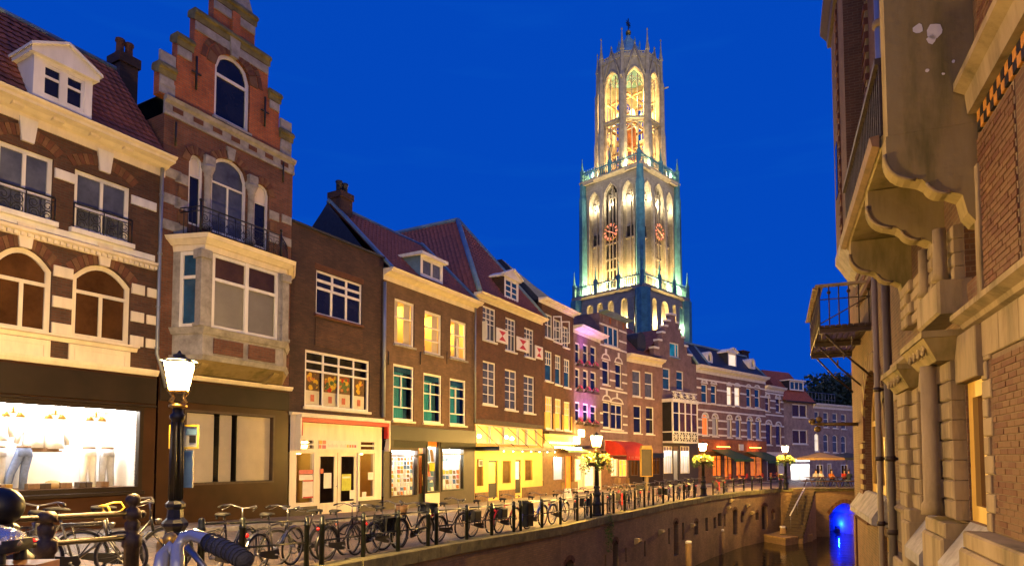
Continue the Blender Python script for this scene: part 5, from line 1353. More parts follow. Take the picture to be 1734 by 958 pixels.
def far_house(name, label, P0, P1, wallm, zc, out, rows, wk, z_shop, corn='white_paint', roof=None, depth=9.0):
    B_ = Bld(name, label, 'house', P0, P1, depth)
    for r_ in rows: B_.win(r_, **wk)
    B_.wall(wallm, z_shop-0.1, zc[0]+0.05, body_z0=-0.5)
    B_.mould('cornice', M[corn], -0.03, B_.L+0.03, cornice_prof(zc[0], zc[1], out))
    return B_
def stripes(B, zs_, hgt=0.10, m='white_paint', u0=0.0, u1=None, out=0.02):
    u1 = B.L if u1 is None else u1
    for z_ in zs_:
        # broken by the windows
        cuts = sorted([(h[0]-0.02, h[1]+0.02) for h in B.holes if h[2]-0.02 < z_+hgt and h[3]+0.02 > z_])
        a = u0
        for c0, c1 in cuts+[(u1, u1)]:
            if c0-a > 0.12:
                mb = MB(); mb.bbox(a, c0, -out, 0.03, z_, z_+hgt, 0.008); B.part(mb, 'stone_band', M[m])
            a = max(a, c1)
# H: purple-grey gable house with white arcs
H = Bld('white_banded_house', 'tall lilac brick house with white stone bands and tall paired windows', 'house', PG1, PH1, 9.0)
zc0, zc1 = H.z(1036, 538), H.z(1036, 527, 0.6)
for a, vs, p in (((1023, 552, 1048, 586), (0.3, 0.68), 'glass_blue'),):
    H.win(a, vs=vs, hs=(), pane=p, fw=0.12, bw=0.12, sill='white_paint')
for a in ((1020, 610, 1032, 651), (1042, 616, 1053, 657), (1021, 680, 1033.5, 724), (1034.5, 684, 1054.5, 727)):
    H.win(a, vs=(0.5,) if a[0] == 1034.5 else (), hs=(0.62,), pane='glass_dark', fw=0.09, bw=0.08, sill='white_paint')
H.wall('brick_purple', 2.7, zc0+0.05, body_z0=-0.5)
H.mould('cornice', M['lead_blue'], -0.1, H.L+0.1, cornice_prof(zc0, zc1, 0.6))
stripes(H, [H.z(1036, y_) for y_ in (556, 574, 590, 630, 645, 662, 703, 718, 732)], 0.13)
for h in H.holes[1:]:
    mb = MB(); c = (h[0]+h[1])/2; add_ring(mb, (h[0]-0.14, h[1]+0.14, h[3]+0.04, h[3]+0.52, 'round', 0.42), 0.10, -0.03, 0.02, 8); H.part(mb, 'blind_arch', M['white_paint'])
    mb = MB(); mb.prism([(c-0.10, h[3]+0.40), (c-0.13, h[3]+0.85), (c+0.13, h[3]+0.85), (c+0.10, h[3]+0.40)], -0.05, 0.02); H.part(mb, 'keystone', M['white_paint'])
for k in range(4):
    u_ = 0.6+k*(H.L-1.2)/3; zq = H.z(1036, 545); mb = MB(); mb.bbox(u_-0.12, u_+0.12, -0.03, 0.02, zq-0.2, zq+0.25); H.part(mb, 'brick_panel', M['brick_gable' if k % 2 else 'brick_pale'])
# I: lilac brick house with two windows per floor
I_ = Bld('two_window_house', 'low lilac brick house with two windows per floor and cream cornice', 'house', PH1, PI1, 9.0)
zc0, zc1 = I_.z(1091, 617), I_.z(1091, 601, 0.5)
for a in ((1071, 627, 1085.5, 671), (1092, 630, 1106, 674), (1073, 686, 1086.5, 733.5), (1094, 688.5, 1107.5, 735)):
    I_.win(a, vs=(), hs=(0.55,), pane='glass_dark' if a[1] > 650 else 'glass_grey', fw=0.10, bw=0.07, sill='white_paint')
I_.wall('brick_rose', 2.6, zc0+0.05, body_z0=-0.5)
I_.mould('cornice', M['cream_paint'], -0.02, I_.L+0.02, cornice_prof(zc0, zc1, 0.5))
z_ = I_.uz(1085, 556, -3.0)[1]
mb = MB(); mb.add([(0, 0, zc1), (I_.L, 0, zc1), (I_.L, 6, zc1), (0, 6, zc1), (0, 3, z_), (I_.L, 3, z_-0.3)], [(0, 1, 5, 4), (2, 3, 4, 5), (1, 2, 5), (3, 0, 4)]); rI = I_.part(mb, 'roof', M['roof_dark_red'])
mb = MB(); u_, zz = I_.uz(1083, 585, -0.8); mb.prism(outline(u_-0.6, u_+0.6, zc1, zz+1.1, 'round', 0.6), 0.6, 3.0); I_.part(mb, 'round_dormer', M['slate'], rI)
# J: stepped gable with the white bay
J = Bld('small_stepped_gable_house', 'small lilac stepped-gable house with a white lattice bay window', 'house', PI1, PJ1, 9.0)
zeave = J.z(1145, 610)
J.win((1122.5, 623, 1135, 660), vs=(), hs=(0.55,), pane='glass_blue', fw=0.10, bw=0.08, sill=None)
J.win((1145.5, 628, 1157.5, 661), vs=(), hs=(0.55,), pane='glass_blue', fw=0.10, bw=0.08, sill=None)
hj, _ = J.win((1134, 580, 1150, 605), vs=(0.72,), hs=(), pane='glass_cyan', fw=0.12, bw=0.12, sill='lead_blue')
J.wall('brick_purple', 2.9, zeave, body_z0=-0.5)
steps = [(1119, 1171, 592), (1121, 1163, 581), (1119.5+2, 1158, 567), (1125, 1153, 555), (1130, 1149.5, 545), (1134.6, 1144.5, 534)]
steps = [(1105, 1170, 596), (1115, 1163.5, 582), (1119.5, 1157.5, 568), (1124.5, 1152, 556), (1130, 1148, 546), (1135, 1144, 534)]
uc = (J.u(1139.5, 560)); 
mb = MB(); zp = zeave; caps = []
for k, (a, b, yy) in enumerate(steps):
    zz = J.z(1139.5, yy); hw_ = (J.u(b, yy)-J.u(a, yy))/2
    if k == 0: hw_ = min(hw_, J.L/2+0.15)
    hole_wall(mb, uc-hw_, uc+hw_, zp, zz, [hj], 0, 0.14)
    for q in (uc-hw_, uc+hw_): mb.poly([(q, 0, zp), (q, 0.4, zp), (q, 0.4, zz), (q, 0, zz)])
    mb.poly([(uc+hw_, 0.4, zp), (uc-hw_, 0.4, zp), (uc-hw_, 0.4, zz), (uc+hw_, 0.4, zz)])
    caps.append((uc-hw_, uc+hw_, zz)); zp = zz
J.part(mb, 'gable_wall', M['brick_purple'])
for k, (a, b, zz) in enumerate(caps):
    nx = caps[k+1] if k < 5 else None
    for (p, q) in ([(a-0.06, nx[0]-0.01), (nx[1]+0.01, b+0.06)] if nx else [(a-0.06, b+0.06)]):
        mb = MB(); mb.box(p, q, -0.10, 0.46, zz+0.002, zz+0.16); J.part(mb, 'coping', M['white_paint'])
mb = MB(); mb.add([(uc-4.2, 0.4, zeave), (uc+4.2, 0.4, zeave), (uc+4.2, 9, zeave), (uc-4.2, 9, zeave), (uc, 0.4, caps[4][2]-0.4), (uc, 9, caps[4][2]-0.4)], [(1, 2, 5, 4), (3, 0, 4, 5), (2, 3, 5)]); J.part(mb, 'roof', M['roof_dark_red'])
# bay
ob = 1.0
b0, b1 = J.u(1124, 700, ob), J.u(1181, 700, ob); b0 = max(b0, 0.05)
zA, zB, zC, zD = J.z(1152, 747, ob), J.z(1152, 731, ob), J.z(1152, 681, ob), J.z(1152, 663, ob)
mb = MB(); mb.box(b0, b1, -ob+0.06, 0, zA+0.02, zD-0.75); J.part(mb, 'bay_core', M['interior_dark'])
mb = MB(); mb.box(b0-0.04, b1+0.04, -ob-0.03, 0, zA-0.12, zA+0.03); mb.box(b0-0.04, b1+0.04, -ob-0.03, 0, zB-0.05, zB+0.05); mb.box(b0-0.08, b1+0.08, -ob-0.08, 0, zC, zC+0.28); mb.box(b0-0.02, b1+0.02, -ob, -ob+0.10, zD-0.08, zD)
n = 4
for k in range(n+1): x = b0+(b1-b0)*k/n; mb.box(x-0.06, x+0.06, -ob-0.01, -ob+0.1, zB, zC); mb.box(x-0.05, x+0.05, -ob-0.005, -ob+0.08, zA, zB)
mb.box(b0, b1, -ob-0.005, -ob+0.08, zB+(zC-zB)*0.62, zB+(zC-zB)*0.62+0.07)
J.part(mb, 'bay_frame', M['white_paint'])
for k in range(n):
    x0, x1 = b0+(b1-b0)*k/n+0.06, b0+(b1-b0)*(k+1)/n-0.06
    mb = MB(); mb.poly([(x0, -ob+0.05, zB+0.05), (x1, -ob+0.05, zB+0.05), (x1, -ob+0.05, zC), (x0, -ob+0.05, zC)]); J.part(mb, 'pane', M['glass_brown' if k else 'glass_dark'])
    for (za_, zb_) in ((zA+0.04, zB-0.05), (zC+0.30, zD-0.06)):
        mb = MB(); xm = (x0+x1)/2
        for (p, q) in (((x0, za_), (x1, zb_)), ((x1, za_), (x0, zb_)), ((xm, za_), (xm, zb_)), ((x0, (za_+zb_)/2), (x1, (za_+zb_)/2))): mb.tube([(p[0], -ob+0.03, p[1]), (q[0], -ob+0.03, q[1])], 0.045, 4)
        J.part(mb, 'lattice', M['white_paint'], kind='stuff')
so = 0.04
wj = [J.rect(a, so) for a in ((1123, 755, 1138, 801), (1152, 755, 1167, 801))]; wj = [(max(0.06, w_[0]), *w_[1:]) for w_ in wj]; dj = J.rect((1140.5, 755, 1149.5, 812), so)
mb = MB(); hole_wall(mb, 0, J.L-0.02, -0.3, zA-0.1, [(*w_, 'flat', 0) for w_ in wj+[dj]], -so, 0.14); sfJ = J.part(mb, 'shop_front', M['grey_panel'])
for w_ in wj: J.frame_bars('shop_window_frame', 'cream_paint', w_, 0.06, vs=(0.33, 0.66), hs=(0.62,), y0=-so-0.02, y1=0.03, bw=0.05, parent=sfJ); J.pane(w_, y=0.0, parent=sfJ); J.recess(w_, 0.8, 'plaster', 0.11, 'tube_strong', (0.05, 0.95), ly=0.3, lw=0.15, parent=sfJ)
J.pane(dj, 'glass_clear', 0.02, name='door_pane', parent=sfJ); J.recess(dj, 0.9, 'plaster', 0.11, 'tube_white', (0.2, 0.8), parent=sfJ)
# K: mansard house
K = Bld('mansard_house', 'wide lilac brick house with a slate mansard roof and small pediment dormer', 'house', PJ1, PK1, 10.0)
zc0, zc1 = K.z(1238, 640), K.z(1238, 625.5, 0.6)
for i_, (xa, xb) in enumerate(((1187.7, 1198), (1204, 1213.5), (1231, 1239), (1244, 1253), (1264, 1272), (1278, 1287))):
    yy = 650+ (xa-1187)*0.09
    K.win((xa, yy, xb, yy+32), vs=(), hs=(0.55,), pane='room_pale' if i_ in (2, 3) else 'glass_blue', fw=0.10, bw=0.08, sill='white_paint')
for i_, (xa, xb) in enumerate(((1189, 1199.5), (1206, 1216), (1231, 1239.5), (1246, 1254.5), (1265, 1274), (1280, 1288.5))):
    yy = 700+(xa-1189)*0.08
    K.win((xa, yy, xb, yy+37), kind='round', rise=0.4, vs=(), hs=(), pane='room_orange' if i_ == 0 else 'glass_clear', curtain=None if i_ == 0 else 'curtain_white', fw=0.10, bw=0.08, sill='white_paint')
zshK = K.z(1238, 744)
K.wall('brick_rose', zshK-0.1, zc0+0.05, body_z0=-0.5)
K.mould('cornice', M['white_paint'], -0.05, K.L+0.05, cornice_prof(zc0, zc1, 0.6))
stripes(K, [K.z(1238, y_) for y_ in (651, 665, 689, 700, 715, 728, 739)], 0.16)
for h in K.holes:
    if h[4] == 'round' or True:
        mb = MB(); add_ring(mb, (h[0]-0.10, h[1]+0.10, h[3]-(h[5] if h[5] else -0.06), h[3]+(0.14 if h[5] else 0.42), 'round', (0.45 if h[5] else 0.34)), 0.13, -0.04, 0.02, 8); K.part(mb, 'window_arch', M['white_paint'])
zr = K.z(1220, 595, -1.6)
mb = MB(); mb.add([(0, -0.2, zc1), (K.L, -0.2, zc1), (K.L, 9, zc1), (0, 9, zc1), (0.5, 1.6, zr), (K.L-1.0, 1.6, zr), (K.L-1.0, 9, zr), (0.5, 9, zr)], [(0,1,5,4),(1,2,6,5),(3,0,4,7),(4,5,6,7),(2,3,7,6)]); rK = K.part(mb, 'roof', M['slate'])
mb = MB(); mb.box(0.4, K.L-0.9, 1.5, 1.75, zr, zr+0.16); mb2 = MB()
K.part(mb, 'roof_edge', M['lead_blue'], rK)
for (p, q) in (((0, -0.2, zc1), (0.5, 1.6, zr)), ((K.L, -0.2, zc1), (K.L-1.0, 1.6, zr)), ((2.2, -0.2, zc1), (2.3, 1.6, zr))):
    mb = MB(); mb.tube([p, q], 0.13, 5); K.part(mb, 'hip_flashing', M['lead_blue'], rK)
ddk = dormer(K, (1233, 598, 1247, 625), 2.5, 'white_paint', 'slate', 'gable', cols=(), pane='room_pale', y=0.3)
for px, py in ((1199, 604), (1272, 615)):
    u_, z_ = K.uz(px, py, -0.4); mb = MB(); add_ring(mb, (u_-0.5, u_+0.5, z_-0.6, z_+0.5, 'round', 0.5), 0.2, 0.2, 1.4, 8); dk = K.part(mb, 'round_dormer', M['white_paint'], rK)
    mb = MB(); mb.poly([(x, 0.4, z) for x, z in reversed(outline(u_-0.4, u_+0.4, z_-0.5, z_+0.4, 'round', 0.4))]); K.part(mb, 'dormer_pane', M['glass_blue'], rK)
so = 0.04
opK = [K.rect(a, so) for a in ((1206, 770, 1222, 806), (1226, 770, 1240, 812), (1246, 770, 1262, 806), (1270, 772, 1291, 806))]
mb = MB(); hole_wall(mb, 0, K.L, -0.3, zshK, [(*o, 'flat', 0) for o in opK], -so, 0.14); cfK = K.part(mb, 'cafe_front', M['wood'])
for o in opK: K.frame_bars('cafe_window', 'wood_dark', o, 0.07, vs=(0.5,), y0=-so-0.02, y1=0.04, parent=cfK); K.pane(o, 'room_orange', 0.05, parent=cfK)
mb = MB(); mb.bbox(0.2, K.L-0.2, -0.14, -so-0.002, K.z(1238, 765), zshK-0.05); K.part(mb, 'fascia_board', M['brick_gable'], cfK)
u_, z_ = K.uz(1256, 757, 0.3); mb = MB(); mb.bbox(u_-0.42, u_+0.42, -0.30, -0.2, z_-0.3, z_+0.3); K.part(mb, 'hanging_sign', M['poster_white'], cfK)
def awning(B, name, pa, pb, yt, yb, out, m, par=None, pcy=None):
    ua, ub = B.u(pa, yt), B.u(pb, yt); pc = (pa+pb)/2
    za, zb_ = B.z(pc, yt, 0.1), B.z(pc, yb, out)
    mb = MB(); mb.prismx([(-0.05, za), (-out, zb_), (-out, zb_-0.22), (-out+0.03, zb_-0.22), (-out+0.03, zb_-0.03), (-0.05, za-0.05)], ua, ub)
    a = B.part(mb, name, M[m], par); mb = MB()
    for u_ in (ua+0.1, ub-0.1): mb.tube([(u_, -0.05, za-0.9), (u_, -out+0.05, zb_-0.02)], 0.02, 5)
    B.part(mb, 'awning_arms', M['iron_black'], a, 'stuff'); return a
awning(K, 'awning', 1203, 1236, 760, 777, 2.4, 'green_cloth', cfK); awning(K, 'awning', 1262, 1293, 764, 780, 2.4, 'green_cloth', cfK)
# lights under the café awnings
for u_ in (K.L*0.28, K.L*0.75):
    mb = MB(); mb.box(u_-1.2, u_+1.2, -0.5, -0.44, zshK-0.75, zshK-0.7); K.part(mb, 'heater_lamp', emit('heater_glow', (1.0, 0.30, 0.04), 22.0) if 'heater_glow' not in MATS else M['heater_glow'], cfK)
# L: slim house between mansard and red roof
Lh = Bld('slim_arched_house', 'slim lilac brick house with arched windows and blue side gable', 'house', PK1, PL1, 9.0)
zc0, zc1 = Lh.z(1312, 664), Lh.z(1312, 653, 0.5)
for a, k_ in (((1296, 669, 1303.5, 696), 'flat'), ((1313.5, 671, 1321.5, 698), 'flat'), ((1297, 714, 1307, 753), 'round'), ((1314, 717, 1323, 754), 'round')):
    h, w = Lh.win(a, kind=k_, rise=0.4, vs=(), hs=(0.5,) if k_ == 'flat' else (), pane='glass_brown', fw=0.10, bw=0.08, sill='white_paint')
    mb = MB(); add_ring(mb, (h[0]-0.16, h[1]+0.16, h[3]-0.3, h[3]+0.25, 'round', 0.5), 0.15, -0.04, 0.02, 8); Lh.part(mb, 'window_arch', M['white_paint'])
Lh.wall('brick_rose', 2.9, zc0+0.05, body_z0=-0.5)
Lh.mould('cornice', M['white_paint'], -0.03, Lh.L+0.03, cornice_prof(zc0, zc1, 0.5))
stripes(Lh, [Lh.z(1312, y_) for y_ in (668, 680, 692, 704, 722, 740)], 0.16)
mb = MB(); hole_wall(mb, 0, Lh.L, -0.3, 2.92, [(*Lh.rect((1300, 775, 1318, 812), 0.04), 'flat', 0)], -0.04, 0.14); sl = Lh.part(mb, 'shop_front', M['cream_paint']); Lh.pane(Lh.rect((1300, 775, 1318, 812), 0.04), 'glass_brown', 0.04, parent=sl)
mb = MB(); u_, zq = Lh.uz(1297, 612, -2.5); mb.add([(-0.6, 0.2, zc1), (1.0, 0.2, zc1), (1.0, 6, zc1), (-0.6, 6, zc1), (-0.6, 2.5, zq-0.4), (1.0, 2.5, zq-0.4)], [(0, 1, 5, 4), (2, 3, 4, 5), (1, 2, 5), (3, 0, 4)]); Lh.part(mb, 'roof', M['lead_blue'])
mb = MB(); mb.box(-0.7, 0.6, 2.0, 3.0, zq-1.2, zq+0.35); mb.box(-0.8, 0.7, 1.9, 3.1, zq+0.35, zq+0.5); Lh.part(mb, 'chimney', M['brick_dark'])
# M: red roof house
Mh = Bld('red_roofed_house', 'plastered pink house with a steep orange-red roof and wide dormer', 'house', PL1, PM1, 9.0)
zc0 = Mh.z(1354, 681)
for a in ((1341.5, 684, 1367, 706.5), (1342, 727, 1367.5, 751.5)):
    Mh.win(a, vs=(0.5,), hs=(), pane='glass_brown', fw=0.12, bw=0.12, sill='white_paint')
wsM = Mh.rect((1338.5, 784, 1371, 814), 0.0); wsT = Mh.rect((1347, 775, 1371, 782), 0.0); Mh.holes += [(*wsM, 'flat', 0), (*wsT, 'flat', 0)]
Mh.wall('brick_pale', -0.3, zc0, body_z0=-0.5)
for w_ in (wsM, wsT): Mh.frame_bars('shop_window_frame', 'white_paint', w_, 0.08, vs=(0.45,), y0=-0.02, y1=0.06); Mh.pane(w_, y=0.05); Mh.recess(w_, 1.0, 'plaster', 0.15, 'tube_strong', (0.05, 0.95), ly=0.3, lw=0.2)
zr = Mh.z(1330, 630, -2.4)
mb = MB(); mb.add([(-0.1, -0.3, zc0), (Mh.L+0.1, -0.3, zc0), (Mh.L-0.6, 2.6, zr), (-0.1, 2.6, zr), (-0.1, 7, zc0), (Mh.L+0.1, 7, zc0)], [(0, 1, 2, 3), (1, 5, 2), (5, 4, 3, 2), (4, 0, 3)]); rM = Mh.part(mb, 'roof', M['roof_orange'])
mb = MB(); tiles(mb, (-0.1, -0.3, zc0+0.02), (Mh.L+0.05, -0.3, zc0+0.02), (Mh.L-0.62, 2.6, zr), (-0.1, 2.6, zr), 0.4, 0.45, 0.05); Mh.part(mb, 'roof_tiles', M['roof_orange'], rM, 'stuff')
mb = MB(); mb.box(-0.15, Mh.L+0.15, -0.42, 0, zc0-0.05, zc0+0.10); Mh.part(mb, 'gutter', M['wood_dark'], rM)
dormer(Mh, (1337, 645, 1361, 661), 3, 'white_paint', 'slate', 'flat', cols=(0.33, 0.66), pane='glass_blue', y=0.5)
# N: low brick house with eight windows
N = Bld('eight_window_house', 'low pink brick house with two rows of four white windows', 'house', PM1, PN1, 9.0)
zc0, zc1 = N.z(1410, 693), N.z(1410, 684, 0.45)
for i_, (xa, xb) in enumerate(((1379.5, 1387), (1394.5, 1403), (1410, 1418.5), (1424.5, 1433))):
    N.win((xa, 696+i_*1.6, xb, 722+i_*1.4), vs=(), hs=(0.55,), pane='glass_grey', fw=0.09, bw=0.07, sill='white_paint')
    N.win((xa, 733+i_*1.4, xb, 764+i_*1), kind='seg', rise=0.2, vs=(), hs=(0.6,), pane='room_pale' if i_ == 0 else 'glass_grey', fw=0.09, bw=0.07, sill='white_paint')
gl = [N.rect(a, 0) for a in ((1382, 786, 1394, 806), (1401, 784, 1408, 815), (1424, 786, 1436, 806))]
N.holes += [(*o, 'flat', 0) for o in gl]
N.wall('brick_pale', -0.3, zc0+0.05, body_z0=-0.5)
for o in gl: N.frame_bars('ground_window', 'white_paint', o, 0.10, vs=(0.5,), y0=-0.02, y1=0.06); N.pane(o, 'glass_brown', 0.05)
N.mould('cornice', M['white_paint'], -0.02, N.L+0.02, cornice_prof(zc0, zc1, 0.45))
mb = MB()
for k in range(12): mb.tube([(0.3+k*(N.L-0.6)/11, 2.0, zc1), (0.3+k*(N.L-0.6)/11, 2.0, zc1+1.6)], 0.03, 4)
mb.tube([(0.3, 2.0, zc1+1.6), (N.L-0.3, 2.0, zc1+1.6)], 0.03, 4); mb.tube([(0.3, 2.0, zc1+0.8), (N.L-0.3, 2.0, zc1+0.8)], 0.03, 4)
N.part(mb, 'roof_railing', M['steel'])
# trees beyond the low house
def tree(x, y, h, r_, lab, seed):
    t = empty('tree', (x, y, 0), 0, lab, 'tree', 'trees beyond the low pink house')
    rr = random.Random(seed)
    mb = MB(); mb.tube([(0, 0, 0), (0.1, 0, h*0.3), (0, 0.1, h*0.55), (0.2, 0, h*0.85)], [0.45, 0.36, 0.26, 0.08], 7)
    tk = mb.obj('trunk', M['wood_dark'], t)
    mb = MB()
    tips = []
    for k in range(7):
        a = k*0.9+rr.random(); z0_ = h*(0.3+0.06*k); tip = (math.cos(a)*r_*0.7, math.sin(a)*r_*0.7, z0_+h*0.22); tips.append(tip)
        mb.tube([(0, 0, z0_), (tip[0]*0.5, tip[1]*0.5, z0_+h*0.13), tip], [0.16, 0.10, 0.04], 5)
    mb.obj('limbs', M['wood_dark'], t, 'stuff')
    mb = MB()
    for k, tp in enumerate(tips+[(0, 0, h*0.9), (r_*0.3, 0, h*0.75), (-r_*0.4, 0.2, h*0.7)]):
        leaf_cloud(mb, tp, (r_*0.55, r_*0.55, h*0.16), 330, 0.42, seed*31+k)
    mb.obj('crown', M['leaf_dark'], t, 'stuff')
for k, (px, ytop, Y, r_, lab) in enumerate(((1380, 640, 108, 5.5, 'dark tree beside the red roof ridge, nearest the steep orange roof'), (1403, 637, 118, 6.5, 'dark tree rising highest behind the low pink house'), (1424, 639, 112, 6, 'dark tree behind the right half of the low pink house'), (1446, 642, 106, 6, 'dark tree partly behind the iron balcony hall, far right'))):
    p = at_depth(px, ytop, Y); tree(p.x, Y, p.z, r_, lab, k+2)

# ================================================================== the church tower
tc_ = (30.4, 164.2)
T = empty('church_tower', (tc_[0], tc_[1], 0), math.atan2(0.719, 0.695), 'tall floodlit gothic church tower with an open octagonal lantern top', 'tower')
z1b = at_depth(1092, 486, 150).z; z1t = at_depth(1092, 462, 150).z
z2b = at_depth(1085, 278, 152).z; z2t = at_depth(1085, 258, 152).z
H1, H2 = 10.05, 8.3
def rotM(k): return Matrix.Rotation(k*math.pi/2, 4, 'Z')
def tpart(mb, name, m, parent=None, kind=None): return mb.obj(name, M[m] if isinstance(m, str) else m, parent or T, kind)
def tl(kx, u, y, z, e, col=(1.0, 0.72, 0.28), r=0.25):
    p = rotM(kx) @ Vector((u, y, z)); ld = bpy.data.lights.new('floodlight', 'POINT'); ld.energy = e*3.5; ld.color = col; ld.shadow_soft_size = 0.1
    o = bpy.data.objects.new('floodlight', ld); COL.objects.link(o); o.parent = T; o.location = p
    mb = MB(); mb.M = rotM(kx); mb.box(u-0.2, u+0.2, y-0.1, y+0.1, z-0.6, z-0.35); tpart(mb, 'floodlight_housing', 'iron_black')
for k in range(4):
    vis = k in (0, 3)
    # base stage: a row of arched niches under the gallery
    mb = MB(); mb.M = rotM(k)
    ns = []
    arr = [(-0.88, -0.78), (-0.66, -0.42), (-0.34, -0.12), (0.02, 0.26) if k == 0 else (-0.02, 0.20), (0.36, 0.60), (0.72, 0.84)]
    if k == 0: arr = [(-0.86, -0.76), (-0.64, -0.40), (-0.24, 0.14), (0.30, 0.50), (0.62, 0.84)]
    for (a, b) in arr:
        w_ = (b-a)*H1
        ns.append((a*H1, b*H1, z1b-11.5, z1b-1.5, 'round' if w_ > 1.4 else 'point', w_*0.5))
    hole_wall(mb, -H1, H1, 0, z1b, ns, -H1, 1.1, 10)
    w1_ = tpart(mb, 'base_wall', 'tower_block')
    for h in ns:
        mb = MB(); mb.M = rotM(k); mb.poly([(h[0], -H1+1.1, h[2]), (h[1], -H1+1.1, h[2]), (h[1], -H1+1.1, h[3]), (h[0], -H1+1.1, h[3])]); tpart(mb, 'niche_back', 'tower_block')
        mb = MB(); mb.M = rotM(k); add_ring(mb, h, 0.25, -H1-0.06, -H1+0.2); tpart(mb, 'niche_moulding', 'tower_stone')
        if vis: tl(k, (h[0]+h[1])/2, -H1+0.25, h[2]+4.0, 420*(h[1]-h[0]))
    # gallery floor moulding and balustrade
    mb = MB(); mb.M = rotM(k)
    mb.prismx([(-H1+0.5, z1b-0.1), (-H1-0.2, z1b-0.1), (-H1-0.75, z1b+0.35), (-H1-0.75, z1b+0.75), (-H1+2.5, z1b+0.75), (-H1+2.5, z1b-0.1)], -H1-0.7, H1+0.7); tpart(mb, 'gallery_cornice', 'tower_stone')
    def balustrade(hh, zb, zt_, m, posts, name):
        mb = MB(); mb.M = rotM(k); nb = int(hh*2/0.62)
        for i_ in range(nb+1): u_ = -hh+2*hh*i_/nb; mb.box(u_-0.085, u_+0.085, -hh-0.45, -hh-0.25, zb, zt_-0.5)
        for i_ in range(nb):
            u_ = -hh+2*hh*(i_+0.5)/nb
            q = [(u_+0.22*math.cos(t*math.pi/4), -hh-0.35, zt_-0.62+0.22*math.sin(t*math.pi/4)) for t in range(9)]; mb.tube(q, 0.06, 4)
            mb.box(u_-0.07, u_+0.07, -hh-0.42, -hh-0.28, zt_, zt_+0.55)
        mb.box(-hh, hh, -hh-0.46, -hh-0.24, zt_-0.32, zt_); mb.box(-hh, hh, -hh-0.44, -hh-0.26, zb, zb+0.2)
        tpart(mb, name, m)
        for f in posts:
            mb = MB(); mb.M = rotM(k); u_ = f*hh
            mb.lathe([(0.55, zb-0.4), (0.52, zt_+0.4), (0.62, zt_+0.5), (0.30, zt_+1.0), (0.22, zt_+2.2), (0.05, zt_+3.6), (0.16, zt_+3.75), (0.02, zt_+4.1)], 6, (u_, -hh-0.35, 0), False); tpart(mb, 'pinnacle', m)
    balustrade(H1, z1b+0.75, z1t, 'tower_shade_stone', (-0.34, 0.34, 1.0), 'balustrade')
    # second stage: three tall pointed niches, the middle one a traceried window with the clock
    zs_b, zs_t = z1b+0.75, z2b
    ns = [(-6.6, -3.5, zs_b+0.8, zs_t-3.0, 'point', 3.0), (-2.15, 2.15, zs_b+0.8, zs_t-2.2, 'point', 4.0), (3.5, 6.6, zs_b+0.8, zs_t-3.0, 'point', 3.0)]
    mb = MB(); mb.M = rotM(k); hole_wall(mb, -H2, H2, zs_b, zs_t, ns, -H2, 1.3, 12); tpart(mb, 'belfry_wall', 'tower_block')
    zm = zs_b+(zs_t-zs_b)*0.46
    for i_, h in enumerate(ns):
        mb = MB(); mb.M = rotM(k); add_ring(mb, (h[0]-0.35, h[1]+0.35, h[2], h[3]+0.5, 'point', h[5]+0.3), 0.35, -H2-0.22, -H2+0.2, 12); tpart(mb, 'niche_moulding', 'tower_stone')
        mb = MB(); mb.M = rotM(k)
        if i_ == 1:
            mb.poly([(h[0], -H2+1.5, h[2]), (h[1], -H2+1.5, h[2]), (h[1], -H2+1.5, h[3]), (h[0], -H2+1.5, h[3])]); tpart(mb, 'louvre_dark', 'interior_dark')
            mb = MB(); mb.M = rotM(k); iw = h[1]-h[0]
            for f in (0.25, 0.5, 0.75): mb.box(h[0]+iw*f-0.16, h[0]+iw*f+0.16, -H2+0.55, -H2+0.95, h[2], h[3]-(0.4 if f == 0.5 else 2.2))
            for zz in (h[2]+2.6, h[2]+5.2, h[2]+7.8, zm-1.0): mb.box(h[0], h[1], -H2+0.6, -H2+0.9, zz-0.18, zz+0.18)
            zsp = h[3]-h[5]
            for f in (0.125, 0.375, 0.625, 0.875):
                c = h[0]+iw*f; mb.tube([(x, -H2+0.75, z) for x, z in arch_pts(c-iw*0.125, c+iw*0.125, zsp-0.2, 0.9, 'point', 6)], 0.12, 4)
            for c in (h[0]+iw*0.3, h[0]+iw*0.7): mb.tube([(c+0.55*math.cos(t*math.pi/5), -H2+0.75, zsp+1.15+0.55*math.sin(t*math.pi/5)) for t in range(11)], 0.11, 4)
            mb.tube([(0.5*math.cos(t*math.pi/5), -H2+0.75, zsp+2.3+0.5*math.sin(t*math.pi/5)) for t in range(11)], 0.11, 4)
            tpart(mb, 'tracery', 'tower_stone')
            # skeleton clock: ring of numerals and two hands
            zc_ = zm+1.6
            mb = MB(); mb.M = rotM(k)
            mb.tube([(2.15*math.cos(t*math.pi/12), -H2-0.30, zc_+2.15*math.sin(t*math.pi/12)) for t in range(24)], 0.09, 5, closed=True)
            mb.tube([(1.35*math.cos(t*math.pi/12), -H2-0.30, zc_+1.35*math.sin(t*math.pi/12)) for t in range(24)], 0.06, 5, closed=True); ck = tpart(mb, 'clock', 'gold_paint')
            num = {0: 'XII', 1: 'I', 2: 'II', 3: 'III', 4: 'IIII', 5: 'V', 6: 'VI', 7: 'VII', 8: 'VIII', 9: 'IX', 10: 'X', 11: 'XI'}
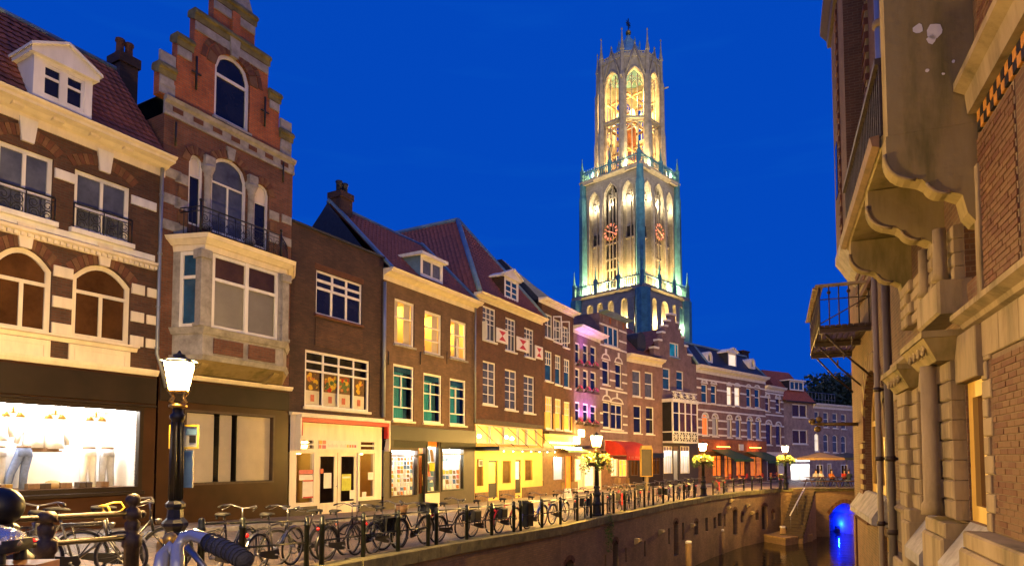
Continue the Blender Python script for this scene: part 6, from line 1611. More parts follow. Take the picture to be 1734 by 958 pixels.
            for q in range(12):
                a = math.pi/2-q*math.pi/6; mb = MB(); R_ = rotM(k) @ Matrix.Translation((1.75*math.cos(a), -H2-0.30, zc_+1.75*math.sin(a))) @ Matrix.Rotation(-(a-math.pi/2), 4, 'Y'); mb.M = R_
                s_ = num[q]; x = -0.17*(len(s_)-1)/2*1.0
                for ch_ in s_:
                    if ch_ == 'I': mb.box(x-0.045, x+0.045, -0.05, 0.05, -0.3, 0.3)
                    elif ch_ == 'V': mb.tube([(x-0.10, 0, 0.3), (x, 0, -0.3), (x+0.10, 0, 0.3)], 0.045, 4)
                    else: mb.tube([(x-0.10, 0, 0.3), (x+0.10, 0, -0.3)], 0.045, 4); mb.tube([(x+0.10, 0, 0.3), (x-0.10, 0, -0.3)], 0.045, 4)
                    x += 0.17
                tpart(mb, 'numeral', 'clock_red', ck)
            for ang, ln, nm in ((R(158), 1.3, 'hour_hand'), (R(-28), 1.9, 'minute_hand')):
                mb = MB(); mb.M = rotM(k); mb.tube([(0, -H2-0.36, zc_), (ln*math.cos(ang), -H2-0.36, zc_+ln*math.sin(ang))], [0.13, 0.06], 5); tpart(mb, nm, 'clock_red', ck)
        else:
            mb.poly([(h[0], -H2+1.3, h[2]), (h[1], -H2+1.3, h[2]), (h[1], -H2+1.3, h[3]), (h[0], -H2+1.3, h[3])]); tpart(mb, 'niche_back', 'tower_block')
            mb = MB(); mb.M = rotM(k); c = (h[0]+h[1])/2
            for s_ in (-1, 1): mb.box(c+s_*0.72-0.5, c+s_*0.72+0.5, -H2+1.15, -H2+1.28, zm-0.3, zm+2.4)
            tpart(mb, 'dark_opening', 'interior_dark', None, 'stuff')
            mb = MB(); mb.M = rotM(k); mb.box(c-0.14, c+0.14, -H2+0.9, -H2+1.29, h[2], h[3]-1.4); mb.box(h[0], h[1], -H2+0.95, -H2+1.29, zm-0.75, zm-0.35)
            zsp = h[3]-h[5]; 
            for q in (-1, 1): mb.tube([(x, -H2+1.05, z) for x, z in arch_pts(c+q*0.75-0.72, c+q*0.75+0.72, zsp-1.0, 1.3, 'point', 6)], 0.13, 4)
            mb.tube([(c+0.55*math.cos(t*math.pi/5), -H2+1.05, zsp+1.1+0.55*math.sin(t*math.pi/5)) for t in range(11)], 0.12, 4)
            tpart(mb, 'blind_tracery', 'tower_stone')
        if vis: tl(k, (h[0]+h[1])/2, -H2-1.7, zs_b+0.9, 3000 if i_ != 1 else 2300, (1.0, 0.70, 0.26)); tl(k, (h[0]+h[1])/2, -H2+0.35, h[3]-h[5]-1.0, 260, (1.0, 0.85, 0.55))
    # corner buttress
    mb = MB(); mb.M = rotM(k); mb.lathe([(1.6, 0), (1.55, z1b-0.2), (1.15, z1b+0.8), (1.05, z2b-4), (0.85, z2b-3), (0.85, z2b)], 8, (H2+0.25, -H2-0.25, 0), False, R(22.5)); tpart(mb, 'corner_buttress', 'tower_shade_stone')
    mb = MB(); mb.M = rotM(k); mb.lathe([(1.9, 0), (1.8, z1b-0.12)], 8, (H1-0.35, -H1+0.35, 0), False, R(22.5)); tpart(mb, 'base_buttress', 'tower_shade_stone')
    for s_ in (-1, 1):
        mb = MB(); mb.M = rotM(k); mb.prismx([(-H2-0.0, zs_b), (-H2-0.55, zs_b), (-H2-0.5, zs_t-9), (-H2-0.25, zs_t-5), (-H2, zs_t-2)], s_*2.82-0.4, s_*2.82+0.4); tpart(mb, 'buttress_strip', 'tower_stone')
    # upper gallery
    mb = MB(); mb.M = rotM(k); mb.prismx([(-H2+0.5, z2b-0.5), (-H2-0.2, z2b-0.5), (-H2-1.0, z2b+0.1), (-H2-1.0, z2b+0.5), (-H2+3.5, z2b+0.5), (-H2+3.5, z2b-0.5)], -H2-0.95, H2+0.95); tpart(mb, 'gallery_cornice', 'tower_stone')
    H2s = H2
    balustrade(H2+0.2, z2b+0.5, z2t, 'tower_shade_stone', (0.0, 1.0) if k else (0.05, 1.0), 'balustrade')
    if vis:
        for u_ in (-5.2, 0.0, 5.2): tl(k, u_, -H2-0.55, z2b+1.3, 1900, (1.0, 0.76, 0.36))
# lids so the stages are closed
mb = MB(); mb.box(-H1, H1, -H1, H1, z1b-0.05, z1b+0.3); tpart(mb, 'gallery_floor', 'tower_stone')
mb = MB(); mb.box(-H2, H2, -H2, H2, z2b-0.3, z2b+0.45); tpart(mb, 'gallery_floor', 'tower_stone')
# octagonal lantern
ap = 7.5; sd = ap*math.tan(math.pi/8); zo0 = z2b+0.45
cY = 164.2-7.6
zo_ap = at_depth(1077, 114, cY).z; zo_tr = at_depth(1077, 197, cY).z; zo_g = at_depth(1077, 82, cY).z; zo_par = at_depth(1077, 112, 164).z
for k in range(8):
    Mo = Matrix.Rotation(k*math.pi/4, 4, 'Z')
    hL_ = (-2.2, 2.2, zo0+1.2, zo_tr-0.5, 'flat', 0); hU = (-2.2, 2.2, zo_tr+0.3, zo_ap, 'point', 3.6)
    mb = MB(); mb.M = Mo; hole_wall(mb, -sd, sd, zo0, zo_par-2.0, [hL_, hU], -ap, 1.0, 12); hole_wall(mb, -sd, sd, zo0, zo_par-2.0, [hL_, hU], -ap+1.0, -0.01, 12); tpart(mb, 'lantern_wall', 'tower_stone')
    mb = MB(); mb.M = Mo
    for h in (hL_, hU):
        for f in (0.33, 0.67): x = h[0]+(h[1]-h[0])*f; mb.box(x-0.10, x+0.10, -ap+0.35, -ap+0.65, h[2], h[3]-(1.2 if h is hU else 0))
    mb.box(-1.95, 1.95, -ap+0.3, -ap+0.7, zo_tr-0.75, zo_tr-0.45)
    for c in (-1.3, 0, 1.3): mb.tube([(x, -ap+0.5, z) for x, z in arch_pts(c-0.65, c+0.65, zo_ap-4.2, 1.1, 'point', 6)], 0.10, 4)
    for c in (-0.75, 0.75): mb.tube([(c+0.6*math.cos(t*math.pi/5), -ap+0.5, zo_ap-2.4+0.6*math.sin(t*math.pi/5)) for t in range(11)], 0.09, 4)
    mb.tube([(x, -ap+0.5, z) for x, z in arch_pts(-1.95, 1.95, zo_tr-2.6, 1.7, 'seg', 8)], 0.16, 4); mb.tube([(-1.95, -ap+0.5, zo_tr-3.2), (1.95, -ap+0.5, zo_tr-1.2)], 0.12, 4); mb.tube([(1.95, -ap+0.5, zo_tr-3.2), (-1.95, -ap+0.5, zo_tr-1.2)], 0.12, 4)
    tpart(mb, 'lantern_tracery', 'tower_stone')
    mb = MB(); mb.M = Mo; add_ring(mb, (-2.5, 2.5, zo_tr-0.4, zo_ap+0.45, 'point', 4.0), 0.36, -ap-0.30, -ap+0.1, 12); tpart(mb, 'arch_moulding', 'tower_stone')
    mb = MB(); mb.M = Mo
    for s_ in (-1, 1): mb.tube([(s_*2.9, -ap-0.2, zo_ap-3.4), (0, -ap-0.2, zo_g+0.9)], 0.24, 4)
    mb.prism([(-2.1, zo_par-1.9), (2.1, zo_par-1.9), (0, zo_g+0.6)], -ap-0.12, -ap+0.25)
    mb.lathe([(0.1, 0), (0.28, 0.35), (0.05, 1.0)], 5, (0, -ap-0.2, zo_g+0.9)); tpart(mb, 'gablet', 'tower_stone', None, 'stuff')
    mb = MB(); mb.M = Matrix.Rotation(k*math.pi/4+math.pi/8, 4, 'Z'); rc = ap/math.cos(math.pi/8)
    mb.lathe([(1.15, zo0), (1.05, zo_tr-3), (0.85, zo_tr-1.5), (0.8, zo_ap-2), (0.5, zo_ap-1), (0.42, zo_g-0.5), (0.62, zo_g-0.3), (0.28, zo_g+1.6), (0.08, zo_g+4.6), (0.24, zo_g+4.9), (0.02, zo_g+5.4)], 6, (0, -rc-0.15, 0), False); tpart(mb, 'lantern_pier', 'tower_stone')
    if k % 3 == 0:
        mb = MB(); mb.M = Matrix.Rotation(k*math.pi/4+math.pi/8, 4, 'Z'); mb.tube([(0, -rc-0.8, zo_ap-3), (0, -rc-2.0, zo_ap-2.8)], [0.28, 0.16], 5); tpart(mb, 'gargoyle', 'tower_stone')
    mb = MB(); mb.M = Mo; mb.box(-sd, sd, -ap-0.2, -ap+0.7, zo_par-2.05, zo_par-1.2)
    for q in range(7): mb.box(-sd+0.2+q*2*sd/7, -sd+0.5+q*2*sd/7, -ap-0.15, -ap+0.1, zo_par-1.2, zo_par-0.75)
    mb.box(-sd, sd, -ap-0.18, -ap+0.14, zo_par-0.75, zo_par-0.6); tpart(mb, 'parapet', 'tower_stone')
# inside: stair core, bell frame, bells
mb = MB(); mb.lathe([(2.0, zo0), (2.0, zo_tr+1.0), (1.2, zo_tr+2.0)], 8, (0.8, 0.8, 0), False); tpart(mb, 'stair_core', 'brick_gable')
mb = MB()
for z_ in (zo0+3.0, zo0+6.5, zo_tr, zo_tr+6.5):
    for s_ in (-3.4, 3.4): mb.box(-6, 6, s_-0.25, s_+0.25, z_-0.25, z_+0.25); mb.box(s_-0.25, s_+0.25, -6, 6, z_+0.26, z_+0.75)
tpart(mb, 'bell_frame', 'wood', None, 'stuff')
for (x, y, z_, s_) in ((-2.2, -2.4, zo_tr+1.8, 1.25), (-4.2, -0.6, zo_tr+3.0, 0.9), (-0.6, -4.2, zo_tr+1.2, 1.0), (1.8, -2.8, zo_tr+2.8, 0.8), (-2.6, 1.6, zo_tr+2.2, 1.1)):
    mb = MB(); mb.lathe([(1.0*s_, 0), (0.95*s_, 0.12*s_), (0.68*s_, 0.6*s_), (0.55*s_, 1.4*s_), (0.42*s_, 1.7*s_), (0.12*s_, 1.8*s_), (0.1*s_, 2.1*s_)], 14, (x, y, z_)); tpart(mb, 'bell', 'verdigris')
def tlc(x, y, z, e, col=(1.0, 0.66, 0.24)):
    ld = bpy.data.lights.new('floodlight', 'POINT'); ld.energy = e*3.5; ld.color = col; ld.shadow_soft_size = 0.15
    o = bpy.data.objects.new('floodlight', ld); COL.objects.link(o); o.parent = T; o.location = (x, y, z)
for (x, y) in ((-4.6, -4.6), (3.8, -4.8), (-4.8, 3.8), (4.6, 4.6)):
    tlc(x, y, zo0+1.5, 2600); tlc(x*0.9, y*0.9, zo_tr+4.5, 1700)
for k in (5, 6, 7): a = k*math.pi/4+R(0); tlc((ap-0.3)*math.cos(a)*1.02, (ap-0.3)*math.sin(a)*1.02, zo_par-0.4, 330, (0.85, 0.95, 0.9))
for (lx, ly, lz, en) in ((-62, -8, 16, 120000), (-8, -60, 16, 100000), (-44, -44, 14, 80000)):
    ld = bpy.data.lights.new('tower_floodlight', 'SPOT'); ld.energy = en; ld.color = (1.0, 0.86, 0.58); ld.spot_size = R(25); ld.spot_blend = 0.6; ld.shadow_soft_size = 0.3
    o = bpy.data.objects.new('tower_floodlight', ld); COL.objects.link(o); o.parent = T; o.location = (lx, ly, lz); o.rotation_euler = (Vector((0, 0, zo_tr+3))-Vector((lx, ly, lz))).to_track_quat('-Z', 'Y').to_euler()
# lead roof, spirelet, ball and cross
zrt = at_depth(1067, 62, 164.2).z
mb = MB(); mb.lathe([(ap+0.2, zo_par-1.9), (6.6, zo_par-0.6), (4.6, zo_par+2.0), (3.0, zo_par+4.0), (2.0, zo_par+5.4), (1.7, zo_par+6.4), (0.8, zo_par+7.2), (0.4, zrt+0.2), (0.25, zrt+0.4)], 8, (0, 0, 0), False, R(22.5)); rf = tpart(mb, 'lantern_roof', 'tower_lead')
for k in range(8):
    a = k*math.pi/4+math.pi/8; mb = MB(); mb.lathe([(0.25, 0), (0.2, 1.6), (0.3, 1.8), (0.02, 3.0)], 5, (2.9*math.cos(a), 2.9*math.sin(a), zo_par+3.3), False); tpart(mb, 'roof_finial', 'tower_lead', rf)
mb = MB(); mb.ball((0, 0, zrt+0.9), 0.75, 10, 7); tpart(mb, 'gilt_ball', 'gold_paint', rf)
mb = MB(); zt_ = at_depth(1067, 32, 164.2).z; mb.tube([(0, 0, zrt+1.5), (0, 0, zt_)], 0.14, 5); mb.tube([(-1.0, 0.0, zt_-1.5), (1.0, 0.0, zt_-1.5)], 0.12, 5)
for s_ in (-1, 1): mb.tube(scroll((s_*0.55, 0, zt_-1.1), 0.4, 1.0, flip=s_), 0.07, 4); mb.tube(scroll((s_*0.55, 0, zt_-1.9), 0.4, -1.0, flip=s_), 0.07, 4)
tpart(mb, 'weather_cross', 'iron_black', rf)
# ================================================================== ground, street, canal
def extra_mats():
    # clinker paving of the street: small bricks in courses, worn and a little damp
    m, nt, b, out = nodes('paving')
    tc = nt.nodes.new('ShaderNodeTexCoord')
    mp = nt.nodes.new('ShaderNodeMapping'); mp.inputs['Rotation'].default_value = (0, 0, R(15)); nt.links.new(tc.outputs['Object'], mp.inputs[0])
    bt = nt.nodes.new('ShaderNodeTexBrick'); bt.inputs['Scale'].default_value = 1.0; bt.inputs['Brick Width'].default_value = 0.21; bt.inputs['Row Height'].default_value = 0.10
    bt.inputs['Mortar Size'].default_value = 0.008; bt.inputs['Color1'].default_value = (0.22, 0.165, 0.115, 1); bt.inputs['Color2'].default_value = (0.32, 0.24, 0.165, 1); bt.inputs['Mortar'].default_value = (0.08, 0.06, 0.045, 1)
    nt.links.new(mp.outputs[0], bt.inputs['Vector'])
    nz = nt.nodes.new('ShaderNodeTexNoise'); nz.inputs['Scale'].default_value = 0.8; nz.inputs['Detail'].default_value = 7; nt.links.new(tc.outputs['Object'], nz.inputs['Vector'])
    rp = nt.nodes.new('ShaderNodeValToRGB'); rp.color_ramp.elements[0].position = 0.3; rp.color_ramp.elements[0].color = (0.6, 0.6, 0.6, 1); rp.color_ramp.elements[1].position = 0.7; rp.color_ramp.elements[1].color = (1.15, 1.15, 1.15, 1)
    nt.links.new(nz.outputs['Fac'], rp.inputs[0])
    mx = nt.nodes.new('ShaderNodeMixRGB'); mx.blend_type = 'MULTIPLY'; mx.inputs['Fac'].default_value = 1; nt.links.new(bt.outputs['Color'], mx.inputs['Color1']); nt.links.new(rp.outputs[0], mx.inputs['Color2']); nt.links.new(mx.outputs[0], b.inputs['Base Color'])
    r2 = nt.nodes.new('ShaderNodeMapRange'); r2.inputs['To Min'].default_value = 0.38; r2.inputs['To Max'].default_value = 0.75; nt.links.new(nz.outputs['Fac'], r2.inputs['Value']); nt.links.new(r2.outputs[0], b.inputs['Roughness'])
    bp = nt.nodes.new('ShaderNodeBump'); bp.inputs['Strength'].default_value = 0.5; bp.inputs['Distance'].default_value = 0.01; bp.invert = True; nt.links.new(bt.outputs['Fac'], bp.inputs['Height']); nt.links.new(bp.outputs[0], b.inputs['Normal'])
    m, nt, b, out = nodes('water')
    b.inputs['Base Color'].default_value = (0.012, 0.010, 0.006, 1); b.inputs['Roughness'].default_value = 0.07; b.inputs['IOR'].default_value = 1.33
    tc = nt.nodes.new('ShaderNodeTexCoord'); nz = nt.nodes.new('ShaderNodeTexNoise'); nz.inputs['Scale'].default_value = 1.6; nz.inputs['Detail'].default_value = 4; nt.links.new(tc.outputs['Object'], nz.inputs['Vector'])
    bp = nt.nodes.new('ShaderNodeBump'); bp.inputs['Strength'].default_value = 0.12; bp.inputs['Distance'].default_value = 0.15; nt.links.new(nz.outputs['Fac'], bp.inputs['Height']); nt.links.new(bp.outputs[0], b.inputs['Normal'])
extra_mats()
ZW = -3.6
# quay edge (x, y, z) and facade foot (x, y, z)
Q = [(-6.5, -8, 0.95), (-4.75, 4.6, 0.92), (-4.35, 7.6, 0.62), (-4.15, 9.3, 0.45), (-3.45, 12.2, 0.22), (-1.35, 16.8, 0.07), (1.6, 21.5, 0.0), (3.4, 24.8, 0.0), (5.3, 28.0, 0.0), (8.1, 32.9, 0.0), (11.8, 38.7, 0.0), (15.2, 43.4, 0.0), (20.0, 48.6, 0.0)]
PF = [(-26, -8, 0.95), (-19.0, 4.6, 0.85), (-15.0, 9.0, 0.70), (-13.4, 11.7, 0.62), (-11.3, 15.4, 0.50), (-8.6, 20.2, 0.36), (-6.0, 24.9, 0.22), (-3.4, 29.6, 0.12), (-0.9, 33.9, 0.08), (3.4, 41.7, 0.02), (9.0, 50.8, 0.0), (16.7, 58.5, 0.0), (41.4, 78.8, 0.0)]
mb = MB(); NC = 4
for i, (q, p) in enumerate(zip(Q, PF)):
    for k in range(NC+1):
        f = k/NC; mb.v.append((q[0]+(p[0]-q[0])*f, q[1]+(p[1]-q[1])*f, q[2]+(p[2]-0.10-q[2])*f))
for i in range(len(Q)-1):
    for k in range(NC):
        a = i*(NC+1)+k; mb.f.append([a, a+NC+1, a+NC+2, a+1]); mb.mi.append(0); mb.sm.append(True)
b0 = len(mb.v)
mb.add([(20.0, 48.6, 0.0), (60, 53, 0.0), (70, 100, 0), (41.4, 78.8, -0.10)], [(0, 1, 2, 3)])
mb.obj('street', M['paving'], None, 'structure')
# pavement along the house fronts with a stone kerb
mb = MB(); kb = MB()
def offp(P, i, d):
    a = Vector(P[max(i-1, 0)][:2]); b = Vector(P[min(i+1, len(P)-1)][:2]); t = (b-a).normalized(); n = Vector((t.y, -t.x)); return Vector(P[i][:2])+n*d
W = 1.7
for i in range(len(PF)):
    z = PF[i][2]; o = offp(PF, i, W); o2 = offp(PF, i, W+0.16); c = offp(PF, i, -0.3)
    mb.v += [(c.x, c.y, z), (o.x, o.y, z)]
    kb.v += [(o.x, o.y, z+0.004), (o2.x, o2.y, z+0.0), (o2.x, o2.y, z-0.25)]
for i in range(len(PF)-1):
    mb.f.append([2*i, 2*i+1, 2*i+3, 2*i+2]); mb.mi.append(0); mb.sm.append(False)
    kb.f += [[3*i, 3*i+1, 3*i+4, 3*i+3], [3*i+1, 3*i+2, 3*i+5, 3*i+4]]; kb.mi += [0, 0]; kb.sm += [False, False]
mb.obj('pavement', M['paving'], None, 'structure'); kb.obj('kerb', M['grey_stone'], None, 'structure')
mb = MB(); mb.poly([(-1800, -1800, -5.2), (1800, -1800, -5.2), (1800, 1800, -5.2), (-1800, 1800, -5.2)]); mb.obj('ground', M['mossy_stone'], None, 'structure')
mb = MB(); mb.poly([(-30, -40, ZW), (60, -40, ZW), (60, 62, ZW), (-30, 62, ZW)]); mb.obj('water', M['water'], None, 'structure')
# bridge the camera stands on (deck only just below the frame)
mb = MB(); mb.box(-6.4, 9.0, -7.9, 2.6, 0.55, 0.90); mb.obj('bridge_deck', M['paving'], None, 'structure')
mb = MB(); mb.poly([(-4.76, 2.4, 0.915), (-4.40, 7.2, 0.70), (-2.9, 5.4, 0.90), (-2.9, 2.4, 0.915)]); mb.obj('bridge_apron', M['paving'], None, 'structure')

# quay wall: brick facets with doors, slits and stone lumps
qw = empty('quay_wall', (0, 0, 0), 0, 'long curved brick quay wall with mossy coping above the canal', 'wall')
facets = [Bld('quay_wall', None, None, Q[i][:2], Q[i+1][:2], 1.0, None, qw) for i in range(len(Q)-1)]
qholes = [(956, 947, 972, 990, 'r'), (1024, 939, 1027, 970, 'f'), (1038, 914, 1047, 972, 'r'), (1058.5, 926, 1061.5, 951, 'f'), (1090.5, 915, 1093.5, 942, 'f'), (1131.5, 894, 1134.5, 921, 'f'), (1141, 881, 1149, 940, 'r'), (1155, 884, 1159, 914, 'f'),
          (1176, 881, 1182.5, 905, 'r'), (1194.5, 876, 1199, 899, 'f'), (1208.5, 875, 1213, 894, 'f'), (1215.5, 868, 1222, 891, 'f'), (1226, 870, 1229, 891, 'f'), (1241, 861, 1249, 905, 'r'), (1253, 868, 1259, 884, 'r'), (1279.5, 866, 1285, 880, 'r'), (1290, 854, 1300, 896, 'r'), (1306.5, 864, 1311.5, 879, 'r')]
def facet_of(px, py):
    for F_ in facets:
        u_, z_ = F_.uz(px, py)
        if 0 <= u_ < F_.L and (F_.world(u_, 0, 0)).y > 8: return F_
for (a, b_, c, d, k) in qholes:
    F_ = facet_of((a+c)/2, (b_+d)/2)
    if not F_: continue
    r_ = F_.rect((a, b_, c, d)); r_ = (max(r_[0], 0.02), min(r_[1], F_.L-0.02), max(r_[2], ZW+0.05), r_[3])
    if r_[1]-r_[0] < 0.1: continue
    F_.holes.append((*r_, 'seg' if k == 'r' else 'flat', 0.18 if k == 'r' else 0))
for i, F_ in enumerate(facets):
    zt_ = min(Q[i][2], Q[i+1][2]); 
    mb = MB(); hole_wall(mb, 0, F_.L, -4.6, zt_-0.3, F_.holes, 0, 0.3)
    mb.add([(0, 0, zt_-0.3), (F_.L, 0, zt_-0.3), (F_.L, 0, Q[i+1][2]-0.02), (0, 0, Q[i][2]-0.02)], [(0, 1, 2, 3)])
    F_.part(mb, 'brick_face', M['brick_quay'])
    for h in F_.holes:
        mb = MB(); mb.poly([(x, 0.26, z) for x, z in reversed(outline(*h))]); F_.part(mb, 'cellar_door' if h[3]-h[2] > 1.5 else 'cellar_window', M['interior_dark'])
        if h[1]-h[0] > 0.28: voussoirs(F_, h, 0.16, 'brick_face_dark', n=7, y0=-0.01) if h[4] == 'seg' else None
    n = max(1, round(F_.L/0.95))
    for k in range(n):
        a, b_ = F_.L*k/n, F_.L*(k+1)/n; za, zb = Q[i][2]+(Q[i+1][2]-Q[i][2])*k/n, Q[i][2]+(Q[i+1][2]-Q[i][2])*(k+1)/n
        mb = MB(); j = 0.008; t = random.uniform(-0.008, 0.012)
        mb.add([(a+j, -0.06, za-0.24), (b_-j, -0.06, zb-0.24), (b_-j, -0.06-t, zb+0.02), (a+j, -0.06-t, za+0.02), (a+j, 0.42, za-0.24), (b_-j, 0.42, zb-0.24), (b_-j, 0.40, zb+0.035+t), (a+j, 0.40, za+0.035+t), (b_-j, -0.03, zb+0.04+t), (a+j, -0.03, za+0.04+t)],
               [(0, 1, 2, 3), (3, 2, 8, 9), (9, 8, 6, 7), (1, 5, 6, 8, 2), (4, 0, 3, 9, 7)])
        F_.part(mb, 'coping_stone', M['mossy_stone'])
for (px, py) in ((1239, 847), (1235, 859), (1267, 855), (1274, 868), (1173, 889), (1120, 900), (1080, 915)):
    F_ = facet_of(px, py)
    if F_:
        u_, z_ = F_.uz(px, py, 0.1); mb = MB(); mb.prismx([(0.05, z_+0.12), (-0.20, z_+0.10), (-0.24, z_), (-0.12, z_-0.12), (0.05, z_-0.16)], u_-0.17, u_+0.17); F_.part(mb, 'corbel_stone', M['yellow_stone'])
# ivy-green patch running down the wall below the second lamp
F_ = facet_of(1030, 900)
mb = MB(); u_, z_ = F_.uz(1030, 890); leaf_cloud(mb, (u_, -0.05, z_-0.2), (0.5, 0.06, 0.9), 260, 0.05, 4); F_.part(mb, 'moss', M['leaf_green'], None, 'stuff')
# end wall with the blue-lit tunnel
EW = Bld('end_wall', 'brick wall closing the canal with a tunnel mouth glowing blue', 'wall', (20.0, 48.6), (36.0, 51.3), 6.0)
r_ = EW.rect((1404.5, 851, 1457, 906)); hT = (r_[0], r_[1], -4.6, r_[3], 'seg', 0.9)
mb = MB(); hole_wall(mb, 0, EW.L, -4.6, -0.02, [hT], 0, 0.5, 12); EW.part(mb, 'brick_face', M['brick_quay'])
for k in range(16):
    a, b_ = EW.L*k/16, EW.L*(k+1)/16; mb = MB(); mb.bbox(a+0.006, b_-0.006, -0.07, 0.45, -0.22, 0.03); EW.part(mb, 'coping_stone', M['mossy_stone'])
voussoirs(EW, hT, 0.3, 'brick_face_dark', n=19, y0=-0.03, alt='brick_face')
mb = MB(); o_ = outline(*hT, n=12); N_ = len(o_)
for i in range(N_-1): mb.poly([(o_[i][0], 0.5, o_[i][1]), (o_[i][0], 9.0, o_[i][1]), (o_[i+1][0], 9.0, o_[i+1][1]), (o_[i+1][0], 0.5, o_[i+1][1])])
mb.poly([(x, 9.0, z) for x, z in reversed(o_)]); tn = EW.part(mb, 'tunnel', M['brick_pale'])
mb = MB(); mb.prism(outline(r_[0]+0.5, r_[0]+1.0, -3.4, -2.0, 'round', 0.25), 6.5, 6.6); EW.part(mb, 'tunnel_door', M['wood_dark'], tn)
ld = bpy.data.lights.new('blue_lamp', 'POINT'); ld.energy = 700; ld.color = (0.001, 0.018, 1.0); ld.shadow_soft_size = 0.04
lo = bpy.data.objects.new('blue_lamp', ld); COL.objects.link(lo); lo.parent = EW.root; lo.location = (r_[1]-0.25, 2.2, -2.9)
mb = MB(); mb.box(r_[1]-0.35, r_[1]-0.1, 2.3, 2.5, -3.3, -3.1); EW.part(mb, 'lamp_housing', M['iron_black'], tn)
# stairs down to the landing
st = empty('stone_stairs', (21.7, 48.35, 0), math.atan2(-2.9, -2.3), 'stone stairs with a white handrail going down to the landing', 'stairs')
ns_ = 15
for k in range(ns_):
    z0_ = -3.2*(k+1)/ns_; mb = MB(); mb.bbox(k*0.25, k*0.25+0.26, -0.75, 0.75, z0_-0.02, z0_+0.19); mb.obj('step', M['wood_dark'], st)
mb = MB(); mb.prism([(0, -0.2), (ns_*0.25, -3.4), (ns_*0.25, -4.6), (0, -4.6)], -0.74, 0.74); mb.obj('stair_core', M['brick_quay'], st)
pA, pB = at_depth(1362, 826, 47.6), at_depth(1338, 872, 44.9)
hr = empty('handrail', (pA.x, pA.y, 0), 0, 'pale steel handrail slanting down beside the canal stairs', 'handrail')
mb = MB(); d = pB-pA; mb.tube([(0, 0, pA.z), (d.x, d.y, pB.z)], 0.05, 6); mb.obj('rail', M['white_paint'], hr)
for f in (0.02, 0.5, 0.98):
    mb = MB(); mb.tube([(d.x*f, d.y*f, pA.z+(pB.z-pA.z)*f), (d.x*f, d.y*f, pA.z+(pB.z-pA.z)*f-0.9)], 0.025, 5); mb.obj('baluster', M['steel'], hr)
zl = -3.2
pts = [at_z(1262, 897, zl), at_z(1290, 906, zl), at_z(1330, 913, zl), at_z(1376, 906, zl), at_z(1372, 892, zl), at_z(1320, 885, zl), at_z(1280, 888, zl)]
mb = MB(); mb.prismz([(p.x, p.y) for p in pts], -4.6, zl); mb.obj('landing', M['brick_quay'], None, 'structure')
mb = MB(); mb.prismz([(p.x, p.y) for p in pts], zl+0.004, zl+0.10); tag(mb.obj('landing_deck', M['mooring_wood']), 'worn yellowish timber deck at the foot of the canal stairs', 'deck')
for (px, yt, yb, r_, lab) in ((1166.5, 915, 972, 0.15, 'wooden mooring post with white cap, nearest of those in the water'), (1222.5, 895, 937, 0.15, 'wooden mooring post with white cap standing mid-way along the quay wall'), (1326, 890, 917, 0.20, 'thick square mooring post at the corner of the timber landing')):
    p = at_z(px, yb, ZW); zt_ = at_depth(px, yt, p.y).z
    t = empty('mooring_post', (p.x, p.y, -4.8), 0, lab, 'mooring post', 'mooring posts'); h_ = zt_+4.8
    mb = MB(); mb.lathe([(r_*1.1, 0), (r_, h_-0.12)], 8, (0, 0, 0)); mb.obj('post', M['mooring_wood'], t)
    mb = MB(); mb.lathe([(r_*1.08, h_-0.12), (r_*1.08, h_-0.04), (r_*0.8, h_)], 8, (0, 0, 0)); mb.obj('cap', M['white_paint'], t)

# the opposite bank beyond the hall: quay, and the houses that face this street across the water
mb = MB(); mb.prismz([(12.3, 20.0), (27.6, 48.9), (60, 54), (60, 4), (16, 4), (13.5, 18)], -5.0, -0.02); mb.obj('right_bank', M['paving'], None, 'structure')
OP = [(32.0, 46.0), (27.6, 38.0), (23.4, 30.3), (18.4, 21.2)]
for k in range(3):
    Bo = Bld('facing_house', ('brown brick house across the canal, farthest along the opposite bank', 'tan brick house across the canal, middle of the opposite bank', 'red brick house across the canal, beside the hall')[k], 'house', OP[k], OP[k+1], 7.0)
    for r_ in range(3):
        for c_ in range(3):
            u0 = Bo.L*(0.12+0.29*c_); z0 = 1.0+3.4*r_
            Bo.win(None, rect=(u0, u0+1.3, z0, z0+2.1), vs=(0.5,), hs=(0.6,), pane='room_warm' if (r_*3+c_+k) % 4 == 0 else 'glass_dark', curtain=None)
    Bo.wall(('brick_brown', 'brick_tan', 'brick_red_brown')[k], -0.02, 11.0); Bo.mould('cornice', M['cream_paint'], 0, Bo.L, cornice_prof(10.7, 11.4, 0.5))
    mb = MB(); mb.prismx([(0, 11.4), (3.5, 15.0), (7.0, 11.4)], 0, Bo.L); Bo.part(mb, 'roof', M['roof_tile'])
# ================================================================== the hall on the right bank
def hp(Y): return (2.25+0.407*Y, Y)
HL = Bld('brick_hall', 'tall old brick and stone hall with consoles, pipes and iron balcony along the canal', 'building', hp(19.0), hp(4.2), 8.0)
def hu(Y): return (19.0-Y)*math.sqrt(1+0.407**2)
U = lambda px, off=0.0, py=776: HL.u(px, py, off)
Zp = lambda px, py, off=0.0: HL.z(px, py, off)
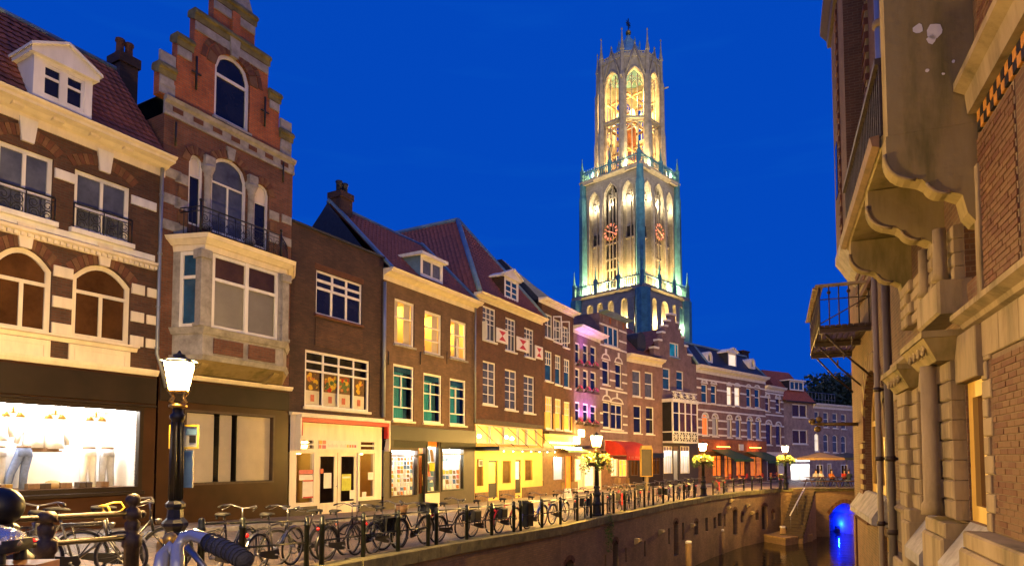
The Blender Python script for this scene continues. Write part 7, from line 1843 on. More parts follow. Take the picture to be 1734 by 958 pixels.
# openings
a0, a1 = U(1465.5), U(1499)
hA = (a0, a1, Zp(1482, 836), Zp(1482, 622), 'round', (a1-a0)*0.5)
o1 = (U(1572), U(1600), Zp(1590, 872), Zp(1598, 650), 'flat', 0); o2 = (U(1640), U(1672), Zp(1656, 884), Zp(1660, 640), 'flat', 0)
zS0, zS1 = 3.74, 3.92
o3 = (U(1572, 0, 500), U(1597, 0, 500), zS1+0.35, 5.05, 'flat', 0); o4 = (U(1636, 0, 480), U(1662, 0, 480), zS1+0.35, 5.35, 'flat', 0)
hLw = (U(1486), U(1500), -1.0, Zp(1490, 900), 'flat', 0)
HL.holes = [hA, o1, o2, o3, o4, hLw]
ZT = 13.6
mb = MB(); hole_wall(mb, 0, HL.L, -4.7, ZT, HL.holes, 0, 0.20, 14)
e = 0.0; D = 8.0
mb.poly([(0, D, -4.7), (0, 0, -4.7), (0, 0, ZT), (0, D, ZT)]); mb.poly([(HL.L, 0, -4.7), (HL.L, D, -4.7), (HL.L, D, ZT), (HL.L, 0, ZT)]); mb.poly([(HL.L, D, -4.7), (0, D, -4.7), (0, D, ZT), (HL.L, D, ZT)]); mb.poly([(0, 0, ZT), (HL.L, 0, ZT), (HL.L, D, ZT), (0, D, ZT)])
HL.part(mb, 'wall', M['brick_hall'])
def hbox(name, m, u0, u1, y0, y1, z0, z1, parent=None, b=0.012, kind=None):
    mb = MB(); mb.bbox(u0, u1, y0, y1, z0, z1, b); return HL.part(mb, name, M[m], parent, kind)
def hwin(h, m, fm, fw, vs=(), hs=(), y=0.14, bw=None):
    mb = MB(); add_ring(mb, h, fw, y, y+0.06, 14); i = inset(h, fw)
    for v in vs: x = i[0]+(i[1]-i[0])*v; mb.box(x-(bw or fw)/2, x+(bw or fw)/2, y-0.01, y+0.05, i[2], i[3]-0.05)
    for v in hs: x = i[2]+(i[3]-i[2])*v; mb.box(i[0], i[1], y+0.003, y+0.052, x-(bw or fw)/2, x+(bw or fw)/2)
    w = HL.part(mb, 'window', M[fm]); mb = MB(); mb.poly([(x, y+0.05, z) for x, z in reversed(outline(*h, n=14))]); HL.part(mb, 'pane', M[m], w); return w
hwin(hA, 'glass_dark', 'gold_cream', 0.16, vs=(0.36, 0.68), hs=(0.62,), bw=0.10) if 'gold_cream' in MATS else None
mat('ochre_paint', (0.62, 0.40, 0.08), 0.45, var=0.15, scale=3, streak=True)
hwin(hA, 'glass_brown', 'ochre_paint', 0.20, vs=(0.36, 0.70), hs=(0.60,), bw=0.13)
hwin(o1, 'glass_brown', 'ochre_paint', 0.16, y=0.10); hwin(o2, 'glass_brown', 'ochre_paint', 0.18, y=0.02); hwin(o3, 'glass_brown', 'ochre_paint', 0.10); hwin(o4, 'glass_brown', 'ochre_paint', 0.12); hwin(hLw, 'glass_brown', 'ochre_paint', 0.10)
# striped surround of the arched window: alternating dark brick and ochre stone
n = 17
def teeth(u0, u1, z0, z1, hgt, ma, mb_, y0=-0.05):
    k = 0; z = z0
    while z < z1-0.02:
        mb = MB(); mb.bbox(u0+(0.06 if k % 2 else 0), u1, y0-(0.0 if k % 2 else 0.025), 0.03, z, min(z+hgt-0.006, z1), 0.008); HL.part(mb, 'stone_block' if k % 2 else 'brick', M[mb_ if k % 2 else ma]); z += hgt; k += 1
teeth(hA[0]-0.75, hA[0]-0.02, hA[2]-0.1, hA[3]-hA[5], 0.13, 'brick_face_dark', 'console_stone')
voussoirs(HL, hA, 0.42, 'brick_face_dark', n=25, alt='console_stone', y0=-0.04)
mb = MB(); mb.prismx([(0.05, hA[2]+0.02), (-0.02, hA[2]+0.0), (-0.30, hA[2]-0.42), (-0.30, hA[2]-0.55), (0.05, hA[2]-0.6)], hA[0]-0.9, hA[1]+0.12); HL.part(mb, 'sloped_sill', M['grey_stone'])
mb = MB()
for k in range(16): mb.box(hA[0]-0.85+k*0.14, hA[0]-0.78+k*0.14, -0.16, 0.0, hA[2]-0.74, hA[2]-0.61)
HL.part(mb, 'dentils', M['brick_face_dark'], None, 'stuff')
hbox('quoin_strip', 'brick_face_dark', 0.0, 0.42, -0.05, 0.05, -4.6, hA[2]-0.8)
# string course, pale band, checkered frieze, base course
uQ = U(1519)
HL.mould('string_course', M['yellow_stone'], uQ, o1[0]-0.42, [(0.03, zS0-0.03), (-0.06, zS0), (-0.08, zS0+0.05), (-0.18, zS0+0.10), (-0.18, zS1-0.02), (-0.02, zS1+0.04), (0.03, zS1+0.04)])
HL.mould('string_course', M['yellow_stone'], U(1648), HL.L, [(0.03, zS0-0.03), (-0.06, zS0), (-0.08, zS0+0.05), (-0.18, zS0+0.10), (-0.18, zS1-0.02), (-0.02, zS1+0.04), (0.03, zS1+0.04)])
nb = 5
ua, ub = U(1676), HL.L
for k in range(nb): hbox('stone_block', 'yellow_stone', ua+(ub-ua)*k/nb+0.004, ua+(ub-ua)*(k+1)/nb-0.004, -0.035, 0.03, zS0-0.42, zS0-0.035)
for k in range(3): x0 = uQ+k*0.55; hbox('stone_block', 'yellow_stone', x0, x0+0.545, -0.035, 0.03, zS0-0.42, zS0-0.035)
zf0 = 5.72
HL.mould('frieze_ledge', M['yellow_stone'], U(1657, 0, 195), HL.L, [(0.03, zf0+0.24), (-0.10, zf0+0.24), (-0.12, zf0+0.46), (-0.22, zf0+0.52), (-0.22, zf0+0.60), (0.03, zf0+0.66)])
uu, k = U(1660, 0, 210), 0
while uu < HL.L-0.1:
    for r_ in range(2):
        hbox('brick', 'orange_glaze' if (k+r_) % 2 else 'iron_black', uu+0.003, uu+0.108, -0.03, 0.02, zf0+0.115*r_+0.003, zf0+0.115*r_+0.112, b=0.006) if 'orange_glaze' in MATS or mat('orange_glaze', (0.50, 0.22, 0.03), 0.5, var=0.3, scale=10) else None
    uu += 0.112; k += 1
# ashlar piers: each block its own stone
def pier(u0, u1, z0, z1, courses, out, name, mm='yellow_stone', cap=True, split=0.5, round_=False):
    hs = [(z0+(z1-z0)*k/courses) for k in range(courses+1)]
    for k in range(courses):
        j = random.uniform(-0.012, 0.012); f = split+(0.08 if k % 2 else -0.08)
        um = u0+(u1-u0)*f
        for (p, q, oo) in ((u0, um, out), (um, u1, out*0.62)):
            hbox('stone_block', mm, p+0.004-(0.05 if (k % 2 and p == u0) else 0), q-0.004, -oo+j*0.4, 0.05, hs[k]+0.004, hs[k+1]-0.004, b=0.022)
    if cap:
        mb = MB(); c, w_ = (u0+u1)/2, (u1-u0)/2
        mb.add([(u0-0.02, -out-0.02, z1), (u1+0.02, -out-0.02, z1), (u1+0.02, 0.05, z1), (u0-0.02, 0.05, z1), (u0-0.16, -out-0.18, z1+0.26), (u1+0.16, -out-0.18, z1+0.26), (u1+0.16, 0.05, z1+0.26), (u0-0.16, 0.05, z1+0.26)], [(0, 1, 5, 4), (1, 2, 6, 5), (3, 0, 4, 7), (4, 5, 6, 7), (3, 2, 1, 0)])
        mb.box(u0-0.18, u1+0.18, -out-0.20, 0.05, z1+0.262, z1+0.34); cp = HL.part(mb, 'capital', M['console_stone'])
        mb = MB()
        for q in range(4):
            x = u0+(u1-u0)*(q+0.5)/4; mb.tube(scroll((x, -out-0.13, z1+0.14), 0.075, 1.2, 10), 0.022, 5)
        HL.part(mb, 'capital_leaves', M['yellow_stone'], cp, 'stuff')
zb1 = 1.42
pier(U(1545), o1[0]-0.02, zb1+0.05, 3.32, 8, 0.20, 'pier', split=0.55)
pier(o1[1]+0.03, o2[0]-0.03, zb1+0.10, 3.42, 8, 0.26, 'pier', split=0.5)
mb = MB(); c = o1[1]+0.03+(o2[0]-o1[1])*0.48; mb.lathe([(0.14, zb1+0.12), (0.13, zb1+0.25), (0.105, zb1+0.3), (0.10, 3.42)], 12, (c, -0.26, 0)); HL.part(mb, 'half_column', M['yellow_stone'])
hbox('lintel', 'yellow_stone', o1[0]-0.1, o1[1]+0.02, -0.10, 0.19, o1[3]+0.003, zS0-0.1); hbox('lintel', 'yellow_stone', o2[0]-0.02, o2[1]+0.1, -0.10, 0.19, o2[3]+0.003, zS0-0.06)
for k in range(11):
    z0 = o2[2]-0.05+k*0.2; w_ = 0.30 if k % 2 else 0.17; hbox('quoin_stone', 'yellow_stone', o2[1]+0.005, o2[1]+w_, -0.03, 0.12, z0+0.004, z0+0.196)
# upper tier: slim shafts and reveals under the consoles
pier(o3[1]+0.0, o4[0]-0.02, zS1+0.42, 5.0, 4, 0.20, 'pier', cap=False, split=0.45); pier(U(1543, 0, 500), o3[0]-0.02, zS1+0.40, 5.0, 4, 0.16, 'pier', cap=False)
for c in (o3[1]+0.12, o4[0]-0.15):
    mb = MB(); mb.lathe([(0.10, zS1+0.45), (0.075, zS1+0.55), (0.07, 5.0)], 10, (c, -0.22, 0)); HL.part(mb, 'shaft', M['yellow_stone'])
hbox('pilaster_base', 'yellow_stone', o3[1]-0.06, o4[0]+0.04, -0.30, 0.05, zS1+0.02, zS1+0.42, b=0.03)
hbox('stone_strip', 'yellow_stone', o4[1]+0.02, o4[1]+0.16, -0.05, 0.05, zS1+0.06, 5.4)
# base course and sloped sills
uB0 = U(1521)
for k in range(4): hbox('stone_block', 'yellow_stone', uB0+k*0.42, uB0+k*0.42+0.415, -0.12, 0.05, 0.80, 1.36)
HL.mould('base_course', M['yellow_stone'], uB0, U(1560), [(0.03, 1.34), (-0.16, 1.34), (-0.18, 1.40), (-0.10, 1.46), (0.03, 1.50)])
for h in (o1, o2):
    mb = MB(); mb.prismx([(0.15, h[2]+0.0), (0.0, h[2]-0.02), (-0.34, h[2]-0.50), (-0.34, h[2]-0.66), (0.05, h[2]-0.66)], h[0]-0.02, h[1]+0.02); HL.part(mb, 'sloped_sill', M['grey_stone'])
for (p, q) in ((U(1560), o1[0]-0.03), (o1[1]+0.03, o2[0]-0.03), (o2[1]+0.03, HL.L)):
    hbox('stone_block', 'yellow_stone', p, q, -0.30, 0.05, 0.55, 1.30, b=0.03); hbox('stone_block', 'yellow_stone', p+0.02, q-0.02, -0.26, 0.05, 1.302, zb1+0.06, b=0.02)
hbox('stone_course', 'yellow_stone', uB0, HL.L, -0.22, 0.03, -0.3, 0.546, b=0.03)
# bricks of the nearest wall, laid one by one
regions = [(o2[1]+0.32, U(1745), 1.50, zS0-0.43), (U(1661, 0, 400), U(1745), zS1+0.06, zf0-0.01), (U(1661, 0, 150), U(1745), zf0+0.68, 8.4)]
bl = []
for (ua, ub, za, zb) in regions:
    mb = MB(); mb.box(ua, ub, -0.006, 0.02, za, zb); HL.part(mb, 'mortar_bed', M['mortar'])
    r_ = 0; z = za+0.004
    while z+0.055 < zb:
        x = ua-(0.11 if r_ % 2 else 0.0)
        while x < ub-0.02:
            p, q = max(x, ua), min(x+0.205, ub)
            if q-p > 0.04: bl.append((p, q, z, (p-ua)))
            x += 0.215
        r_ += 1; z += 0.0655
bl.sort(key=lambda t: -t[0])
rest = {0: MB(), 1: MB()}; bmesh_cache = {}
for i, (p, q, z, _) in enumerate(bl):
    j = random.uniform(-0.004, 0.003); dk = random.random() < 0.28
    if i < 300:
        key = (round(q-p, 3), dk)
        if key not in bmesh_cache:
            mb = MB(); mb.bbox(0, q-p, -0.012, 0.012, 0, 0.055, 0.004); o = mb.obj('brick', M['brick_face_dark' if dk else 'brick_face'], HL.root); bmesh_cache[key] = o.data
        else:
            o = bpy.data.objects.new('brick', bmesh_cache[key]); COL.objects.link(o); o.parent = HL.root
        o.location = (p, -0.006+j, z)
    else: rest[int(dk)].bbox(p, q, -0.018+j, 0.006, z, z+0.055, 0.004)
for k in (0, 1): HL.part(rest[k], 'brickwork', M['brick_face_dark' if k else 'brick_face'], None, 'stuff')
# stone balcony on scrolled consoles
out = 0.87
def console(u, t, z_slab, name='console', tall=False):
    zt_ = z_slab
    arc = lambda c, r, a0, a1, n: [(c[0]+r*math.cos(R(a0+(a1-a0)*i/n)), c[1]+r*math.sin(R(a0+(a1-a0)*i/n))) for i in range(n+1)]
    p = [(0.05, zt_), (-out, zt_)]
    p += arc((-out+0.30, zt_-0.22), 0.30, 180, 262, 6)            # big outer roll
    p += [(-out+0.34, zt_-0.55), (-out+0.40, zt_-0.60)]
    p += arc((-out+0.58, zt_-0.52), 0.20, 200, 275, 5)
    p += [(-0.16, zt_-0.78), (-0.12, zt_-0.98), (-0.05, zt_-1.08), (0.05, zt_-1.10)]
    mb = MB(); mb.prismx(p, u-t/2, u+t/2); c = HL.part(mb, name, M['console_stone'])
    mb = MB(); q = arc((-out+0.30, zt_-0.22), 0.315, 178, 266, 8); mb.tube([(u+t/2+0.0, a, b) for a, b in q], 0.022, 5); mb.tube([(u+t/2, a, b) for a, b in arc((-out+0.58, zt_-0.52), 0.215, 200, 275, 5)], 0.02, 5)
    HL.part(mb, 'console_roll', M['yellow_stone'], c); return c
zsl = 5.88
us_ = [hu(6.98), hu(8.45), hu(10.5)]
for k, u_ in enumerate(us_): console(u_, 0.30, zsl-(0.0 if k == 0 else 0.02))
mb = MB(); mb.bbox(us_[2]-0.4, us_[0]-0.16, -out-0.02, 0.05, zsl+0.003, zsl+0.16, 0.03); HL.part(mb, 'balcony_slab', M['console_stone'])
HL.mould('slab_moulding', M['wood'], us_[2]-0.42, us_[0]-0.16, [(-out-0.022, zsl+0.02), (-out-0.10, zsl+0.05), (-out-0.12, zsl+0.16), (-out-0.022, zsl+0.17)])
# solid stone end screen facing up the canal
mb = MB(); p = [(0.05, zsl+0.002), (-out+0.02, zsl+0.002), (-out+0.02, 8.9), (0.05, 8.9)]; mb.prismx(p, us_[0]-0.15, us_[0]+0.15); es = HL.part(mb, 'end_screen', M['console_stone'])
for (y_, z_, r_) in ((-0.52, 7.05, 0.055), (-0.36, 6.98, 0.085), (-0.40, 6.90, 0.05), (-0.45, 6.55, 0.02), (-0.3, 6.48, 0.015), (-0.2, 6.6, 0.018)):
    mb = MB(); rr = random.Random(int(r_*1000)); mb.add([(us_[0]+0.152, y_+r_*math.cos(t*0.7)*rr.uniform(0.7, 1.2), z_+r_*math.sin(t*0.7)*rr.uniform(0.7, 1.3)) for t in range(9)], [list(range(9))]); HL.part(mb, 'flaked_patch', M['poster_white'], es)
# balcony rail of dark bars
mb = MB()
for k in range(26): u_ = us_[2]-0.38+(us_[0]-us_[2]+0.2)*k/25; mb.box(u_-0.018, u_+0.018, -out-0.01, -out+0.03, zsl+0.165, zsl+1.02)
HL.part(mb, 'balcony_bars', M['rust_iron'], None, 'stuff')
mb = MB(); mb.box(us_[2]-0.4, us_[0]-0.16, -out-0.05, -out+0.06, zsl+1.022, zsl+1.10); HL.part(mb, 'balcony_rail', M['rust_iron'])
# tall window surround above the balcony: toothed dark brick and ochre stone, pipes beside it
uT0, uT1 = U(1448, 0, 250), U(1476, 0, 250)
teeth(uT0, uT1, 6.2, 12.5, 0.16, 'brick_face_dark', 'console_stone', y0=-0.06)
hbox('window_jamb', 'ochre_paint', uT1+0.03, uT1+0.18, -0.05, 0.05, 6.3, 9.6); 
mb = MB(); u_ = U(1481, 0.2, 150); mb.tube([(u_, -0.20, zsl+0.9), (u_, -0.20, 9.3)], 0.07, 8); mb.lathe([(0.085, 0), (0.085, 0.06)], 8, (u_, -0.2, 7.4)); HL.part(mb, 'white_pipe', M['white_paint'])
mb = MB(); u_ = U(1492, 0.2, 90); mb.tube([(u_, -0.22, zsl+0.2), (u_, -0.22, 12.5)], 0.075, 8); dp = HL.part(mb, 'upper_drain_pipe', M['zinc'])
for z_ in (7.2, 8.6, 10.0): mb = MB(); mb.lathe([(0.1, 0), (0.115, 0.03), (0.115, 0.1), (0.1, 0.13)], 10, (u_, -0.22, z_)); HL.part(mb, 'pipe_collar', M['yellow_stone'], dp)
# corbelled upper bay at the far end
b0, b1, bo = hu(17.5), hu(14.6), 0.44
mb = MB(); mb.box(b0-0.02, b1, -bo, 0.02, 7.75, 13.9); HL.part(mb, 'upper_bay', M['brick_hall'])
mb = MB(); mb.prismx([(0.0, 7.75), (-bo-0.04, 7.75), (-bo-0.04, 7.55), (-bo+0.1, 7.35), (-0.2, 7.1), (0.0, 6.9)], b0-0.03, b1+0.02); HL.part(mb, 'bay_corbel', M['grey_stone'])
teeth(hu(15.9)-0.14, hu(15.9)+0.14, 7.8, 13.8, 0.15, 'brick_face_dark', 'brick_face', y0=-bo-0.03)
HL.mould('bay_cornice', M['wood_dark'], b0-0.25, b1+0.2, [(0.0, 13.9), (-bo-0.08, 13.9), (-bo-0.1, 14.1), (-bo-0.26, 14.3), (-bo-0.26, 14.5), (0.0, 14.55)])
mb = MB(); u_ = hu(16.8); mb.box(u_-0.25, u_+0.25, -bo-0.02, -bo+0.05, 9.2, 10.6); HL.part(mb, 'slit_window', M['glass_dark'])
mat('tan_pipe', (0.32, 0.25, 0.15), 0.6, var=0.35, scale=4, streak=True); mat('brown_pipe', (0.12, 0.095, 0.06), 0.6, var=0.4, scale=4, streak=True)
# two long pipes down to the water
for (pa, m, r_, zt_, o_) in ((1489, 'tan_pipe', 0.055, 6.2, 0.16), (1508, 'brown_pipe', 0.07, 5.9, 0.20)):
    u_ = U(pa, o_); mb = MB()
    mb.tube([(u_, -o_, -3.7), (u_, -o_, zt_)], r_, 8); pp = HL.part(mb, 'long_pipe', M[m])
    for z_ in (3.6, 2.2, 0.9): mb = MB(); mb.lathe([(r_+0.02, 0), (r_+0.02, 0.09)], 8, (u_, -o_, z_)); mb.box(u_-0.02, u_+0.02, -o_, 0, z_+0.02, z_+0.07); HL.part(mb, 'pipe_bracket', M['rust_iron'], pp)
# iron and timber balcony hung over the water
n0, n1, bo, zf = U(1480), 0.1, 1.10, 5.40
bal = HL.root
uF, uN = 0.05, hu(14.9)
for k in range(9):
    y0 = -bo+bo*k/9; hbox('floor_plank', 'wood_dark', uF, uN, y0+0.006, y0+bo/9-0.006, zf-0.06, zf)
for u_ in (uF+0.1, (uF+uN)/2, uN-0.1): hbox('floor_joist', 'wood_dark', u_-0.05, u_+0.05, -bo+0.02, 0.02, zf-0.18, zf-0.065)
mb = MB()
for k in range(26): u_ = uF+(uN-uF)*k/25; mb.tube([(u_, -bo+0.03, zf-0.09), (u_, -bo+0.03, zf+0.92)], 0.014, 5)
mb.tube([(uF, -bo+0.03, zf+0.75), (uN, -bo+0.03, zf+0.75)], 0.014, 5)
HL.part(mb, 'front_balusters', M['rust_iron'], None, 'stuff')
for k in range(6):
    y_ = -bo+0.03+(bo-0.06)*k/5; mb = MB(); mb.tube([(uN-0.03, y_, zf), (uN-0.03, y_, zf+0.92)], 0.016, 5)
    if k % 2: mb.ball((uN-0.03, y_, zf+0.78), 0.045, 8, 5)
    HL.part(mb, 'baluster', M['rust_iron'])
mb = MB(); mb.tube([(uN-0.03, -bo+0.03, zf+0.62), (uN-0.03, 0, zf+0.62)], 0.014, 5); mb.tube([(uN-0.03, -bo+0.03, zf+0.04), (uN-0.03, 0, zf+0.62)], 0.014, 5); HL.part(mb, 'side_brace', M['rust_iron'])
hbox('hand_rail', 'yellow_stone', uN-0.09, uN+0.03, -bo-0.06, 0.0, zf+0.923, zf+0.98)
for k in range(22):
    u_ = uF+(uN-uF-0.12)*k/22; hbox('rail_slat', 'wood', u_, u_+(uN-uF-0.12)/22*0.72, -bo-0.10, -bo+0.12, zf+0.923, zf+0.965, b=0.006)
for u_ in (uN-0.15, (uN+uF)/2, uF+0.3):
    mb = MB(); mb.tube([(u_, -bo+0.15, zf-0.19), (u_, -bo*0.45, zf-0.75), (u_, 0, zf-1.25)], 0.025, 5); mb.tube(scroll((u_, -bo*0.35, zf-0.42), 0.16, 1.2, 12), 0.014, 4); HL.part(mb, 'support_strut', M['rust_iron'])
# bracket arm with a small rosette sticking out over the water
u_, z_ = U(1454), Zp(1454, 717)
mb = MB(); mb.tube([(u_, 0, z_), (u_, -1.0, z_+0.02)], 0.055, 6); ba = HL.part(mb, 'wall_bracket', M['dull_brass'])
mb = MB(); mb.lathe([(0.02, -0.03), (0.16, -0.02), (0.16, 0.02), (0.02, 0.03)], 10, (u_, -1.02, z_+0.02)); mb.ball((u_, -1.14, z_+0.1), 0.09, 8, 5); mb.ball((u_, -0.96, z_+0.15), 0.09, 8, 5); mb.ball((u_, -1.0, z_-0.12), 0.09, 8, 5); HL.part(mb, 'rosette', M['dull_brass'], ba)
# ================================================================== missing shop fronts of H and I
so = 0.04
for (Bq, wins, mm, zz, fm) in ((H, [((1034, 776, 1045, 806), 'room_pale'), ((1048, 778, 1060, 806), 'room_yellow')], 'wood', 2.75, 'cream_paint'),
                           (I_, [((1068, 770, 1080, 805), 'glass_brown'), ((1086, 768, 1098, 815), 'glass_dark'), ((1104, 770, 1117, 803), 'glass_brown')], 'dark_fascia', 2.65, 'wood_dark')):
    rs = [Bq.rect(a, so) for a, m in wins]
    mb = MB(); hole_wall(mb, 0.01, Bq.L-0.01, -0.3, zz, [(*r_, 'flat', 0) for r_ in rs], -so, 0.14); sf = Bq.part(mb, 'shop_front', M[mm])
    for r_, (a, m) in zip(rs, wins):
        Bq.frame_bars('shop_window_frame', fm, r_, 0.06, vs=(0.5,), hs=(0.75,), y0=-so-0.03, y1=0.03, parent=sf); Bq.pane(r_, m, 0.05, parent=sf)
    mb = MB(); mb.bbox(0.05, Bq.L-0.05, -0.16, -so-0.003, zz-0.35, zz+0.05); Bq.part(mb, 'fascia_board', M['green_panel' if Bq is I_ else 'wood_dark'], sf)
# red barrel awning
ua, ub = H.u(1024), H.u(1066); zt_ = H.z(1045, 746, 0.1); po = 1.7
zb_ = H.z(1062, 770, po)
prof = [(-0.05, zt_)] + [(-0.05-po*math.sin(t*math.pi/2/7), zb_+(zt_-zb_)*math.cos(t*math.pi/2/7)) for t in range(1, 8)]
mb = MB(); n_ = len(prof)
mb.add([(u_, y, z) for u_ in (ua, ub) for (y, z) in prof], [(i, i+1, n_+i+1, n_+i) for i in range(n_-1)], True)
mb.add([(ua, y, z) for y, z in prof]+[(ua, -0.05, zb_)], [list(range(n_+1))]); mb.add([(ub, y, z) for y, z in prof]+[(ub, -0.05, zb_)], [list(range(n_, -1, -1))])
aw = H.part(mb, 'red_awning', M['red_cloth'])
mb = MB(); mb.box(ua, ub, -po-0.06, -po-0.045, zb_-0.36, zb_); va = H.part(mb, 'valance', M['red_cloth'], aw)
mb = MB(); rr = random.Random(2); x = ua+0.35
while x < ub-0.4:
    w_ = rr.uniform(0.08, 0.16)
    for f in (0.0, 0.7): mb.box(x+w_*f, x+w_*f+0.03, -po-0.072, -po-0.061, zb_-0.27, zb_-0.09)
    mb.box(x, x+w_*0.8, -po-0.071, -po-0.0615, zb_-0.12 if rr.random() < 0.5 else zb_-0.2, zb_-0.09 if rr.random() < 0.5 else zb_-0.17); x += w_+0.07+(0.2 if rr.random() < 0.2 else 0)
H.part(mb, 'valance_letters', M['poster_pink'], va, 'stuff')
mb = MB(); mb.box(ua+0.2, ub-0.2, -0.6, -0.5, zt_-0.35, zt_-0.29); H.part(mb, 'awning_light', M['canopy_tube'], aw)

# ================================================================== quay edge helper
def quay_at(px, off=0.22):
    t = (px-CX)/FPX; best = None
    for i in range(1, len(Q)-1):
        a, b = Vector(Q[i]), Vector(Q[i+1]); d = (b-a); n = Vector((-d.y, d.x, 0)).normalized()*off
        a, b = a+n, b+n
        den = d.x-t*d.y
        if abs(den) < 1e-9: continue
        s_ = (t*a.y-a.x)/den
        if -0.02 <= s_ <= 1.02: return a+d*s_, math.atan2(d.y, d.x)
    a = Vector(Q[-1]); return a, 0.8
# ================================================================== street lamps
def street_lamp(p, lab, mantle, rz=0.3):
    t = empty('street_lamp', p, rz, lab, 'street lamp', 'street lamps along the quay')
    mb = MB(); mb.lathe([(0.21, 0), (0.21, 0.10), (0.17, 0.14), (0.165, 0.42), (0.20, 0.46), (0.20, 0.52), (0.15, 0.58), (0.12, 0.78), (0.14, 0.82), (0.17, 0.86), (0.17, 0.90), (0.11, 0.97), (0.10, 1.08), (0.13, 1.12), (0.13, 1.16), (0.09, 1.20)], 8, (0, 0, 0), False); mb.obj('base', M['iron_black'], t)
    mb = MB(); mb.lathe([(0.085, 1.19), (0.075, 2.30), (0.10, 2.33), (0.10, 2.38), (0.07, 2.41), (0.065, 2.49)], 12)
    for k in range(8): a = k*math.pi/4; mb.tube([(0.083*math.cos(a), 0.083*math.sin(a), 1.22), (0.073*math.cos(a), 0.073*math.sin(a), 2.28)], 0.014, 4)
    mb.obj('post', M['iron_black'], t)
    mb = MB(); mb.lathe([(0.065, 2.475), (0.12, 2.49), (0.12, 2.52), (0.07, 2.54)], 12)
    for k in range(4):
        a = math.pi/4+k*math.pi/2; ca, sa = math.cos(a), math.sin(a)
        mb.tube([(0.05*ca, 0.05*sa, 2.53), (0.13*ca, 0.13*sa, 2.57), (0.09*ca, 0.09*sa, 2.63), (0.145*ca, 0.145*sa, 2.70)], 0.016, 5)
    mb.lathe([(0.155, 2.69), (0.17, 2.70), (0.17, 2.725), (0.15, 2.73)], 4, (0, 0, 0), False, math.pi/4); mb.obj('lantern_bracket', M['gold_paint'], t)
    zb_, zt_ = 2.73, 3.10; rb, rt = 0.115, 0.178
    mb = MB(); mb.lathe([(rb*1.30, zb_), (rt*1.30, zt_)], 4, (0, 0, 0), False, math.pi/4)
    g = mb.obj('lantern_glass', M[mantle], t)
    mb = MB()
    for k in range(4):
        a = math.pi/4+k*math.pi/2; ca, sa = math.cos(a), math.sin(a); mb.tube([(rb*1.33*ca, rb*1.33*sa, zb_), (rt*1.33*ca, rt*1.33*sa, zt_)], 0.013, 4)
    mb.lathe([(rt*1.36, zt_+0.002), (rt*1.40, zt_+0.02), (rt*1.36, zt_+0.03)], 4, (0, 0, 0), False, math.pi/4); mb.obj('lantern_frame', M['iron_black'], t)
    mb = MB(); mb.lathe([(rt*1.38, zt_+0.032), (0.13, zt_+0.07), (0.08, zt_+0.09), (0.08, zt_+0.12), (0.03, zt_+0.14), (0.01, zt_+0.18)], 8, (0, 0, 0), False, math.pi/8); mb.obj('lantern_cap', M['iron_black'], t)
    return t
lp1 = Vector((-4.64, 9.0, 0.47))
p2, _ = quay_at(1010, 0.35); p3, _ = quay_at(1190, 0.35); p4, _ = quay_at(1331, 0.4); p4 = at_z(1331, 829, 0.0)
L1 = street_lamp(lp1, 'black cast iron street lamp nearest the camera, with sign boards on its post', 'mantle')
street_lamp(p2, 'lit street lamp with flower basket, in front of the red awning', 'mantle_far')
street_lamp(p3, 'lit street lamp with flower basket beside the green awnings', 'mantle_far')
street_lamp(p4, 'lit street lamp with flower basket by the head of the canal stairs', 'mantle_far')
# an added lamp of the same type, unseen behind the camera, lights the hall
street_lamp(Vector((0.9, -3.4, 0.9)), 'unseen lamp added behind the viewpoint to light the hall', 'mantle_added')
def basket(p, lab, seed):
    t = empty('flower_basket', (p.x, p.y, p.z+1.95), seed, lab, 'flower basket', 'flower baskets on the lamp posts')
    mb = MB(); mb.lathe([(0.10, -0.02), (0.30, 0.0), (0.38, 0.16), (0.36, 0.17), (0.10, 0.05)], 14)
    for k in range(4): a = k*math.pi/2; mb.tube([(0.08*math.cos(a), 0.08*math.sin(a), 0.45), (0.36*math.cos(a), 0.36*math.sin(a), 0.16)], 0.012, 4)
    mb.obj('bowl', M['wood_dark'], t)
    mb = MB(); leaf_cloud(mb, (0, 0, 0.26), (0.58, 0.58, 0.26), 620, 0.055, seed)
    for k in range(7): a = k*0.9+seed; leaf_cloud(mb, (0.55*math.cos(a), 0.55*math.sin(a), 0.02-0.06*(k % 3)), (0.15, 0.15, 0.22), 60, 0.045, seed+k)
    mb.obj('leaves', M['leaf_green'], t, 'stuff')
    mb = MB(); leaf_cloud(mb, (0, 0, 0.30), (0.66, 0.66, 0.26), 260, 0.05, seed+50); mb.obj('blossoms', M['petal_yellow'], t, 'stuff')
basket(p2, 'yellow flower basket on the lamp post before the red awning', 1); basket(p3, 'yellow flower basket on the lamp post beside the green awnings', 2); basket(p4, 'yellow flower basket on the lamp post at the canal stairs', 3)
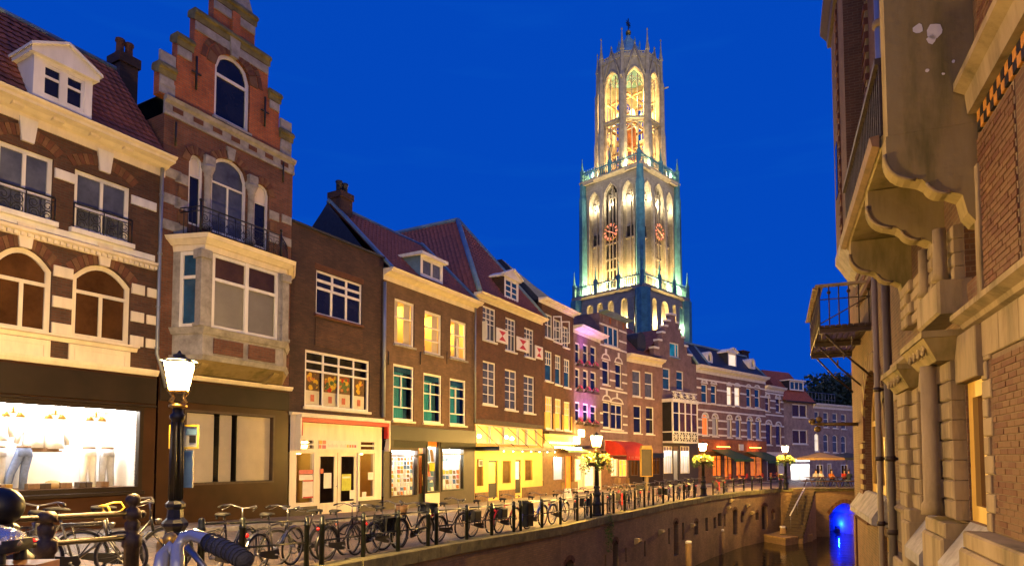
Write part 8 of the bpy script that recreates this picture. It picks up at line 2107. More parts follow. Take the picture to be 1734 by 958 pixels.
# sign boards behind the first lamp
def board(px0, y0, px1, y1, Y, fm, inner, lab, name):
    a, b = at_depth(px0, (y0+y1)/2, Y), at_depth(px1, (y0+y1)/2, Y); zt_, zb_ = at_depth(px0, y0, Y).z, at_depth(px0, y1, Y).z
    t = empty(name, (a.x, Y, zb_), 0, lab, 'sign'); w_, h_ = b.x-a.x, zt_-zb_
    mb = MB(); add_ring(mb, (0, w_, 0, h_, 'flat', 0), 0.022, -0.015, 0.015); mb.obj('frame', M[fm], t)
    mb = MB(); mb.box(0.02, w_-0.02, -0.005, 0.008, 0.02, h_-0.02); mb.obj('panel', M[inner], t); return t, w_, h_
t, w_, h_ = board(287, 719, 337, 759, 9.16, 'sign_yellow', 'sign_grey', 'square information sign with yellow edge behind the nearest lamp post', 'information_sign')
mb = MB(); mb.box(w_*0.68, w_*0.9, -0.009, -0.006, h_*0.25, h_*0.55); mb.obj('printed_block', M['iron_black'], t); mb = MB(); mb.box(w_*0.55, w_*0.95, -0.0085, -0.0055, h_*0.58, h_*0.85); mb.obj('printed_text', M['sign_blue'], t)
mb = MB(); mb.box(w_*0.06, w_*0.2, -0.0085, -0.0055, h_*0.78, h_*0.93); mb.obj('printed_dot', M['logo_coral'], t)
board(309, 762, 327, 825, 9.14, 'sign_blue', 'sign_blue', 'narrow blue-grey sign hung below the yellow-edged sign', 'narrow_sign')
p = at_z(277, 905, 0.5); mb = MB()
mb.prism(outline(-0.085, 0.085, 0, 0.62, 'round', 0.085), -0.03, 0.03); o = mb.obj('rounded_sign_panel', M['tan_cloth']); q = at_depth(277, 904, 9.6); o.location = (q.x, 9.6, 0.46); tag(o, 'pale upright panel with a rounded top left of the nearest lamp', 'panel')
# ================================================================== railings of the quay
def railing(pxs, lab, hgt=0.93):
    pts = [quay_at(px)[0] for px in pxs]
    t = empty('quay_railing', pts[0], 0, lab, 'railing', 'railing sections along the quay')
    o0 = pts[0]
    for p in pts:
        q = p-o0; mb = MB(); mb.lathe([(0.05, -0.05), (0.05, hgt-0.16), (0.06, hgt-0.15), (0.06, hgt-0.11), (0.047, hgt-0.10), (0.05, hgt-0.01), (0.03, hgt+0.02), (0.0, hgt+0.03)], 8, (q.x, q.y, q.z)); mb.obj('post', M['iron_green'], t)
    zs_ = pts[0].z
    for zz in (hgt-0.06, hgt*0.52):
        for a, b in zip(pts[:-1], pts[1:]):
            qa, qb = a-o0, b-o0; mb = MB(); mb.tube([(qa.x, qa.y, qa.z+zz), (qb.x, qb.y, qb.z+zz)], 0.017, 5); mb.obj('rail', M['iron_green'], t)
for pxs, lab in (((345, 414, 522), 'black railing section between the nearest lamp and the stepped gable house shop'), ((547.6, 617, 675.6, 726), 'black railing section in front of the white shop front doors and bookshop'),
                 ((740, 791, 833, 870), 'black railing section in front of the café canopy, by the red bicycle'), ((881.5, 917.5, 948.6, 977, 1000), 'black railing section with the blue bicycle, left of the flower basket lamp'),
                 ((1020, 1038, 1056.6, 1074, 1090), 'black railing section just right of the lamp before the red awning'), ((1105, 1122, 1139.5, 1157, 1174), 'black railing section below the white lattice bay window'),
                 ((1206, 1224, 1241, 1258), 'black railing section right of the lamp beside the green awnings'), ((1272, 1288, 1304, 1320), 'black railing section farthest along the quay, before the café terrace')):
    railing(pxs, lab)
# ornate bridge railing at the left edge
br = empty('bridge_railing', (-4.98, 7.0, 0.62), 0, 'ornate rusty iron bridge railing with stout posts at the lower left', 'railing')
dv = Vector((0.47, 0.77, -0.03)); zr1, zr2 = 0.98, 0.70
for k, fin in ((0, False), (1, True)):
    c = dv*k; mb = MB(); mb.lathe([(0.085, -0.1), (0.085, 0.60), (0.11, 0.63), (0.11, 0.74), (0.06, 0.77), (0.085, 0.84), (0.085, 0.90), (0.05, 0.94), (0.10, 0.95), (0.10, 1.02), (0.07, 1.06)] + ([(0.035, 1.09), (0.075, 1.13), (0.085, 1.18), (0.06, 1.23), (0.0, 1.25)] if fin else [(0.0, 1.07)]), 8, c); mb.obj('post', M['rust_iron'], br)
for zz, r_ in ((zr1, 0.034), (zr2, 0.030)):
    mb = MB(); a = dv*-2.6; mb.tube([(a.x, a.y, zz+0.06), (dv.x*1.05, dv.y*1.05, zz)], r_, 8); mb.obj('rail', M['rust_iron'], br)
mb = MB(); mb.tube([(dv.x, dv.y, 0.3), (0, 0, 0.36), (-dv.x*2.6, -dv.y*2.6, 0.45)], 0.026, 6); mb.obj('rail', M['rust_iron'], br)
mb = MB(); c = dv*1.12; mb.ball((c.x, c.y, zr1-0.02), 0.05, 8, 5); mb.obj('rail_knob', M['rust_iron'], br)
pb = at_depth(3, 857, 4.6)
bp_ = empty('ball_post', (pb.x, pb.y, 0.85), 0, 'large dark iron post with a ball top at the left edge', 'post')
mb = MB(); zb_ = pb.z-0.85; mb.ball((0, 0, zb_), 0.135, 20, 12); mb.obj('ball', M['iron_black'], bp_)
mb = MB(); mb.lathe([(0.16, 0), (0.16, zb_-0.45), (0.20, zb_-0.42), (0.20, zb_-0.36), (0.17, zb_-0.33), (0.11, zb_-0.25), (0.085, zb_-0.19), (0.11, zb_-0.165), (0.11, zb_-0.145), (0.08, zb_-0.12)], 14); mb.obj('pedestal', M['rust_iron'], bp_)
# ================================================================== bicycles
def wheel(t, x, r_=0.335):
    mb = MB(); n = 26
    mb.tube([(x+r_*math.cos(2*math.pi*k/n), 0, r_+0.018+r_*math.sin(2*math.pi*k/n)) for k in range(n)], 0.02, 6, True); w = mb.obj('wheel', M['rubber'], t)
    mb = MB(); mb.tube([(x+(r_-0.025)*math.cos(2*math.pi*k/n), 0, r_+0.018+(r_-0.025)*math.sin(2*math.pi*k/n)) for k in range(n)], 0.011, 5, True); mb.obj('rim', M['steel'], w)
    mb = MB(); mb.tube([(x, -0.045, r_+0.018), (x, 0.045, r_+0.018)], 0.025, 6)
    for k in range(16):
        a = 2*math.pi*k/16+0.1; mb.tube([(x, 0.03*(-1)**k, r_+0.018), (x+(r_-0.02)*math.cos(a), 0, r_+0.018+(r_-0.02)*math.sin(a))], 0.0022, 3)
    mb.obj('spokes', M['steel'], w, 'stuff')
def mudguard(mb, x, a0, a1, r_=0.375, w_=0.025):
    n = 12; pts = []; fs = []
    for k in range(n+1):
        a = R(a0+(a1-a0)*k/n); c, s_ = math.cos(a), math.sin(a)
        pts += [(x+r_*c, -w_, 0.353+r_*s_), (x+(r_+0.012)*c, 0, 0.353+(r_+0.012)*s_), (x+r_*c, w_, 0.353+r_*s_)]
    for k in range(n): fs += [(3*k, 3*k+1, 3*k+4, 3*k+3), (3*k+1, 3*k+2, 3*k+5, 3*k+4)]
    mb.add(pts, fs, True)
def make_bike(fm, bar='city', extras=(), saddle=True):
    t = empty('bicycle', (0, 0, 0), 0)
    xr, xf, zw = -0.52, 0.55, 0.353
    bb = Vector((-0.06, 0, 0.29)); st_ = Vector((-0.22, 0, 0.86)); hb = Vector((0.37, 0, 0.62)); ht = Vector((0.33, 0, 0.86)); ra = Vector((xr, 0, zw)); fa = Vector((xf, 0, zw))
    mb = MB()
    mb.tube([bb, st_], 0.017, 7); mb.tube([hb, ht], 0.02, 7); mb.tube([bb, hb], 0.019, 7)
    if fm in ('bike_black', 'bike_blue'): mb.tube([bb.lerp(st_, 0.45), bb.lerp(st_, 0.35)+Vector((0.2, 0, 0.0)), ht-Vector((0, 0, 0.06))], 0.016, 7)
    else: mb.tube([st_-Vector((0, 0, 0.06)), ht-Vector((0, 0, 0.03))], 0.016, 7)
    for s_ in (-0.045, 0.045):
        mb.tube([bb+Vector((0, s_*0.5, 0)), ra+Vector((0, s_, 0))], 0.010, 6); mb.tube([st_-Vector((0, -s_*0.3, 0.06)), ra+Vector((0, s_, 0))], 0.008, 6)
    mb.obj('frame', M[fm], t)
    mb = MB()
    for s_ in (-0.045, 0.045): mb.tube([hb+Vector((0.005, s_*0.6, -0.02)), hb.lerp(fa, 0.6)+Vector((0.0, s_, 0)), fa+Vector((0, s_, 0))], [0.013, 0.012, 0.008], 6)
    mb.obj('fork', M[fm], t)
    wheel(t, xr); wheel(t, xf)
    mb = MB(); mudguard(mb, xr, 10, 190); mb.obj('rear_mudguard', M[fm if fm != 'bike_silver' else 'steel'], t); mb = MB(); mudguard(mb, xf, 30, 160); mb.obj('front_mudguard', M[fm if fm != 'bike_silver' else 'steel'], t)
    if saddle:
        mb = MB(); mb.tube([st_, Vector((-0.25, 0, 0.97))], 0.013, 6); mb.obj('seat_post', M['steel'], t)
        mb = MB(); zs_ = 0.985
        mb.add([(-0.40, -0.09, zs_), (-0.40, 0.09, zs_), (-0.30, 0.10, zs_+0.02), (-0.18, 0.045, zs_+0.015), (-0.10, 0.022, zs_), (-0.10, -0.022, zs_), (-0.18, -0.045, zs_+0.015), (-0.30, -0.10, zs_+0.02),
                (-0.41, -0.07, zs_+0.045), (-0.41, 0.07, zs_+0.045), (-0.30, 0.075, zs_+0.055), (-0.18, 0.03, zs_+0.045), (-0.10, 0.012, zs_+0.03), (-0.10, -0.012, zs_+0.03), (-0.18, -0.03, zs_+0.045), (-0.30, -0.075, zs_+0.055)],
               [(0, 1, 9, 8), (1, 2, 10, 9), (2, 3, 11, 10), (3, 4, 12, 11), (4, 5, 13, 12), (5, 6, 14, 13), (6, 7, 15, 14), (7, 0, 8, 15), (8, 9, 10, 15), (15, 10, 11, 14), (14, 11, 12, 13), (7, 6, 5, 4, 3, 2, 1, 0)], True)
        for s_ in (-0.06, 0.06): mb.tube([(-0.37, s_, zs_-0.05), (-0.37, s_, zs_+0.0)], 0.022, 6)
        mb.obj('saddle', M['rubber'], t)
    if bar:
        mb = MB(); mb.tube([ht, ht+Vector((-0.02, 0, 0.20))], 0.013, 6); z_ = ht.z+0.20
        if bar == 'city': P = [(0.10, -0.30, z_+0.02), (0.22, -0.29, z_+0.04), (0.33, -0.22, z_+0.05), (0.36, -0.08, z_+0.01), (0.31, 0, z_), (0.36, 0.08, z_+0.01), (0.33, 0.22, z_+0.05), (0.22, 0.29, z_+0.04), (0.10, 0.30, z_+0.02)]
        else: P = [(0.30, -0.20, z_-0.16), (0.42, -0.21, z_-0.15), (0.50, -0.21, z_-0.06), (0.46, -0.21, z_+0.01), (0.36, -0.19, z_+0.01), (0.34, 0, z_), (0.36, 0.19, z_+0.01), (0.46, 0.21, z_+0.01), (0.50, 0.21, z_-0.06), (0.42, 0.21, z_-0.15), (0.30, 0.20, z_-0.16)]
        mb.tube(P, 0.013 if bar == 'city' else 0.016, 6); h_ = mb.obj('handlebar', M['steel' if bar == 'city' else 'bike_yellow'], t)
        if bar == 'city':
            for s_ in (-1, 1): mb = MB(); mb.tube([(0.09, s_*0.30, z_+0.018), (0.20, s_*0.293, z_+0.037)], 0.018, 7); mb.obj('grip', M['rubber'], h_)
            for s_ in (-1, 1): mb = MB(); mb.tube([(0.31, s_*0.22, z_+0.03), (0.22, s_*0.25, z_-0.01), (0.14, s_*0.27, z_-0.02)], 0.006, 4); mb.obj('brake_lever', M['steel'], h_)
    mb = MB()
    for s_ in (-0.055, 0.055): mb.tube([(-0.26, s_, 0.78), (-0.80, s_, 0.76), (-0.74, s_, 0.73)], 0.007, 5); mb.tube([(-0.62, s_, 0.76), (xr, s_, zw)], 0.006, 5)
    for k in range(4): mb.tube([(-0.36-0.12*k, -0.055, 0.775), (-0.36-0.12*k, 0.055, 0.775)], 0.006, 4)
    mb.obj('rear_rack', M['steel' if 'basket' in extras else 'iron_black'], t)
    mb = MB(); mb.ball((-0.83, 0, 0.70), 0.036, 8, 5); mb.obj('rear_light', M['red_plastic'], t)
    mb = MB(); mb.lathe([(0.02, -0.05), (0.045, 0.0), (0.045, 0.02), (0.0, 0.03)], 8, (0.43, 0, 0.80)); mb.obj('head_light', M['steel'], t)
    mb = MB(); mb.prism([(-0.14, 0.22), (0.02, 0.20), (0.06, 0.29), (0.02, 0.38), (-0.12, 0.37), (-0.50, 0.40), (-0.54, 0.35), (-0.50, 0.31)], -0.055, -0.04); mb.obj('chain_case', M['iron_black'], t)
    mb = MB(); mb.tube([bb+Vector((0, -0.10, 0)), bb+Vector((0, 0.10, 0))], 0.015, 6); mb.tube([bb+Vector((0, -0.09, 0)), bb+Vector((0.13, -0.10, -0.10))], 0.009, 5); mb.tube([bb+Vector((0, 0.09, 0)), bb+Vector((-0.13, 0.10, 0.10))], 0.009, 5)
    mb.box(0.03, 0.12, -0.18, -0.10, 0.18, 0.20); mb.box(-0.24, -0.15, 0.10, 0.18, 0.38, 0.40); mb.obj('crank', M['steel'], t)
    mb = MB(); mb.tube([(-0.10, 0.05, 0.28), (-0.20, 0.22, 0.02)], 0.009, 5); mb.obj('kick_stand', M['steel'], t)
    if 'bags' in extras:
        for s_ in (-1, 1): mb = MB(); mb.bbox(-0.76, -0.40, s_*0.14-0.07, s_*0.14+0.07, 0.45, 0.76, 0.02); mb.obj('pannier_bag', M['rubber'], t)
    if 'crate' in extras:
        mb = MB(); add_ring(mb, (-0.78, -0.38, 0.80, 1.02, 'flat', 0), 0.02, -0.17, 0.17); mb.box(-0.78, -0.38, -0.17, 0.17, 0.785, 0.80); mb.obj('crate', M['iron_black'], t)
    if 'basket' in extras:
        mb = MB(); mb.lathe([(0.12, 0.0), (0.17, 0.22), (0.16, 0.22), (0.11, 0.01)], 10, (0.52, 0, 0.82)); mb.obj('front_basket', M['wood'], t)
    return t
protos = {}
for key, args in (('black', ('bike_black', 'city', ())), ('bags', ('bike_black', 'city', ('bags',))), ('crate', ('bike_black', 'city', ('crate', 'basket'))), ('blue', ('bike_blue', 'city', ())), ('red', ('bike_red', 'city', ('bags',))), ('silver', ('bike_silver', 'city', ())), ('yellow', ('bike_silver', 'race', ()))):
    protos[key] = [make_bike(*args), False]
register(None)
bikeN = 0
def put_bike(key, p, rz, lab, lean=0.06, group='bicycles parked along the quay railing'):
    pr = protos[key]
    if not pr[1]: b = pr[0]; pr[1] = True
    else: b = copy_tree(pr[0])
    b.location = p; b.rotation_euler = (lean, 0, rz); tag(b, lab, 'bicycle', group); return b
bikes = [  # px, kind, distance from edge, turn, label
 (392, 'black', 0.75, 0.15, 'black bicycle right of the nearest lamp, its saddle seen between two posts'),
 (468, 'silver', 0.60, 0.0, 'grey bicycle with pale mudguards and red tail light, left of the railing gap'),
 (512, 'black', 0.85, 2.9, 'black bicycle half hidden by the tall post at the railing gap'),
 (580, 'black', 0.60, 0.1, 'black bicycle leaning at the railing below the white shop doors'),
 (622, 'bags', 0.80, 3.0, 'black bicycle with panniers behind the one below the white shop doors'),
 (655, 'black', 0.62, 0.05, 'black bicycle on the railing before the left bookshop window'),
 (700, 'crate', 0.66, 3.1, 'black bicycle with crate before the pale panel of the bookshop'),
 (762, 'black', 0.60, 0.0, 'black bicycle at the railing below the right bookshop window'),
 (815, 'bags', 0.70, 0.1, 'black bicycle with panniers before the left door of the café'),
 (858, 'red', 0.62, 0.1, 'red bicycle at the railing by the café canopy'),
 (905, 'blue', 0.60, 0.05, 'blue bicycle at the railing left of the flower basket lamp'),
 (945, 'silver', 0.62, 0.0, 'grey bicycle between the blue one and the flower basket lamp'),
 (972, 'black', 0.80, 0.4, 'black bicycle just right of the grey one near the flower basket lamp'),
 (992, 'bags', 0.62, 0.3, 'black bicycle with panniers touching the flower basket lamp'),
 (1030, 'black', 0.62, 0.3, 'black bicycle first to the right of the flower basket lamp'),
 (1047, 'red', 0.85, 0.5, 'red bicycle among those right of the lamp before the red awning'),
 (1063, 'black', 0.6, 0.2, 'black bicycle below the right edge of the red awning'),
 (1080, 'crate', 0.8, 0.4, 'black bicycle with crate under the information board'),
 (1097, 'black', 0.6, 0.3, 'black bicycle at the railing gap right of the information board'),
 (1116, 'red', 0.65, 0.5, 'red bicycle below the left end of the white lattice bay'),
 (1131, 'silver', 0.8, 0.3, 'grey bicycle below the white lattice bay'),
 (1147, 'black', 0.6, 0.4, 'black bicycle below the shop door of the small stepped gable'),
 (1163, 'bags', 0.8, 0.2, 'black bicycle with panniers left of the lamp by the green awnings'),
 (1176, 'black', 0.6, 0.3, 'black bicycle closest on the left to the lamp by the green awnings'),
 (1212, 'red', 0.8, 0.5, 'red bicycle just right of the lamp by the green awnings'),
 (1228, 'black', 0.7, 0.2, 'black bicycle before the left green awning'),
 (1306, 'crate', 0.7, 0.5, 'black bicycle with crate, left one of the far group by the stairs'),
 (1317, 'black', 0.9, 0.3, 'black bicycle in the far group before the stairs'),
]
for (px, key, off, turn, lab) in bikes:
    p, a = quay_at(px, off); put_bike(key, p+Vector((0, 0, 0.0)), a+turn, lab, lean=0.05 if turn < 1.5 else -0.05)
for (px, Y, key, rz, lab) in ((58, 8.6, 'black', 2.2, 'black bicycle behind the bridge railing, its red tail light beside the left stout post'), (140, 9.0, 'yellow', 0.15, 'racing bicycle with yellow curved drop handlebars behind the bridge railing'), (215, 9.4, 'black', 0.5, 'black bicycle between the ball-topped railing post and the nearest lamp')):
    x = (px-CX)/FPX*Y; put_bike(key, Vector((x, Y, 0.55)), rz, lab, group='bicycles behind the bridge railing')
# two bicycles on the bridge right in front of the camera
nbk = make_bike('bike_silver', None, (), True); tag(nbk, 'bicycle right in front of the camera with chrome bars and dark rubber grip', 'bicycle')
B0 = Vector((-0.82, 1.06, 0.91)); nbk.location = B0; nbk.rotation_euler = (0, 0, R(92))
Wi = (Matrix.Translation(B0) @ Matrix.Rotation(R(92), 4, 'Z')).inverted()
def lw_(px, py, Y): return Wi @ at_depth(px, py, Y)
mb = MB(); mb.tube([lw_(300, 985, 1.50), lw_(300, 950, 1.52), lw_(300, 928, 1.55), lw_(312, 908, 1.57), lw_(330, 905, 1.55), lw_(350, 913, 1.52), lw_(368, 921, 1.49)], [0.016, 0.016, 0.015, 0.015, 0.0155, 0.016, 0.016], 12); hbN = mb.obj('handlebar', M['chrome'], nbk)
mb = MB(); gp = [lw_(354, 917, 1.505), lw_(372, 925, 1.48), lw_(390, 933, 1.455), lw_(405, 942, 1.43), lw_(416, 950, 1.41)]; mb.tube(gp, [0.0195, 0.0205, 0.020, 0.0205, 0.019], 12); mb.obj('grip', M['grip_rubber'], hbN)
mb = MB()
for f in range(9):
    k = f/8*3.8; i = int(k); a = gp[i].lerp(gp[min(i+1, 4)], k-i); d = (gp[min(i+1, 4)]-gp[i]).normalized(); x = d.cross(Vector((0, 0, 1))).normalized(); y = d.cross(x)
    mb.tube([a+(x*math.cos(t*math.pi/6)+y*math.sin(t*math.pi/6))*0.0205 for t in range(12)], 0.0018, 4, True)
mb.obj('grip_ribs', M['rubber'], hbN, 'stuff')
mb = MB(); mb.tube([lw_(300, 940, 1.54), lw_(286, 925, 1.56), lw_(276, 940, 1.53), lw_(268, 975, 1.49)], [0.015, 0.016, 0.016, 0.016], 12); mb.obj('handlebar_side', M['chrome'], hbN)
mb = MB(); mb.tube([lw_(318, 926, 1.53), lw_(330, 940, 1.50), lw_(352, 966, 1.47)], [0.008, 0.007, 0.006], 8); mb.obj('brake_lever', M['steel'], hbN)
mb = MB(); q = lw_(288, 912, 1.58); mb.ball(q, 0.017, 12, 8); mb.obj('bell', M['gold_paint'], hbN)
mb = MB(); mb.tube([Vector((0.33, 0, 0.86)), lw_(300, 985, 1.50)], 0.015, 8); mb.obj('stem', M['chrome'], nbk)
fb = make_bike('bike_black', 'city', (), True); tag(fb, 'bicycle at the lower left corner with a foil-wrapped saddle and amber bag', 'bicycle')
sd_ = at_depth(2, 928, 2.5); fb.location = (sd_.x-0.36, sd_.y, sd_.z-1.0); fb.rotation_euler = (0, 0, R(185))
mb = MB(); mb.lathe([(0.005, -0.15), (0.05, -0.13), (0.075, -0.05), (0.075, 0.05), (0.06, 0.13), (0.005, 0.16)], 10); 
for i, v in enumerate(mb.v): mb.v[i] = (v[2]-0.26, v[0]*1.5, 1.02+v[1]*0.9)
mb.obj('saddle_cover', M['foil'], fb)
mb = MB(); mb.bbox(-0.52, -0.18, -0.08, 0.08, 0.86, 0.945, 0.02); mb.obj('saddle_bag', M['amber_plastic'], fb)
# ================================================================== small street furniture
def table(p, rz, lab, cat='table', w_=1.7, d_=0.7, m='wood', group='picnic tables on the corner terrace', name='picnic_table'):
    t = empty(name, p, rz, lab, cat, group)
    for k in range(3): mb = MB(); mb.bbox(-w_/2, w_/2, -d_/2+k*d_/3+0.005, -d_/2+(k+1)*d_/3-0.005, 0.72, 0.76); mb.obj('top_board', M[m], t)
    for s_ in (-1, 1):
        mb = MB(); mb.bbox(-w_/2, w_/2, s_*(d_/2+0.30)-0.13, s_*(d_/2+0.30)+0.13, 0.42, 0.46); mb.obj('bench', M[m], t)
        mb = MB(); mb.tube([(s_*w_*0.38, -d_/2-0.28, 0), (s_*w_*0.38, -d_/4, 0.71)], 0.035, 5); mb.tube([(s_*w_*0.38, d_/2+0.28, 0), (s_*w_*0.38, d_/4, 0.71)], 0.035, 5); mb.tube([(s_*w_*0.38, -d_/2-0.4, 0.40), (s_*w_*0.38, d_/2+0.4, 0.40)], 0.03, 5); mb.obj('leg', M['wood_dark'], t)
    return t
tl_ = ('wooden picnic table at the left end of the terrace by the bright shop', 'wooden picnic table with the person in white', 'wooden picnic table between the seated people', 'wooden picnic table near the hall wall, right end of the terrace')
tabs = []
for k, px in enumerate((1380, 1401, 1421, 1441)):
    Y = 52.3+0.15*k; x = (px-CX)/FPX*Y; tabs.append((x, Y)); table(Vector((x, Y, 0)), 0.15, tl_[k])
def seated(p, rz, shirt, lab, hair='hair_dark', lean=0.1):
    b = bpy.data.meshes.new('person')
    V = [(0, 0, 0.50), (0.02, 0, 0.72), (0.05, 0, 0.98), (0.07, 0, 1.06), (0.09, 0, 1.13), (0.10, 0, 1.27),
         (0.03, 0.17, 0.97), (0.10, 0.22, 0.76), (0.32, 0.14, 0.78), (0.03, -0.17, 0.97), (0.10, -0.22, 0.76), (0.32, -0.14, 0.80),
         (0.10, 0.10, 0.49), (0.45, 0.12, 0.50), (0.44, 0.12, 0.08), (0.56, 0.12, 0.04), (0.10, -0.10, 0.49), (0.45, -0.12, 0.50), (0.42, -0.12, 0.08), (0.54, -0.12, 0.04)]
    E_ = [(0, 1), (1, 2), (2, 3), (3, 4), (4, 5), (2, 6), (6, 7), (7, 8), (2, 9), (9, 10), (10, 11), (0, 12), (12, 13), (13, 14), (14, 15), (0, 16), (16, 17), (17, 18), (18, 19)]
    rad = [0.14, 0.13, 0.14, 0.06, 0.075, 0.085, 0.06, 0.045, 0.032, 0.06, 0.045, 0.032, 0.085, 0.065, 0.045, 0.04, 0.085, 0.065, 0.045, 0.04]
    b.from_pydata(V, E_, []); o = bpy.data.objects.new('person', b); COL.objects.link(o)
    md = o.modifiers.new('skin', 'SKIN'); 
    for i, r_ in enumerate(rad): b.skin_vertices[0].data[i].radius = (r_, r_)
    b.skin_vertices[0].data[0].use_root = True
    o.modifiers.new('sub', 'SUBSURF').levels = 1; o.modifiers['sub'].render_levels = 1
    dg = bpy.context.evaluated_depsgraph_get(); dg.update(); me = bpy.data.meshes.new_from_object(o.evaluated_get(dg)); o.modifiers.clear(); o.data = me; bpy.data.meshes.remove(b)
    me.materials.clear()
    for m in ('skin', shirt, 'denim', 'iron_black'): me.materials.append(M[m])
    for f in me.polygons:
        c = f.center; f.use_smooth = True
        f.material_index = 0 if (c.z > 1.04 or (c.x > 0.24 and c.z > 0.66)) else (1 if c.z > 0.56 else (3 if c.z < 0.09 else 2))
    o.location = p; o.rotation_euler = (0, 0, rz); tag(o, lab, 'person', 'people seated on the terrace')
    mb = MB(); mb.ball((0.085, 0, 1.285), 0.098, 10, 6); mb.v = [(x-0.012, y, z+0.012) if True else 0 for x, y, z in mb.v]; h = mb.obj('hair', M[hair], o)
    mb = MB(); mb.ball((0.185, 0, 1.255), 0.014, 6, 4); mb.obj('nose', M['skin'], o)
for k, (ti, sx, sy, rz, sh, lab) in enumerate(((1, -0.3, 0.68, -1.5, 'white_cloth', 'person in a white shirt seated facing the canal on the terrace'), (2, -0.4, 0.68, -1.4, 'orange_cloth', 'person in an orange top seated facing the canal, middle of the terrace'), (2, 0.4, -0.70, 1.6, 'navy_cloth', 'person in a dark jacket seated with their back to the canal, mid terrace'), (0, 0.3, 0.68, -1.6, 'grey_cloth', 'person in grey seated at the left end table'), (3, -0.3, 0.68, -1.5, 'red_cloth', 'person in red seated at the table nearest the hall wall'))):
    x, Y = tabs[ti]; seated(Vector((x+sx, Y+sy, 0.0)), rz, sh, lab)
def parasol(px, Y, w_, d_, ztop, m, lab):
    x = (px-CX)/FPX*Y; t = empty('parasol', (x, Y, 0), 0.15, lab, 'parasol', 'square parasols over the corner terrace')
    mb = MB(); mb.tube([(0, 0, 0), (0, 0, ztop+0.05)], 0.03, 6); mb.lathe([(0.25, 0), (0.25, 0.06), (0.05, 0.09)], 10); mb.obj('pole', M['steel'], t)
    mb = MB(); z0_ = ztop-0.45; c = [(-w_/2, -d_/2, z0_), (w_/2, -d_/2, z0_), (w_/2, d_/2, z0_), (-w_/2, d_/2, z0_)]; mb.add(c+[(0, 0, ztop)], [(0, 1, 4), (1, 2, 4), (2, 3, 4), (3, 0, 4)])
    mb.add(c+[(a, b, z0_-0.18) for a, b, _ in c], [(1, 0, 4, 5), (2, 1, 5, 6), (3, 2, 6, 7), (0, 3, 7, 4)]); mb.obj('canopy', M[m], t)
    mb = MB()
    for a, b, z in c: mb.tube([(a*0.98, b*0.98, z-0.01), (0, 0, ztop-0.04)], 0.012, 4)
    mb.obj('ribs', M['steel'], t, 'stuff')
parasol(1388, 53.2, 2.7, 2.4, 2.75, 'tan_cloth', 'tan square parasol over the left half of the corner terrace'); parasol(1433, 53.6, 2.9, 2.4, 2.75, 'navy_cloth', 'dark navy square parasol over the right half of the corner terrace')
# café chairs and round tables in front of the mansard house
def chair(m, lab, p, rz, group):
    t = empty('cafe_chair', p, rz, lab, 'chair', group)
    mb = MB(); mb.bbox(-0.21, 0.21, -0.21, 0.21, 0.43, 0.46); mb.obj('seat', M[m], t)
    mb = MB(); mb.bbox(-0.21, 0.21, 0.19, 0.22, 0.50, 0.88); mb.obj('backrest', M[m], t)
    for sx in (-1, 1):
        for sy in (-1, 1): mb = MB(); mb.tube([(sx*0.18, sy*0.18, 0.43), (sx*0.21, sy*0.21, 0)], 0.014, 5); mb.obj('leg', M['wood_dark'], t)
        mb = MB(); mb.tube([(sx*0.19, 0.2, 0.44), (sx*0.19, 0.205, 0.88)], 0.013, 5); mb.obj('back_post', M['wood_dark'], t)
    return t
cl = ['red café chair at the left end under the left green awning', 'red café chair just left of the gap under the left green awning', 'red café chair under the left green awning, nearest the middle', 'red café chair between the two green awnings', 'red café chair under the right green awning, nearest the middle', 'red café chair in the middle under the right green awning', 'red café chair at the right end under the right green awning', 'red café chair nearest the bright shop']
for k in range(8):
    u_ = K.L*(0.08+0.115*k); chair('red_cloth' if k % 2 == 0 else 'orange_cloth', cl[k] if k % 2 == 0 else cl[k].replace('red café', 'orange café'), K.world(u_, -2.3-0.5*(k % 2), 0), K.rz+(0 if k % 2 else math.pi), 'café chairs before the mansard house')
def round_table(p, lab):
    t = empty('cafe_table', p, 0, lab, 'table', 'round café tables before the mansard house')
    mb = MB(); mb.lathe([(0.35, 0.71), (0.36, 0.72), (0.35, 0.74), (0.0, 0.741)], 14); mb.obj('tabletop', M['red_cloth'], t)
    mb = MB(); mb.lathe([(0.22, 0), (0.2, 0.03), (0.03, 0.06), (0.03, 0.71)], 8); mb.obj('pedestal', M['iron_black'], t)
for k, lab in enumerate(('round red café table under the left green awning', 'round red café table between the green awnings', 'round red café table under the right green awning')): round_table(K.world(K.L*(0.2+0.28*k), -2.6, 0), lab)
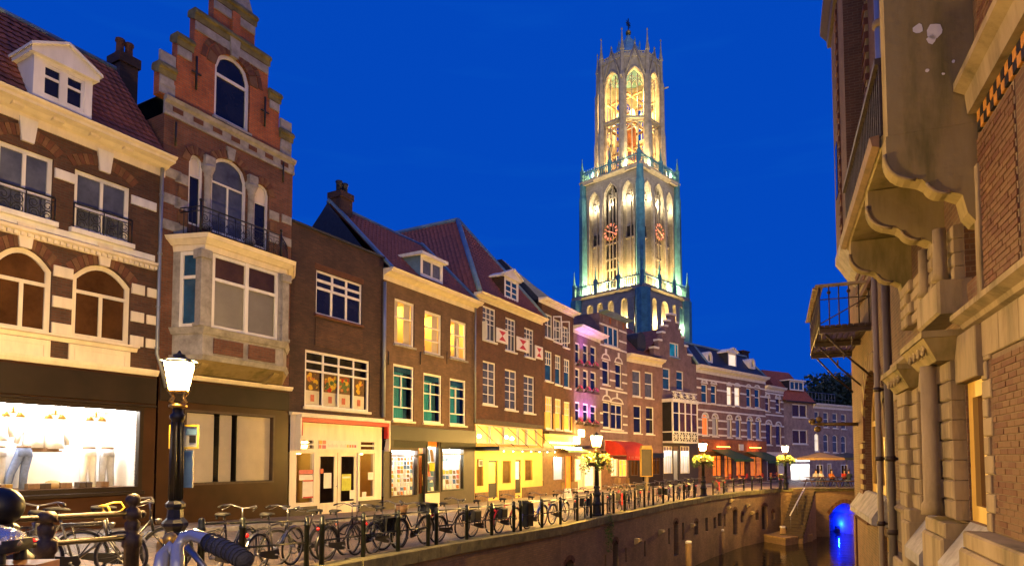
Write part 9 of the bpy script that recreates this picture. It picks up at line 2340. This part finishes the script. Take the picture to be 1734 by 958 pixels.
# wicker chairs and sandwich board in front of the narrow house
for k, (px, lab) in enumerate(((958, 'yellow-lit wicker chair by the bright window of the narrow house'), (971, 'yellow-lit wicker chair beside the door of the narrow house'))):
    Y = 37.5+1.0*k; chair('tan_cloth', lab, Vector(((px-CX)/FPX*Y, Y, 0.02)), 2.2+k, 'wicker chairs before the narrow house')
Y = 35.5; t = empty('sandwich_board', ((961-CX)/FPX*Y, Y, 0.02), 0.5, 'small white sandwich board on the pavement by the wicker chairs', 'sandwich board')
for s_ in (-1, 1): mb = MB(); mb.add([(-0.2, s_*0.16, 0), (0.2, s_*0.16, 0), (0.2, s_*0.02, 0.6), (-0.2, s_*0.02, 0.6), (-0.2, s_*0.13, 0), (0.2, s_*0.13, 0), (0.2, s_*-0.0, 0.59), (-0.2, s_*-0.0, 0.59)], [(0, 1, 2, 3), (7, 6, 5, 4), (0, 4, 5, 1), (3, 2, 6, 7)]); mb.obj('board', M['poster_white'], t)
for k, (px, lab) in enumerate(((1046, 'pale wooden stool left one under the red awning'), (1053, 'pale wooden stool middle one under the red awning'), (1066, 'pale wooden chair right of the red awning'))):
    Y = 46.0; chair('tan_cloth', lab, Vector(((px-CX)/FPX*Y, Y, 0)), 1.0*k, 'pale chairs by the red awning')
# tall information board
Y = 45.0; q = (1094-CX)/FPX*Y; t = empty('information_board', (q, Y, 0), 0.55, 'tall framed information board on a pale post before the two-window house', 'information board')
mb = MB(); mb.bbox(-0.09, 0.09, -0.09, 0.09, 0, 1.0); mb.obj('post', M['yellow_stone'], t)
mb = MB(); add_ring(mb, (-0.55, 0.55, 1.0, 2.95, 'flat', 0), 0.06, -0.06, 0.06); mb.obj('frame', M['gold_paint'], t); mb = MB(); mb.box(-0.5, 0.5, -0.02, 0.03, 1.05, 2.9); mb.obj('panel', M['grey_panel'], t); mb = MB(); mb.bbox(-0.45, 0.45, -0.1, 0.1, 2.955, 3.15); mb.obj('header', M['tan_cloth'], t)
# litter bin on the quay
p, a = quay_at(891, 0.5); t = empty('litter_bin', p, a, 'dark square litter bin at the railing left of the blue bicycle', 'bin'); mb = MB(); mb.bbox(-0.17, 0.17, -0.17, 0.17, 0.1, 0.85, 0.02); mb.obj('body', M['iron_green'], t); mb = MB(); mb.bbox(-0.19, 0.19, -0.19, 0.19, 0.852, 0.92, 0.02); mb.obj('lid', M['iron_black'], t)
